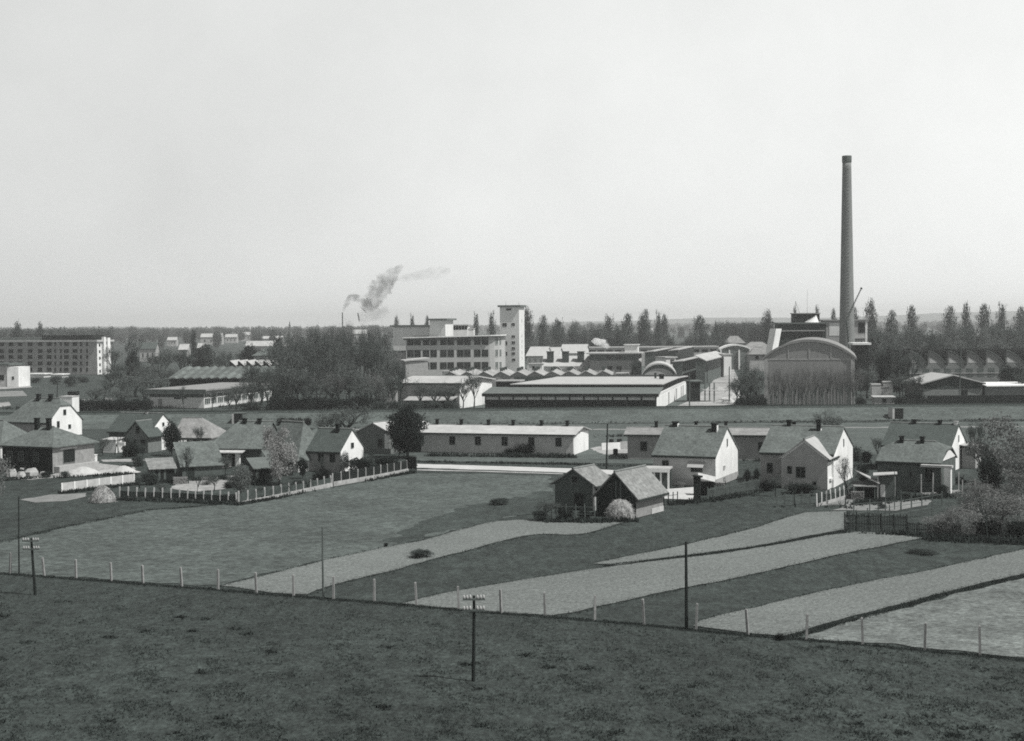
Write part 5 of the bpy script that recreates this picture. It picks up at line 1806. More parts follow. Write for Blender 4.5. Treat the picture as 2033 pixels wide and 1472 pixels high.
r_, O2, L2, h2, _ = block('pump_house', 'white and grey plant building with dark window right behind the chimney', 1636, 1722, 635, 480, 16, R(-8), wall=MIDW, roof=CONC, over=.5, slab=.4, cat='plant building')
window(r_, 'F', L2, 16, L2 * .88, h2 - 4.6, 2.6, 3.6, bars=0)
mb = MB(); mb.box(L2 * .12, L2 * .42, -.08, -.003, h2 - 5.5, h2 - 1.2); mb.build('white_bay', WHITE, r_)
mb = MB(); mb.box(L2 * .95, L2 + .003, -.08, -.003, 0, h2 - .5); mb.build('pier', WHITE, r_)
mb = MB(); mb.box(L2 * .7, L2 * .95, -1.2, -.003, h2 - 6.5, h2 - 6.0); mb.build('balcony', CONCL, r_)
block('loading_roof', 'thin white flat roof slab right of the chimney foot', 1697, 1725, 681, 400, 9, R(-6), wall=BLACK, roof=WHITE, over=.6, slab=.6, cat='shed')
# crane
cb = Vector((kx(1694, 690) * 415, 415, 0))
cr_ = empty('derrick_crane', cb, 0, 'thin lattice crane boom leaning up to the right in front of the chimney', 'crane')
t0 = AT(1680, 636, 415) - cb; t1 = AT(1710, 573, 415) - cb
mb = MB(); mb.tube((0, 0, 0), (t0.x, 0, t0.z), .22, .2, 6); mb.build('mast', METAL, cr_)
mb = MB()
d = (t1 - t0)
for s, q in ((-.25, 0), (.25, 0), (0, .35)):
    mb.tube(t0 + Vector((s, q, 0)), t1 + Vector((s * .4, q * .4, 0)), .07, .06, 4)
for i in range(14):
    a = t0 + d * (i / 14.0); b = t0 + d * ((i + 1) / 14.0)
    mb.tube(a + Vector((-.25, 0, 0)), b + Vector((.25, 0, 0)), .04, .04, 3)
    mb.tube(a + Vector((.25, 0, 0)), b + Vector((0, .35, 0)), .04, .04, 3)
mb.build('boom', METAL, cr_)
mb = MB(); mb.lathe([(.3, t1.z - .3), (.35, t1.z), (.2, t1.z + .3)], 8, (t1.x, t1.y)); mb.build('pulley', METAL, cr_)

# --- sawtooth hall at the right
ang = R(-4)
Ys = 432
O, L = fsite(1806, 2110, 742, Ys, ang)
st = empty('sawtooth_hall', O, ang, 'wide hall with row of curved sawtooth roofs and dark north lights at the right edge', 'factory hall')
xs = [loc(O, ang, px, 710) for px in (1806, 1842, 1881, 1919, 1957, 1996, 2036, 2076, 2112)]
hb = zf(1900, 721, Ys); ht = zf(1900, 697, Ys)
D = 34
mb = MB(); mb.box(0, L, 0, D, 0, hb - .02); mb.build('wall', mat('saw_wall', .18, .12, .4), st)
for i in range(len(xs) - 1):
    x0, x1 = xs[i], xs[i + 1] - .5
    cur = []
    for q in range(9):
        f = q / 8
        cur.append((x0 + (x1 - x0) * f, hb + (ht - hb) * (1 - f ** 1.7)))
    mb = MB()
    vs = [(x, -.5, z) for x, z in cur] + [(x, D, z) for x, z in cur]
    mb.shell(vs, [(q, q + 1, 9 + q + 1, 9 + q) for q in range(8)], .25)
    rf = mb.build('roof', GREYR, st)
    mb = MB(); v2 = [(x0, 0, hb)] + [(x, 0, z - .02) for x, z in cur]
    mb.add(v2 + [], [tuple(reversed(range(len(v2))))] ); mb.build('tooth_front', mat('tooth_front', .2, .1), st)
    mb = MB(); xa = cur[0][0]; mb.add([(xa + .5, -.05, hb + .05), (xa + (x1 - x0) * .62, -.05, hb + .05), (xa + .5, -.05, hb + (ht - hb) * .5)], [(0, 1, 2)]); mb.build('light_panel', CONCL, st)
    mb = MB(); mb.box(x0 - .62, x0 - .003, -.3, D - .3, hb - .6, ht + .15); mb.build('north_light', BLACK, st)
for i in range(14):
    window(st, 'F', L, D, L * (i + .5) / 14, 2.4, L / 24, 2.6, detail=False, pane=mat('dusty_glass', .09))
mb = MB(); mb.box(-.1, L, -.2, -.003, hb - 3.2, hb - 3.0); mb.build('string_course', CONC, st)
# --- right shed with white gable roof
ang = R(-28)
O, L = fsite(1832, 1950, 770, 345, 0)
p = empty('white_roof_shed', (O.x, 345, 0), 0, 'grey fronted shed with white gabled roof and low white side roof near the right edge', 'shed')
hE = zf(1840, 762, 345); hR_ = zf(1880, 746, 345)
Mx = Matrix.Translation((0, 0, 0)) @ Matrix.Translation((L, 0, 0)) @ Matrix.Rotation(R(90), 4, 'Z')
w_, rf_ = gable_block(p, 16, L, hE, hR_, mat('shed_front', .17, .12), mat('white_sheet_roof', .40), o=.6, g=.8, t=.3, M=Mx)
mb = MB(); mb.box(.2, L - .2, -.06, -.003, hE - 1.3, hE); mb.add([(.2, -.06, hE), (L - .2, -.06, hE), (L / 2, -.06, hR_ - .2)], [(0, 1, 2)]); mb.build('dark_gable', mat('dark_gable', .045), p)
mb = MB(); mb.shell([(L + .7, -1, zf(1960, 768, 344)), (L + 11.5, -1, zf(1960, 768, 344)), (L + 11.5, 8, zf(1960, 768, 344) + .5), (L + .7, 8, zf(1960, 768, 344) + .5)], [(0, 1, 2, 3)], .25); mb.build('side_roof', WHITE, p)
mb = MB(); mb.box(L + .7, L + 11, 0, 7.5, 0, zf(1960, 768, 344) - .05); mb.build('side_wall', mat('shed_front', .17), p)
window(p, 'F', L, 5, L * .7, .9, 1.6, 1.8, detail=False)
# black wall added to paint the shadow line below the right sheds
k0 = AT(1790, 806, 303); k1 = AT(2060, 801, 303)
p = empty('shadow_wall', (k0.x, k0.y, 0), math.atan2(k1.y - k0.y, k1.x - k0.x), 'long low black wall painting a shadow line behind the railway at the right edge', 'wall')
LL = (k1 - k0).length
mb = MB(); mb.box(0, LL, 0, .4, 0, 3.05); mb.build('wall', BLACK, p)  # black box that stands in for the shadow line
mb = MB(); mb.box(LL * .2, LL, .402, 1.2, 0, 3.6); mb.build('upper_shadow', BLACK, p)
# debris shed near 1700-1775
r_, O2, L2, h2, _ = block('yard_hut', 'small pale hut with grey slatted front right of the vaulted hall', 1736, 1776, 788, 330, 5, R(-8), wall=CONC, roof=CONCL, over=.3, slab=.2, cat='hut')
window(r_, 'F', L2, 5, L2 * .5, .6, .9, 1.0, pane=BLACK, bars=0)
for i, (px, py, s, mt) in enumerate(((1740, 763, 2.0, CONCL), (1757, 768, 1.7, CONC), (1763, 758, 1.4, CONCL))):
    block('timber_stack', ('upper', 'left', 'topmost')[i] + ' pale stack of boards behind the small hut right of the vaulted hall', px - 9, px + 9, py, 352, 3, R(-8), wall=mt, roof=mt, over=.1, slab=.2, cat='stack')
# street heaps
for i, (px, py, w) in enumerate(((1440, 799, 3.0), (1425, 775, 2.4), (1462, 790, 3.4), (1448, 752, 3.0))):
    rr = random.Random(i + 70)
    mb = MB(); vs, fs = [], []
    n = 14
    for r, z in ((1.1, 0), (.8, .3), (.45, .8), (.1, 1.0)):
        for q in range(n):
            th = 6.2832 * q / n
            e_ = r * w * rr.uniform(.85, 1.15)
            vs.append((e_ * math.cos(th), e_ * math.sin(th), z * 1.3 * rr.uniform(.9, 1.1)))
    for k_ in range(3):
        for j in range(n):
            fs.append((k_ * n + j, k_ * n + (j + 1) % n, (k_ + 1) * n + (j + 1) % n, (k_ + 1) * n + j))
    fs.append(tuple(3 * n + j for j in range(n)))
    mb.add(vs, fs)
    o = mb.build('rubble_heap', CONCL if i % 2 == 0 else CONC); o.location = G(px, py)
    tag(o, 'pale rubble heap lying in the factory street', 'heap', 'rubble heaps in the factory street')

# --- culverts in the embankment
for px, label in ((1782, 'dark culvert opening with white side wall in the railway bank at the right'), (474, 'dark square culvert opening in the railway bank at the left')):
    q = AT(px, 820, 284.0)
    c = empty('culvert', (q.x, 283.5, 0), 0, label, 'culvert')
    zt_, zb_ = zf(px, 812, 283.5), zf(px, 829, 283.5)
    if px < 1000:
        zt_, zb_ = zf(px, 822, 283.5), zf(px, 837, 283.5)
    mb = MB(); mb.box(-.85, .85, -.3, 4, zb_, zt_); mb.build('opening', BLACK, c)
    mb = MB(); mb.box(-1.25, -.853, -.4, 3, 0, zt_ + .05); mb.build('wing_wall', CONCL if px > 1000 else CONC, c)
    mb = MB(); mb.box(.853, 1.0, -.35, 3, 0, zt_ + .05); mb.build('wing_wall', DARKW, c)
    mb = MB(); mb.box(-1.15, 1.15, -.35, 3, zt_ + .053, zt_ + .15); mb.build('lintel', DARKW, c)
# distant works chimney with smoke
Yk = 1500
q = Vector((kx(680, 640) * Yk, Yk, 0))
p = empty('distant_chimney', q, 0, 'tiny thin chimney on the horizon giving off the dark smoke', 'chimney')
zt = zf(680, 621, Yk)
mb = MB(); mb.lathe([(.9, 0), (.55, zt)], 10); mb.build('shaft', METAL, p)
mb = MB(); mb.lathe([(.62, zt - .8), (.72, zt - .6), (.72, zt - .1), (.6, zt)], 10); mb.build('crown_ring', METAL, p)
for px, pt, Y, lab in ((575, 637, 1700, 'tiny dark spire on the horizon left of the copse'), (256, 650, 900, 'thin dark mast above the trees beside the apartment block')):
    q = Vector((kx(px, 650) * Y, Y, 0)); zt = zf(px, pt, Y)
    p = empty('distant_spire' if px > 400 else 'mast', q, 0, lab, 'spire' if px > 400 else 'mast')
    mb = MB(); mb.box(-1.6, 1.6, -1.6, 1.6, 0, zt * .6) if px > 400 else mb.tube((0, 0, 0), (0, 0, zt * .6), .4, .35, 6); mb.build('tower' if px > 400 else 'pole', METAL, p)
    mb = MB(); mb.lathe([(1.8 if px > 400 else .35, zt * .6), (.05, zt)], 8); mb.build('spire' if px > 400 else 'tip', METAL, p)

# clutter between the parallel gabled shed and the railway
block('storage_canopy', 'low dark canopy with pale roof edge left of the long factory shed', 985, 1031, 756, 372, 6, R(-10), wall=BLACK, roof=CONC, over=.4, slab=.3, cat='shed')
block('boundary_wall', 'dark low yard wall in front of the small parallel gable roofs', 1020, 1275, 748, 418, .4, R(-5), wall=mat('yard_wall_dark', .06, .3), roof=mat('yard_wall_dark', .06), over=.02, slab=.1, cat='wall')
for lab, a, b, pt, Y, wm, rm in (('small pale hut at the right end of the parallel gable roofs', 1196, 1216, 748, 440, LIGHT, CONC), ('small white roofed hut below the two storey workshop', 1224, 1246, 741, 452, MIDW, CEMENT),
                                 ('small dark hut left of the vaulted shed', 1252, 1268, 746, 445, DARKW, GREYR), ('pale low store between office and small parallel gables', 878, 905, 737, 500, LIGHT, CONC),
                                 ('grey store hut left of the end lit workshop', 762, 785, 770, 350, MIDW, GREYR), ('white flat store behind the parallel gable roofs', 1050, 1076, 722, 500, LIGHT, CEMENT)):
    r_, O2, L2, h2, _ = block('store_hut', lab, a, b, pt, Y, 5, R(-8), wall=wm, roof=rm, over=.3, slab=.25, cat='hut')
    window(r_, 'F', L2, 5, L2 * .35, max(.3, h2 - 2.2), L2 * .2, 1.2, detail=False)
# ================================================================== trees
def rdir(rng, n):
    v = rng.normal(size=(n, 3))
    return v / np.linalg.norm(v, axis=1)[:, None]


def leaf_quads(pts, size, rng, stretch=1.6, updroop=0.0):
    n = len(pts)
    a = rdir(rng, n)
    a[:, 2] += updroop
    a /= np.linalg.norm(a, axis=1)[:, None]
    b = np.cross(a, rdir(rng, n))
    b /= np.linalg.norm(b, axis=1)[:, None] + 1e-9
    s = (size * rng.uniform(.6, 1.4, n))[:, None]
    a = a * s * stretch / 2
    b = b * s / 2
    V = np.stack([pts - a, pts + b * .9, pts + a, pts - b * .9], 1).reshape(-1, 3)
    return V


def np_mesh(name, V, nq, material):
    me = bpy.data.meshes.new(name)
    me.vertices.add(len(V))
    me.vertices.foreach_set('co', V.astype(np.float32).ravel())
    me.loops.add(nq * 4)
    me.loops.foreach_set('vertex_index', np.arange(nq * 4, dtype=np.int32))
    me.polygons.add(nq)
    me.polygons.foreach_set('loop_start', np.arange(0, nq * 4, 4, dtype=np.int32))
    me.polygons.foreach_set('loop_total', np.full(nq, 4, np.int32))
    me.materials.append(material)
    me.update()
    me.validate()
    return me


def blob_points(rng, lobes, n, shell=.45):
    w = np.array([l[3] * l[4] * l[5] for l in lobes]) ** .67
    w = w / w.sum()
    out = []
    for l, k in zip(lobes, (w * n).astype(int)):
        d = rdir(rng, k)
        r = (shell + (1 - shell) * rng.random(k) ** .6) * rng.normal(1, .08, k)
        p = d * r[:, None] * np.array(l[3:6]) + np.array(l[0:3])
        out.append(p)
    return np.concatenate(out)


def branch_mesh(seed, levels, trunk_h, spread, up, n0, ratio=.62, r0=.022, lean=0.0, droop=0.0):
    """recursive limbs in a unit-high tree: returns trunk builder, twig segment arrays, tip points"""
    rr = random.Random(seed)
    trunk = MB()
    tw, tips = [], []

    def grow(p, d, ln, rad, lev):
        seg = 3 if lev < 2 else 2
        pts = [p]
        dd = d.copy()
        for _ in range(seg):
            dd = (dd + Vector((rr.gauss(0, .13), rr.gauss(0, .13), rr.gauss(0, .08) + up * .10 - droop * lev * .06))).normalized()
            pts.append(pts[-1] + dd * (ln / seg))
        for i in range(seg):
            ra = rad * (1 - .5 * i / seg)
            rb = rad * (1 - .5 * (i + 1) / seg)
            if lev <= 1:
                trunk.tube(pts[i], pts[i + 1], ra, rb, 6 if lev == 0 else 4, False)
            else:
                tw.append((pts[i], pts[i + 1], ra, rb))
        if lev >= levels:
            tips.append(pts[-1])
            return
        k = n0 if lev == 0 else rr.choice([3, 3, 4] if lev < 4 else [2, 3, 3])
        for j in range(k):
            f = rr.uniform(.45, 1.0) if lev else rr.uniform(.75, 1.0)
            if j == 0:
                f = 1.0
            q = f * seg
            i = min(seg - 1, int(q))
            pos = pts[i].lerp(pts[i + 1], q - i)
            th = 6.2832 * (j + rr.random() * .7) / k
            o = dd.orthogonal().normalized()
            o = (Matrix.Rotation(th, 3, dd) @ o)
            s = spread * rr.uniform(.6, 1.3) * (0.45 if (j == 0) else 1)
            nd = (dd + o * s + Vector((0, 0, up * .2))).normalized()
            grow(pos, nd, ln * ratio * rr.uniform(.8, 1.2), rad * (.50 if lev else .60), lev + 1)
    grow(Vector((0, 0, 0)), Vector((lean, 0, 1)).normalized(), trunk_h, r0, 0)
    return trunk, tw, tips


def twig_quads(tw, rng, wmul=1.0):
    n = len(tw)
    P0 = np.array([tuple(t[0]) for t in tw]); P1 = np.array([tuple(t[1]) for t in tw])
    ra = np.array([t[2] for t in tw]) * wmul; rb = np.array([t[3] for t in tw]) * wmul
    d = P1 - P0
    d /= np.linalg.norm(d, axis=1)[:, None] + 1e-9
    a = np.cross(d, rdir(rng, n)); a /= np.linalg.norm(a, axis=1)[:, None] + 1e-9
    b = np.cross(d, a)
    V = []
    for s in (a, b):
        V.append(np.stack([P0 - s * ra[:, None], P0 + s * ra[:, None], P1 + s * rb[:, None], P1 - s * rb[:, None]], 1).reshape(-1, 3))
    return np.concatenate(V)


PROTO = {}


def proto_bare(key, seed, trunk_h, spread, up, n0, levels=5, leaves=1, leaf=.02, lm=None, bark=BARK, droop=0.0, r0=.018, ratio=.64, wmul=1.0):
    rng = np.random.default_rng(seed)
    tr, tw, tips = branch_mesh(seed, levels, trunk_h, spread, up, n0, r0=r0, droop=droop, ratio=ratio)
    top = max([t.z for t in tips] + [.1])
    xs = sorted(math.hypot(t.x, t.y) for t in tips)
    wid = xs[int(len(xs) * .93)]
    # unit: height 1, radius .5 at 93 %
    sc = Matrix.Diagonal((.5 / wid, .5 / wid, 1 / top, 1))
    tr.v = [tuple(sc @ Vector(v)) for v in tr.v]
    tmesh = tr.build('trunk', bark)
    V = twig_quads(tw, rng, wmul)
    T = np.array([tuple(t) for t in tips])
    S3 = np.array([.5 / wid, .5 / wid, 1 / top])
    V = V * S3
    T = T * S3
    if leaves:
        pts = np.repeat(T, leaves, 0) + rng.normal(0, .028, (len(T) * leaves, 3))
        V = np.concatenate([V, leaf_quads(pts, np.full(len(pts), leaf), rng)])
    cm = np_mesh('crown', V, len(V) // 4, lm or TWIG)
    me = tmesh.data
    bpy.data.objects.remove(tmesh)
    PROTO[key] = (me, cm)


def proto_leafy(key, seed, lobes, n, leaf, lm, trunk_top=.45, tr_r=.03, bark=BARK, shell=.45, stretch=1.5, clump=0, updroop=0.0):
    rng = np.random.default_rng(seed)
    pts = blob_points(rng, lobes, n if not clump else n // clump, shell)
    if clump:
        pts = np.repeat(pts, clump, 0) + rng.normal(0, leaf * 1.3, (len(pts) * clump, 3))
    V = leaf_quads(pts, np.full(len(pts), leaf), rng, stretch, updroop)
    cm = np_mesh('crown', V, len(pts), lm)
    mb = MB()
    mb.tube((0, 0, -.01), (0, 0, trunk_top), tr_r, tr_r * .6, 7, False)
    rr = random.Random(seed)
    for l in lobes[:7]:
        mb.tube((0, 0, trunk_top * rr.uniform(.5, .95)), (l[0] * .8, l[1] * .8, l[2]), tr_r * .5, tr_r * .15, 5, False)
    o = mb.build('trunk', bark)
    me = o.data
    bpy.data.objects.remove(o)
    PROTO[key] = (me, cm)


def rlobes(seed, n, zr, rad, size):
    rr = random.Random(seed)
    out = []
    for i in range(n):
        z = rr.uniform(*zr)
        th = rr.uniform(0, 6.283)
        r = rad * rr.uniform(.2, 1) * (1 - abs((z - (zr[0] + zr[1]) / 2) / (zr[1] - zr[0])) * .8)
        s = size * rr.uniform(.7, 1.25)
        out.append((r * math.cos(th), r * math.sin(th), z, s, s, s * .9))
    return out


# bare spring trees
proto_bare('bare_a', 11, .30, .55, .9, 5, leaves=2, leaf=.016, lm=TWIG)
proto_bare('bare_b', 12, .26, .70, .8, 6, leaves=3, leaf=.018, lm=mat('twig_mid', .092, .3))
proto_bare('bare_c', 13, .34, .45, 1.1, 5, leaves=2, leaf=.015, lm=mat('twig_dark', .07, .3))
proto_bare('bare_d', 14, .22, .80, .7, 6, leaves=3, leaf=.02, lm=TWIGL)
proto_bare('slim_a', 15, .42, .30, 1.6, 5, leaves=1, leaf=.012, lm=mat('twig_mid', .05), wmul=.75)
proto_bare('slim_b', 16, .38, .34, 1.5, 6, leaves=1, leaf=.010, lm=mat('hall_twig', .21, .3), bark=BARKL, wmul=.55)
proto_bare('sapling', 17, .30, .6, .9, 4, levels=3, leaves=1, leaf=.02, lm=mat('twig_dark', .036), r0=.02, wmul=.8)
# leafy trees
proto_leafy('big_dark', 21, [(0, 0, .40, .34, .34, .26), (.12, .05, .62, .30, .3, .24), (-.10, -.06, .66, .27, .27, .22), (0, 0, .83, .17, .17, .16)] + rlobes(21, 26, (.2, .86), .36, .15), 15000, .026, LEAFD, .3, .035, shell=.5, clump=5)
proto_leafy('round_a', 22, [(0, 0, .55, .4, .4, .36)] + rlobes(22, 16, (.28, .9), .40, .17), 4200, .035, LEAFM, .35, .03, clump=4)
proto_leafy('round_b', 23, [(0, 0, .5, .36, .36, .36)] + rlobes(23, 18, (.2, .9), .44, .16), 4200, .034, mat('leaf_grey', .08, .35, 1.2), .35, .03, clump=4)
proto_leafy('round_dark', 24, [(0, 0, .5, .42, .42, .4)] + rlobes(24, 16, (.2, .85), .42, .17), 5200, .034, LEAFD, .3, .03, clump=4)
proto_leafy('pale_round', 25, [(0, 0, .5, .36, .36, .36)] + rlobes(25, 18, (.22, .9), .46, .16), 4600, .028, LEAFL, .35, .03, shell=.35, clump=3)
proto_leafy('spring', 28, [(0, 0, .5, .3, .3, .34)] + rlobes(28, 26, (.15, .92), .5, .12), 3600, .024, mat('spring_leaf_pale', .19, .45, 2.0), .4, .03, shell=.45, clump=5)
proto_leafy('blossom', 26, [(0, 0, .5, .25, .25, .3)] + rlobes(26, 22, (.22, .92), .46, .13), 9000, .022, BLOSSOM, .4, .03, shell=.2, clump=4)
for i, s in enumerate((31, 32, 33)):
    rr = random.Random(s)
    fz = lambda q: (min(1.0, .45 + q * 1.6) if q < .35 else 1.0 - ((q - .35) / .65) ** 3.5 * .58)
    lob = [(rr.uniform(-.12, .12), rr.uniform(-.12, .12), .07 + .88 * j / 21, .36 * fz(j / 21) * rr.uniform(.6, 1.2) + .03, .36 * fz(j / 21) * rr.uniform(.6, 1.2) + .03, .085) for j in range(22)]
    lob.append((.16 * (-1) ** i, 0, .80, .10, .10, .12))
    proto_leafy('poplar_%d' % i, s, lob, 2300, .026, (LEAFP, mat('poplar_leaf_dark', .045, .3), mat('poplar_leaf_pale', .085, .3))[i], .5, .022, shell=.25, stretch=2.6, clump=3, updroop=.9)
# bushes
proto_leafy('bush_dark', 41, [(0, 0, .38, .42, .42, .45)] + rlobes(41, 12, (.15, .75), .38, .22), 2600, .05, LEAFD, .15, .02, clump=4)
proto_leafy('bush_mid', 42, [(0, 0, .38, .42, .42, .45)] + rlobes(42, 14, (.15, .8), .42, .2), 3000, .04, LEAFM, .15, .02, shell=.4, clump=4)
proto_leafy('bush_pale', 43, [(0, 0, .4, .40, .40, .45)] + rlobes(43, 16, (.15, .85), .45, .18), 7000, .019, mat('pale_shrub', .20, .5, 1.4), .15, .02, shell=.35, clump=3)
proto_leafy('bush_black', 44, [(0, 0, .42, .46, .46, .46)] + rlobes(44, 8, (.2, .65), .35, .22), 2600, .05, mat('yew_leaf', .014, .3), .15, .02, clump=4)

ntree = [0]
FAR = []
FAR_GROUPS = {'woodland belt on the left skyline', 'small trees on the far plain', 'small trees behind the poplar row', 'dark far wood left of the conveyor', 'low belt behind the factory', 'skyline belt behind the apartment block'}


def tree(kind, px, pyt, wpx, label, py=None, Y=None, group=None, cat=None, name=None, pxw=None):
    if py is not None:
        c = G(px, py)
    else:
        c = Vector((kx(px, pyt) * Y, Y, 0))
    h = AT(px, pyt, c.y).z
    w = wpx / FPX * c.y
    bush = kind.startswith('bush')
    if group in FAR_GROUPS:
        FAR.append((kind, c.copy(), w, h, random.uniform(0, 6.28)))
        return None
    root = empty(name or ('bush' if bush else ('poplar_tree' if kind.startswith('poplar') else 'tree')), c, random.uniform(0, 6.28), label, cat or ('bush' if bush else 'tree'), group)
    root.scale = (w, w, h)
    tm, cmsh = PROTO[kind]
    for nm, me in (('stem' if bush else 'trunk', tm), ('foliage' if bush else 'crown', cmsh)):
        o = bpy.data.objects.new(nm, me)
        COL.objects.link(o)
        o.parent = root
    ntree[0] += 1
    return root


# --- village trees
rr_v = random.Random(123)
tree('big_dark', 809, 806, 92, 'big dense dark leafy tree with pointed top beside the long white roofed building', py=909)
tree('blossom', 554, 848, 84, 'blossoming tree with pale speckled crown in front of the farm house', py=962)
tree('pale_round', 478, 918, 62, 'small pale spring tree at the garden corner above the post fence', py=985)
tree('bare_a', 374, 884, 52, 'bare forked tree standing in front of the grey yard barn roof', py=960)
tree('sapling', 390, 938, 26, 'thin dark fruit tree behind the left post fence', py=987)
tree('bare_d', 690, 796, 100, 'wide bare spring tree behind the white gabled house', py=878)
tree('bare_d', 650, 812, 60, 'low bare tree left of the wide bare spring tree', py=880)
tree('pale_round', 684, 895, 26, 'small round leafing tree in front of the bright white gable', py=938)
tree('round_dark', 341, 832, 40, 'dark round tree beside the dark front gable wing', py=905)
tree('bare_b', 392, 846, 34, 'low bare tree before the pale hipped roof', py=900)
tree('bare_a', 740, 870, 30, 'small leafing shrub tree between white gable and big dark tree', py=930)
tree('round_dark', 601, 905, 22, 'black fir like bush by the small white end wall', py=950)
tree('bush_dark', 715, 905, 60, 'dark hedge bush behind the black boarded fence', py=938)
tree('bush_dark', 765, 903, 56, 'dark hedge bush under the big dark tree', py=930)
tree('bush_black', 640, 925, 40, 'black shrub by the fence below the dark roofed white gable house', py=960)
tree('bush_mid', 590, 950, 40, 'low grey shrub before the farm house corner', py=972)
tree('bush_mid', 518, 968, 50, 'low weedy shrub inside the garden corner', py=984)
tree('bush_mid', 300, 935, 44, 'low shrub at the open woodshed', py=962)
tree('bush_dark', 260, 878, 50, 'dark shrub below the eave of the dark roofed house', py=906)
tree('bush_dark', 45, 930, 40, 'dark shrub among the stones before the hipped house', py=944)
tree('bush_dark', 92, 935, 24, 'dark shrub at the corner of the dark front wall', py=948)
tree('bush_black', 1042, 878, 44, 'dark bush against the long white roofed building', py=903)
tree('bush_black', 1012, 889, 26, 'smaller dark bush left of the dark bush at the long building', py=903)
for i, (px, w) in enumerate(((560, 26), (578, 24), (594, 18), (611, 20))):
    c = AT(px, 838, 280)
    t = tree('bush_black', px, 827, w, ('leftmost', 'second', 'third', 'rightmost')[i] + ' of four black clipped bushes in a row below the railway bank', Y=281, py=None)
tree('bare_d', 1648, 815, 70, 'hazy bare tree behind the white cross wing gable', py=876)
tree('sapling', 1578, 948, 36, 'thin bare fruit tree before the grey wing windows', py=1004)
tree('bare_a', 1678, 905, 50, 'bare tree in front of the white cross wing gable', py=1003)
tree('bush_black', 1523, 950, 36, 'black round bush at the left foot of the grey wing', py=974)
tree('bush_dark', 1590, 958, 70, 'low dark shrub along the grey wing foot', py=978)
tree('bush_dark', 1483, 928, 20, 'left of two dark pruned shrubs between the two white gables', py=968)
tree('bush_dark', 1503, 926, 18, 'right of two dark pruned shrubs between the two white gables', py=966)
tree('bush_dark', 1713, 920, 30, 'dark bush above the open dark shed', py=960)
tree('bare_b', 1745, 868, 36, 'bare dark tree left of the half hipped roof', py=918)
tree('bush_mid', 1700, 885, 46, 'grey shrub right of the white cross wing gable', py=915)
tree('bush_dark', 1720, 893, 24, 'small dark shrub before the half hipped roof', py=918)
VT = [(330, 893, 30, 930), (448, 898, 30, 945), (462, 930, 28, 962), (505, 938, 30, 968), (425, 940, 26, 975), (575, 950, 34, 985), (612, 945, 30, 975), (228, 858, 30, 905), (252, 862, 26, 910),
      (284, 880, 28, 925), (158, 885, 30, 925), (205, 865, 26, 905), (20, 900, 30, 950), (640, 905, 26, 955), (735, 895, 24, 945), (320, 955, 26, 985), (280, 945, 24, 982), (1540, 940, 26, 985), (1725, 950, 24, 990), (1815, 930, 28, 985)]
for px, pt, w, pb in VT:
    tree(rr_v.choice(['sapling', 'bare_a', 'bare_d', 'sapling', 'bare_b']), px, pt, w, 'small bare fruit tree in a village garden', py=pb, group='small bare fruit trees in the village gardens')
for px, pt, w, pb in ((130, 935, 26, 948), (250, 920, 30, 935), (275, 905, 30, 925), (410, 945, 36, 962), (455, 955, 30, 968), (600, 955, 34, 972), (668, 935, 30, 950), (740, 925, 34, 942), (1350, 955, 26, 968), (1870, 960, 34, 985), (1780, 970, 26, 985)):
    tree(rr_v.choice(['bush_mid', 'bush_dark', 'bush_pale']), px, pt, w, 'low garden shrub in a village yard', py=pb, group='low garden shrubs in the village yards')
# right edge greenery
tree('spring', 1985, 822, 130, 'large leafy tree at the right frame edge behind the shrubs', py=962)
tree('bare_b', 1955, 868, 70, 'bushy bare tree just right of the tall narrow white gable', py=955)
tree('spring', 2035, 850, 120, 'pale leafy tree cut by the right frame edge', py=985)
tree('bare_b', 1930, 838, 60, 'bare tree rising behind the tall narrow white gable', py=925)
tree('bush_pale', 1985, 968, 150, 'large pale feathery shrub above the dark hollow at the right edge', py=1055)
tree('bush_pale', 1905, 1003, 120, 'wide pale shrub right of the dark enclosure', py=1062)
tree('bush_pale', 1860, 1022, 80, 'grey shrub at the right end of the dark enclosure', py=1062)
tree('bush_black', 1958, 1022, 56, 'dark hollow bush under the large pale shrub', py=1063)
tree('bush_dark', 2020, 1030, 60, 'dark bush at the right frame edge under the pale shrub', py=1066)
tree('bush_pale', 1940, 950, 90, 'grey shrub behind the wide pale shrub', py=1015)
tree('spring', 2020, 930, 90, 'leafy shrub at the right edge between trees and pale shrubs', py=1020)
tree('bush_dark', 1968, 900, 60, 'dark shrub below the right edge trees', py=975)
tree('sapling', 1960, 985, 44, 'thin young tree in the pale shrubs at the right', py=1070)
tree('bush_mid', 1800, 975, 30, 'small shrub behind the garden plot', py=990)
tree('bush_mid', 1752, 1000, 24, 'small weed clump on the garden plot', py=1010)
# by the barns
tree('bare_d', 1085, 990, 56, 'scraggly bare bush left of the brick barn', py=1033)
tree('bush_dark', 1122, 1003, 44, 'dark bush at the foot of the brick barn', py=1033)
tree('bush_dark', 1160, 1010, 30, 'smaller dark bush between the barns', py=1033)
tree('bush_mid', 1075, 1012, 40, 'low grey weeds left of the brick barn fence', py=1034)
tree('bush_mid', 835, 1089, 56, 'dark reedy clump on the first tilled strip', py=1106)
tree('bush_mid', 990, 988, 46, 'dark low clump in the pasture left of the brick barn', py=1002)
tree('bush_dark', 766, 1077, 12, 'tiny dark clump at the edge of the pasture', py=1085)
tree('bush_black', 1548, 1256, 22, 'small black clump by the fence at the tip of the tilled strip', py=1270)
tree('bush_mid', 1835, 1090, 70, 'dark grass clump on the meadow strip right of the wide field', py=1098)

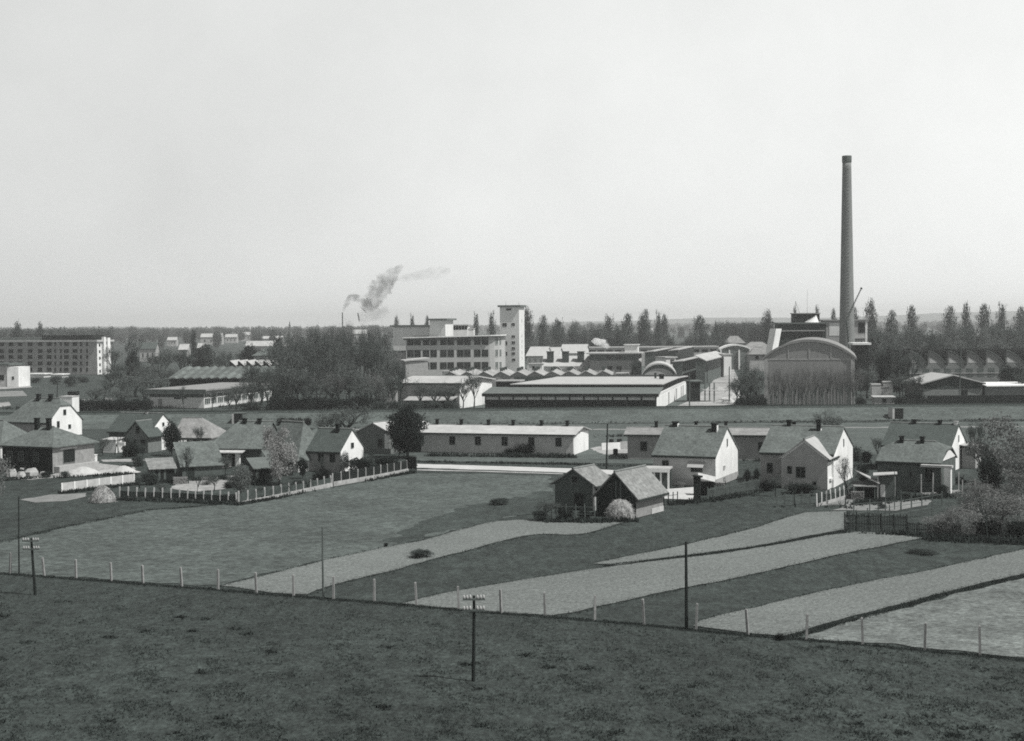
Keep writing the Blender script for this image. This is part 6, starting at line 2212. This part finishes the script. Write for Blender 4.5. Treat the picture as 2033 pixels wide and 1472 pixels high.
# --- copse left of the factory: tall trees
rr = random.Random(77)
CG = 'tall bare trees of the copse left of the factory'
COP = [(566, 672, 34, 'slim_a'), (590, 652, 40, 'slim_b'), (604, 645, 30, 'slim_a'), (620, 648, 40, 'bare_a'), (640, 643, 26, 'slim_a'), (655, 648, 34, 'bare_c'), (672, 645, 34, 'slim_b'), (688, 650, 36, 'bare_c'),
       (698, 627, 22, 'slim_b'), (715, 637, 14, 'slim_a'), (735, 642, 22, 'slim_b'), (753, 640, 22, 'slim_a'), (768, 660, 30, 'slim_b')]
COP += [(x_ + rr.uniform(-4, 4), rr.uniform(646, 664), rr.uniform(24, 38), rr.choice(['slim_a', 'bare_c', 'slim_a'])) for x_ in range(572, 772, 12)]
for px, pt, w, k in COP:
    tree(k, px, pt, w * 1.25, 'tall slender tree of the back row in the copse left of the factory', Y=rr.uniform(470, 520), group='back row of the copse')
for i in range(30):
    px = 556 + 222 * i / 29 + rr.uniform(-6, 6)
    tree(rr.choice(['bare_a', 'bare_d', 'bare_c', 'slim_a', 'bare_d']), px, rr.uniform(662, 715), rr.uniform(40, 70), 'hazy bare tree in the middle of the copse left of the factory', Y=rr.uniform(395, 470), group=CG)
for i in range(26):
    px = 508 + 262 * i / 25 + rr.uniform(-6, 6)
    tree(rr.choice(['bare_a', 'bare_d', 'bare_b', 'slim_b']), px, rr.uniform(712, 752), rr.uniform(50, 76), 'bare tree along the front of the copse above the railway', Y=rr.uniform(325, 370), group='front row of the copse')
for i in range(15):
    px = 545 + 195 * i / 14 + rr.uniform(-5, 5)
    tree(rr.choice(['bush_dark', 'bush_black', 'bush_dark']), px, rr.uniform(778, 790), rr.uniform(26, 40), 'dark undergrowth bush at the foot of the copse', Y=rr.uniform(312, 330), group='undergrowth bushes of the copse')
tree('round_dark', 552, 660, 26, 'dark pointed tree at the left end of the copse', Y=480)
tree('round_dark', 586, 698, 30, 'dark round tree in the left part of the copse', Y=420)
tree('round_dark', 640, 678, 34, 'dark ivy covered tree in the heart of the copse', Y=440)
tree('bare_c', 792, 716, 60, 'dark tall tree with dense twigs before the office left bay', Y=335)
tree('bare_b', 775, 745, 44, 'low bare tree left of the dark tall tree before the office', Y=322)
tree('pale_round', 757, 752, 30, 'pale leafing tree right of the copse', Y=330)
for px, pt, w in ((835, 752, 40), (862, 760, 44), (888, 756, 40), (918, 752, 36), (940, 730, 34)):
    tree('bare_d', px, pt, w, 'thin bare tree in front of the end lit workshop', Y=326, group='thin bare trees at the workshop')
for px, w in ((820, 50), (860, 50), (900, 40), (750, 40), (790, 46)):
    tree('bush_mid', px, 793, w, 'low weedy bush at the railway before the workshop lean-to', Y=308, group='weeds along the railway')
# --- trees around glazed workshop
for px, pt, w in ((365, 765, 30), (420, 772, 34), (470, 755, 40), (497, 745, 46), (520, 740, 54), (540, 748, 50), (455, 770, 28)):
    tree(rr.choice(['bare_a', 'bare_d']), px, pt, w, 'bare tree before the glazed workshop', Y=rr.uniform(318, 332), group='bare trees before the glazed workshop')
for px, w in ((490, 30), (508, 26), (540, 36)):
    tree('bush_black', px, 800, w, 'black low bush beside the railway right of the glazed workshop', Y=303, group='black bushes beside the railway')
# --- left grove between apartment block and glazed workshop
GL = 'trees of the left grove'
LG = [(230, 690, 40, 'bare_b', 520), (256, 662, 40, 'bare_c', 560), (262, 692, 30, 'round_dark', 470), (300, 700, 60, 'bare_b', 500), (325, 690, 60, 'bare_a', 520), (352, 695, 56, 'bare_b', 500), (290, 715, 70, 'bare_d', 440), (330, 722, 60, 'bare_d', 430),
      (240, 720, 60, 'bare_b', 430), (215, 735, 60, 'bare_b', 410), (270, 735, 70, 'bare_d', 400), (310, 742, 60, 'bare_d', 390), (205, 752, 50, 'bare_a', 380), (255, 752, 60, 'bare_a', 372), (425, 692, 44, 'bare_a', 540), (455, 696, 40, 'bare_b', 540),
      (470, 700, 30, 'bare_a', 520), (440, 705, 40, 'bare_b', 490), (375, 700, 40, 'bare_b', 500), (240, 768, 50, 'bare_d', 352), (190, 765, 40, 'bare_d', 360), (285, 765, 50, 'bare_b', 352)]
for px, pt, w, k, Y in LG:
    tree(k, px, pt, w * 1.15, 'hazy spring tree in the grove between apartment block and glazed workshop', Y=Y, group=GL)
for px, w in ((160, 40), (185, 40), (212, 44), (240, 44), (268, 40), (290, 30)):
    tree('bush_dark', px, 790, w, 'dark bush row at the foot of the left grove', Y=338, group='dark bushes of the left grove')
tree('poplar_1', 384, 655, 17, 'dark poplar rising from the left grove', Y=640)
tree('round_dark', 402, 680, 52, 'dark round tree in the left grove below the poplar', Y=560)
tree('round_dark', 497, 681, 52, 'dark round crowned tree left of the hipped villa', Y=575)
tree('round_a', 35, 645, 32, 'round tree dome on the skyline above the apartment block', Y=900)
tree('round_a', 80, 645, 22, 'smaller round tree dome on the skyline above the apartment block', Y=950)
for px in (5, 58, 105, 130, 150, 170, 195, 215):
    tree('round_b', px, rr.uniform(650, 654), rr.uniform(28, 44), 'round tree of the skyline belt behind the apartment block', Y=rr.uniform(1000, 1200), group='skyline belt behind the apartment block')
for px in (30, 70, 110, 140, 165):
    tree('bush_mid', px, rr.uniform(744, 750), rr.uniform(26, 40), 'low shrub on the open ground before the apartment block', Y=rr.uniform(460, 520), group='shrubs before the apartment block')

# --- poplars behind the factory
POP = [(1047, 612, 20, 'poplar_1', 'poplar touching the right edge of the white tower'), (1078, 626, 17, 'poplar_0', 'second poplar right of the white tower, slim and forked'), (1108, 634, 18, 'poplar_1', 'third poplar right of the white tower'),
       (1208, 627, 18, 'poplar_1', 'tall poplar above the two storey workshop'), (1244, 623, 24, 'poplar_0', 'broad poplar above the workshop penthouse'), (1273, 626, 14, 'poplar_1', 'short poplar leaning on the tallest central poplar'), (1281, 614, 15, 'poplar_0', 'tallest poplar of the central row behind the dark glazed halls'),
       (1307, 622, 14, 'poplar_2', 'left one of a close poplar pair behind the dark glazed halls'), (1318, 624, 15, 'poplar_0', 'right one of a close poplar pair behind the dark glazed halls'), (1390, 626, 26, 'poplar_0', 'wide lone poplar before the pale plain left of the far wood'),
       (1422, 640, 12, 'poplar_2', 'slim poplar at the left edge of the far wood'), (1523, 617, 19, 'poplar_1', 'dark poplar just left of the inclined white conveyor'), (1728, 596, 20, 'poplar_1', 'tall dark poplar right of the factory chimney'),
       (1769, 616, 20, 'poplar_0', 'poplar second right of the factory chimney'), (1810, 606, 18, 'poplar_0', 'tall poplar above the left end of the sawtooth hall'), (1885, 608, 21, 'poplar_0', 'first of five skyline poplars at the right edge'),
       (1918, 604, 18, 'poplar_2', 'second of five skyline poplars at the right edge'), (1954, 603, 22, 'poplar_0', 'third of five skyline poplars at the right edge'), (1989, 606, 20, 'poplar_2', 'fourth of five skyline poplars at the right edge'), (2026, 609, 22, 'poplar_0', 'last skyline poplar cut by the right edge'),
       (945, 625, 13, 'poplar_2', 'left of two poplars just left of the white tower'), (976, 623, 15, 'poplar_2', 'right of two poplars just left of the white tower'), (787, 630, 12, 'poplar_2', 'thin poplar above the left end of the rear factory block'),
       (818, 628, 11, 'poplar_2', 'thin poplar behind the rear factory block'), (847, 627, 10, 'poplar_0', 'thin poplar just left of the square penthouse'),
       (1578, 610, 8, 'poplar_1', 'small poplar tip behind the boiler house roof mast'), (1622, 608, 9, 'poplar_1', 'small poplar tip above the boiler house roof'), (1655, 612, 10, 'poplar_0', 'small pale poplar left of the chimney'), (1698, 610, 12, 'poplar_0', 'small poplar hidden behind the crane boom')]
for px, pt, w, k, lab in POP:
    tree(k, px, pt, w * 1.75, lab, Y=700 + (px * 37 % 90), group='poplars behind the factory')
tree('pale_round', 1137, 633, 30, 'round crowned tree between poplars right of the white tower', Y=720)
tree('round_b', 1165, 650, 26, 'low round tree in the belt right of the round crowned tree', Y=740)
for i in range(75):
    px = 1045 + 385 * i / 74 + rr.uniform(-5, 5)
    tree(rr.choice(['round_b', 'bare_b', 'bare_d', 'pale_round']), px, rr.uniform(646, 676) + (8 if px > 1330 else 0), rr.uniform(20, 44), 'low tree of the belt between the poplars behind the factory', Y=rr.uniform(690, 790), group='low belt behind the factory')
# right side masses
for i in range(40):
    px = 1722 + 330 * i / 39 + rr.uniform(-6, 6)
    tree(rr.choice(['bare_d', 'bare_a', 'round_b', 'bare_d', 'pale_round']), px, rr.uniform(646, 668), rr.uniform(36, 60), 'hazy tree of the wood behind the sawtooth hall', Y=rr.uniform(560, 700), group='wood behind the sawtooth hall')
for i in range(22):
    px = 1745 + 300 * i / 21 + rr.uniform(-6, 6)
    tree(rr.choice(['pale_round', 'bare_d', 'round_b']), px, rr.uniform(668, 684), rr.uniform(40, 60), 'bare tree in the front rank of the wood behind the sawtooth hall', Y=rr.uniform(480, 540), group='front rank behind the sawtooth hall')
for px, pt, w, k, Y in ((1745, 690, 60, 'bare_b', 380), (1775, 685, 70, 'bare_a', 390), (1800, 700, 60, 'bare_b', 370), (1722, 720, 50, 'bare_d', 360), (1790, 735, 50, 'bare_d', 350), (1815, 745, 40, 'bare_b', 345)):
    tree(k, px, pt, w, 'tangled bare tree between the vaulted hall and the white roofed shed', Y=Y, group='tangled trees right of the vaulted hall')
tree('round_dark', 1756, 690, 34, 'dark leafy crown among tangled trees right of the vaulted hall', Y=372)
tree('round_dark', 1786, 715, 36, 'second dark leafy crown right of the vaulted hall', Y=362)
tree('bush_dark', 1815, 775, 50, 'dark bush at the left end of the white roofed shed', Y=326)
tree('bush_dark', 1790, 785, 40, 'dark bush beside the small pale hut', Y=322)
for px, pt, w in ((1490, 712, 56), (1472, 735, 50), (1500, 745, 44), (1462, 752, 40), (1485, 760, 40)):
    tree('bare_d', px, pt, w, 'pale bare tree between factory street and vaulted hall', Y=rr.uniform(322, 350), group='bare trees left of the vaulted hall')
for i in range(44):
    px = 1528 + 180 * i / 43 + rr.uniform(-3, 3)
    tree('slim_b', px, rr.uniform(718, 752), rr.uniform(18, 30), 'thin bare tree standing against the vaulted hall front', Y=rr.uniform(318, 331), group='thin trees before the vaulted hall')
tree('round_a', 1263, 718, 26, 'round dark leafed tree at the corner of the two storey workshop', Y=450)
for px, w in ((1495, 40), (1470, 30), (1512, 30), (1710, 30)):
    tree('bush_dark', px, 785, w, 'dark bush by the railway near the vaulted hall', Y=310, group='dark bushes near the vaulted hall')
tree('round_dark', 2010, 720, 50, 'dark round tree in front of the sawtooth hall near the right edge', Y=370)
tree('bare_b', 2030, 738, 50, 'bare tree near the right edge before the sawtooth hall', Y=350)
# far wood (dark band behind the street end)
for i in range(13):
    px = 1428 + 92 * i / 12
    tree('round_a', px, rr.uniform(641, 647), rr.uniform(22, 30), 'tree of the dark even topped far wood left of the conveyor', Y=rr.uniform(900, 960), group='dark far wood left of the conveyor')
# plain trees, left
for i in range(40):
    px = rr.uniform(225, 780)
    tree(rr.choice(['round_b', 'round_a', 'bare_b']), px, rr.uniform(654, 664), rr.uniform(14, 26), 'small tree on the far plain left of the factory', Y=rr.uniform(1150, 1900), group='small trees on the far plain')
for i in range(70):
    px = rr.uniform(1040, 2040)
    tree(rr.choice(['round_b', 'round_a', 'bare_b']), px, rr.uniform(639, 650), rr.uniform(12, 26), 'small tree on the far plain behind the poplar row', Y=rr.uniform(1500, 2600), group='small trees behind the poplar row')

FAR_GROUPS.add('trees beyond the frame')
for i in range(46):
    side = i % 2
    px = rr.uniform(2045, 2420) if side else rr.uniform(-400, -20)
    tree(rr.choice(['bare_d', 'round_b', 'bare_b', 'poplar_0']), px, rr.uniform(630, 668), rr.uniform(36, 56), '', Y=rr.uniform(520, 760), group='trees beyond the frame')
for i in range(22):
    px = rr.uniform(2050, 2330) if i % 2 else rr.uniform(-330, -30)
    tree(rr.choice(['bare_d', 'spring', 'bush_pale', 'round_a']), px, rr.uniform(860, 930), rr.uniform(70, 120), '', py=rr.uniform(960, 1010), group='trees beyond the frame')
# far woods: one lumpy mass per band of woodland, too many trees to count
rng = np.random.default_rng(99)


def wood_band(name, label, x0, x1, y0, y1, n, hh, leaf):
    P = np.stack([rng.uniform(x0, x1, n), rng.uniform(y0, y1, n)], 1)
    keep = (np.sin(P[:, 0] / 130.0 + P[:, 1] / 90) + np.sin(P[:, 1] / 210.0 + P[:, 0] / 400) + rng.normal(0, .5, n)) > 0.1
    P = P[keep]
    k = 14
    base = np.repeat(np.concatenate([P, np.zeros((len(P), 1))], 1), k, 0)
    ht = np.repeat(rng.uniform(.6, 1.2, len(P)) * hh, k)
    d = rdir(rng, len(base))
    off = d * np.stack([ht * .42, ht * .42, ht * .45], 1) * (rng.random(len(base)) ** .4)[:, None]
    pts = base + off
    pts[:, 2] += ht * .52
    V = leaf_quads(pts, np.full(len(pts), leaf), rng, 1.3)
    me = np_mesh(name, V, len(pts), mat('far_leaf', .042, .3, .02))
    o = bpy.data.objects.new(name, me)
    COL.objects.link(o)
    return tag(o, label, 'woods', None, 'stuff')


for i in range(60):
    px = -10 + 800 * i / 59
    tree(rr.choice(['round_b', 'round_a', 'bare_b', 'round_b']), px + rr.uniform(-6, 6), rr.uniform(650, 655) - px * .004, rr.uniform(20, 44), 'tree of the even woodland belt along the left skyline', Y=rr.uniform(1700, 2400), group='woodland belt on the left skyline')
wood_band('far_woods', 'scattered dark woodland across the far plain below the horizon', -2600, 2600, 1900, 3300, 3400, 11, 4.5)
wood_band('distant_woods', 'thin hazy bands of woodland just below the skyline', -3600, 3600, 3300, 6200, 6500, 14, 8.0)

# the countless small trees beyond the factory and on the plain: one mass
allV, allM = [], []
fm_names = {}
for kind, c, w, h, rz_ in FAR:
    for me in PROTO[kind][1:]:
        n_ = len(me.vertices)
        co = np.empty(n_ * 3, np.float32)
        me.vertices.foreach_get('co', co)
        co = co.reshape(-1, 3)
        cz, sz_ = math.cos(rz_), math.sin(rz_)
        q = np.stack([(co[:, 0] * cz - co[:, 1] * sz_) * w + c.x, (co[:, 0] * sz_ + co[:, 1] * cz) * w + c.y, co[:, 2] * h + c.z], 1)
        allV.append(q)
        allM += [fm_names.setdefault(me.materials[0].name, len(fm_names))] * (n_ // 4)
V = np.concatenate(allV)
mnames = list(fm_names)
me = np_mesh('distant_trees', V, len(V) // 4, bpy.data.materials[mnames[0]])
for q in mnames[1:]:
    me.materials.append(bpy.data.materials[q])
me.polygons.foreach_set('material_index', np.array(allM, dtype=np.int32))
me.update()
o = bpy.data.objects.new('distant_trees', me)
COL.objects.link(o)
tag(o, 'countless small trees of the belts and woods beyond the factory and along the left skyline', 'trees', None, 'stuff')

# rank weeds: foot of the railway bank, walls, fences and yards
wp = []


def weeds(pl, step, spread, hgt_):
    for a, b in zip(pl[:-1], pl[1:]):
        A, B = G(*a), G(*b)
        n = max(1, int((B - A).length / step))
        for i in range(n):
            p = A.lerp(B, (i + rr.random()) / n)
            if math.sin(p.x * .35) + math.sin(p.x * .13 + 1) + rr.gauss(0, .9) > -.2:
                wp.append((p.x + rr.gauss(0, spread), p.y + rr.gauss(0, spread), hgt_ * rr.uniform(.4, 1.2)))


rr = random.Random(55)
weeds([(480, 842), (1000, 841), (1500, 838), (2033, 835)], .10, 1.4, .32)
weeds([(480, 853), (845, 851)], .16, 1.4, .35)
weeds([(1190, 868), (1240, 866)], .05, 1.0, .4)
weeds([(850, 906), (1000, 907), (1140, 909)], .03, .4, .6)
weeds([(1250, 908), (1290, 910), (1550, 917)], .05, .7, .5)
weeds([(0, 836), (220, 833), (480, 834)], .10, 1.0, .5)
weeds([(830, 917), (1120, 922), (1300, 927)], .06, .3, .3)
weeds([(475, 1003), (560, 988), (657, 969), (822, 938)], .03, .25, .35)
weeds([(240, 992), (350, 996), (470, 1002)], .03, .3, .4)
weeds([(5, 954), (90, 949), (150, 947), (265, 942)], .03, .35, .4)
weeds([(120, 980), (268, 962)], .03, .3, .35)
weeds([(300, 960), (360, 956), (440, 950), (520, 962)], .04, .5, .5)
weeds([(1090, 1036), (1180, 1037), (1260, 1035)], .02, .35, .45)
weeds([(1320, 1003), (1420, 993), (1510, 977)], .03, .4, .4)
weeds([(1510, 980), (1640, 985)], .03, .5, .5)
weeds([(1540, 1008), (1620, 1005), (1700, 1010)], .04, .4, .4)
weeds([(1677, 1058), (1800, 1063), (1850, 1068)], .02, .25, .45)
weeds([(1690, 1003), (1850, 988), (1900, 985)], .03, .6, .45)
weeds([(1840, 1070), (2060, 1080)], .02, .6, .5)
weeds([(1700, 930), (1740, 925), (1900, 960)], .06, 1.5, .5)
weeds([(480, 806), (960, 803)], .05, .8, .9)
weeds([(0, 812), (300, 811), (480, 808)], .08, 1.2, .7)
for _ in range(80):
    px, py = rr.uniform(-60, 2100), rr.uniform(1175, 1480)
    if py < fence_base(px) + 8:
        continue
    p = G(px, py)
    for _k in range(rr.randint(3, 14)):
        wp.append((p.x + rr.gauss(0, .2), p.y + rr.gauss(0, .18), rr.uniform(.08, .2)))
n = len(wp)
P = np.array([(a, b, 0) for a, b, _ in wp])
hh = np.array([q for _, _, q in wp])
k = 4
B = np.repeat(P, k, 0)
hq = np.repeat(hh, k) * rng.uniform(.6, 1.2, n * k)
B[:, :2] += rng.normal(0, .10, (len(B), 2))
an = rng.uniform(0, math.pi, len(B))
wv = np.stack([np.cos(an), np.sin(an), np.zeros(len(B))], 1) * rng.uniform(.03, .10, len(B))[:, None]
tip = np.stack([rng.normal(0, .15, len(B)), rng.normal(0, .15, len(B)), hq], 1)
B[:, 2] = -.06
V = np.stack([B - wv, B + wv, B + tip + wv * .5, B + tip - wv * .5], 1).reshape(-1, 3)
me = np_mesh('weeds', V, len(B), mat('weed_leaf', .042, .6, .5))
o = bpy.data.objects.new('weeds', me)
COL.objects.link(o)
tag(o, 'rank weeds along the foot of the railway bank, walls, fences and yards', 'weeds', None, 'stuff')

# ------------------------------------------------------------------ grass tufts: fence line, field edges, meadow
pts = []
rr = random.Random(5)


def along(pl, step, spread):
    for a, b in zip(pl[:-1], pl[1:]):
        A, B = G(*a), G(*b)
        n = int((B - A).length / step)
        for i in range(n):
            p = A.lerp(B, (i + rr.random()) / max(1, n))
            pts.append((p.x + rr.gauss(0, spread), p.y + rr.gauss(0, spread)))


fl = [(x, fence_base(x) + 1) for x in range(-80, 2200, 60)]
along(fl, .012, .22)
for q in SOILS:
    along(q + [q[0]], .09, .22)
along([(1200, 1123), (1380, 1102), (1500, 1086), (1678, 1054)], .012, .14)
along([(1560, 1265), (1720, 1224), (1880, 1178), (2040, 1142), (2300, 1092)], .010, .22)
along([(0, 1077), (110, 1050), (300, 1012), (480, 999)], .03, .3)
TW = [(rr.gauss(0, 1.6), rr.gauss(0, 1.6), rr.uniform(0, 6)) for _ in range(9)]
for _ in range(70000):
    px, py = rr.uniform(-100, 2140), 1160 + 330 * rr.random() ** .8
    if py < fence_base(px) + 3:
        continue
    p = G(px, py)
    if sum(math.sin(p.x * a_ + p.y * b_ + c_) for a_, b_, c_ in TW) + rr.gauss(0, 2.5) < 2.0:
        continue
    pts.append((p.x, p.y))
n = len(pts)
P = np.concatenate([np.array(pts), np.zeros((n, 1))], 1)
k = 3
B = np.repeat(P, k, 0)
B[:, :2] += rng.normal(0, .06, (len(B), 2))
hgt = rng.uniform(.05, .14, len(B))
an = rng.uniform(0, math.pi, len(B))
wv = np.stack([np.cos(an), np.sin(an), np.zeros(len(B))], 1) * rng.uniform(.02, .05, len(B))[:, None]
tip = np.stack([rng.normal(0, .06, len(B)), rng.normal(0, .06, len(B)), hgt], 1)
B[:, 2] = -.06
V = np.stack([B - wv, B + wv, B + tip + wv * .3, B + tip - wv * .3], 1).reshape(-1, 3)
me = np_mesh('grass', V, len(B), mat('grass_blade', .048, .5, .8))
o = bpy.data.objects.new('grass', me)
COL.objects.link(o)
tag(o, 'uncut grass tufts along the wire fence, field edges and over the dark foreground meadow', 'grass', None, 'stuff')

# ================================================================== haze and smoke


def volume_mat(name, color, dens, noise=None):
    M = bpy.data.materials.new(name)
    M.use_nodes = True
    t = M.node_tree
    for q in list(t.nodes):
        t.nodes.remove(q)
    out = t.nodes.new('ShaderNodeOutputMaterial')
    v = t.nodes.new('ShaderNodeVolumePrincipled')
    v.inputs['Color'].default_value = color
    v.inputs['Density'].default_value = dens
    v.inputs['Anisotropy'].default_value = 0.2
    t.links.new(v.outputs[0], out.inputs['Volume'])
    if noise:
        co = t.nodes.new('ShaderNodeTexCoord')
        nz = t.nodes.new('ShaderNodeTexNoise')
        nz.inputs['Scale'].default_value = noise
        nz.inputs['Detail'].default_value = 4
        t.links.new(co.outputs['Object'], nz.inputs['Vector'])
        r = t.nodes.new('ShaderNodeMapRange')
        r.inputs[1].default_value, r.inputs[2].default_value = .33, .80
        r.inputs[3].default_value, r.inputs[4].default_value = 0, dens
        t.links.new(nz.outputs['Fac'], r.inputs[0])
        t.links.new(r.outputs[0], v.inputs['Density'])
    return M


mb = MB()
mb.box(-8800, 8800, -40, 8900, -6.5, 84)
hz = mb.build('haze', volume_mat('haze_air', (1.0, 1.0, 1.0, 1), 0.00017))
tag(hz, 'thin pale summer haze filling the air over the whole plain', 'haze', None, 'stuff')


def smoke(label, path, seed, dens, noise):
    rr = random.Random(seed)
    mb = MB()
    n = 14
    vs, fs = [], []
    P = [(AT(px, py, 1496.0), r) for px, py, r in path]
    base = P[0][0].copy()
    full = []
    for i in range(len(P) - 1):
        for s in range(4):
            f = s / 4
            full.append((P[i][0].lerp(P[i + 1][0], f), P[i][1] + (P[i + 1][1] - P[i][1]) * f))
    full.append(P[-1])
    for i, (p, r) in enumerate(full):
        d = (full[min(i + 1, len(full) - 1)][0] - full[max(i - 1, 0)][0]).normalized()
        a = Vector((0, 1, 0)); b = d.cross(a).normalized()
        for q in range(n):
            th = 6.2832 * q / n
            rr_ = r * rr.uniform(.75, 1.3)
            vs.append(p - base + a * (rr_ * math.cos(th)) + b * (rr_ * math.sin(th)))
    m_ = len(full)
    for i in range(m_ - 1):
        for q in range(n):
            fs.append((i * n + q, i * n + (q + 1) % n, (i + 1) * n + (q + 1) % n, (i + 1) * n + q))
    fs.append(tuple(range(n)))
    fs.append(tuple(reversed([(m_ - 1) * n + q for q in range(n)])))
    mb.add(vs, fs)
    o = mb.build('smoke', volume_mat('coal_smoke', (.16, .17, .165, 1), dens, noise))
    o.location = base
    return tag(o, label, 'smoke', None, 'stuff')


smoke('dark ragged smoke rising from the tiny thin chimney', [(680, 621, .8), (684, 611, 2.0), (689, 601, 3.2), (696, 593, 4.2), (706, 592, 4.4), (716, 598, 4), (728, 603, 5), (738, 600, 4)], 1, .22, .14)
smoke('broad fading smoke trail leaning right above the copse', [(722, 616, 5), (736, 602, 9), (749, 585, 11), (762, 566, 11), (776, 548, 8), (792, 533, 4), (800, 527, 1.5)], 2, .12, .12)
smoke('faint smoke wisp drifting right above the office', [(782, 556, 2), (804, 552, 4), (826, 548, 5), (850, 545, 6), (874, 541, 6), (894, 537, 3)], 3, .045, .12)
smoke('faint low smoke patch beside the broad cloud', [(712, 630, 6), (724, 622, 8)][:1] + [(738, 626, 7), (756, 622, 8), (772, 615, 4)], 4, .04, .08)

# white steam over the workshops
def puff(label, name, spots, Y, dens, color):
    rr = random.Random(len(spots))
    mb = MB()
    base = AT(spots[0][0], spots[0][1], Y)
    n = 16
    vs, fs = [], []
    full = [(AT(px, py, Y) - base, r) for px, py, r in spots]
    for i, (p, r) in enumerate(full):
        for q in range(n):
            th = 6.2832 * q / n
            k_ = r * rr.uniform(.7, 1.35)
            vs.append((p.x + k_ * math.cos(th), p.y + k_ * .8 * math.sin(th), p.z + rr.gauss(0, r * .12)))
    for i in range(len(full) - 1):
        for q in range(n):
            fs.append((i * n + q, i * n + (q + 1) % n, (i + 1) * n + (q + 1) % n, (i + 1) * n + q))
    fs.append(tuple(reversed(range(n))))
    fs.append(tuple((len(full) - 1) * n + q for q in range(n)))
    mb.add(vs, fs)
    o = mb.build(name, volume_mat('steam', color, dens, .55))
    o.location = base
    return tag(o, label, 'steam', None, 'stuff')


puff('small white steam puff hanging over the flat roofed workshops', 'steam', [(1206, 693, .5), (1202, 689, 1.6), (1196, 684, 2.8), (1192, 679, 3.2), (1190, 675, 2.6), (1184, 672, 1.2)], 560, 1.6, (1, 1, 1, 1))
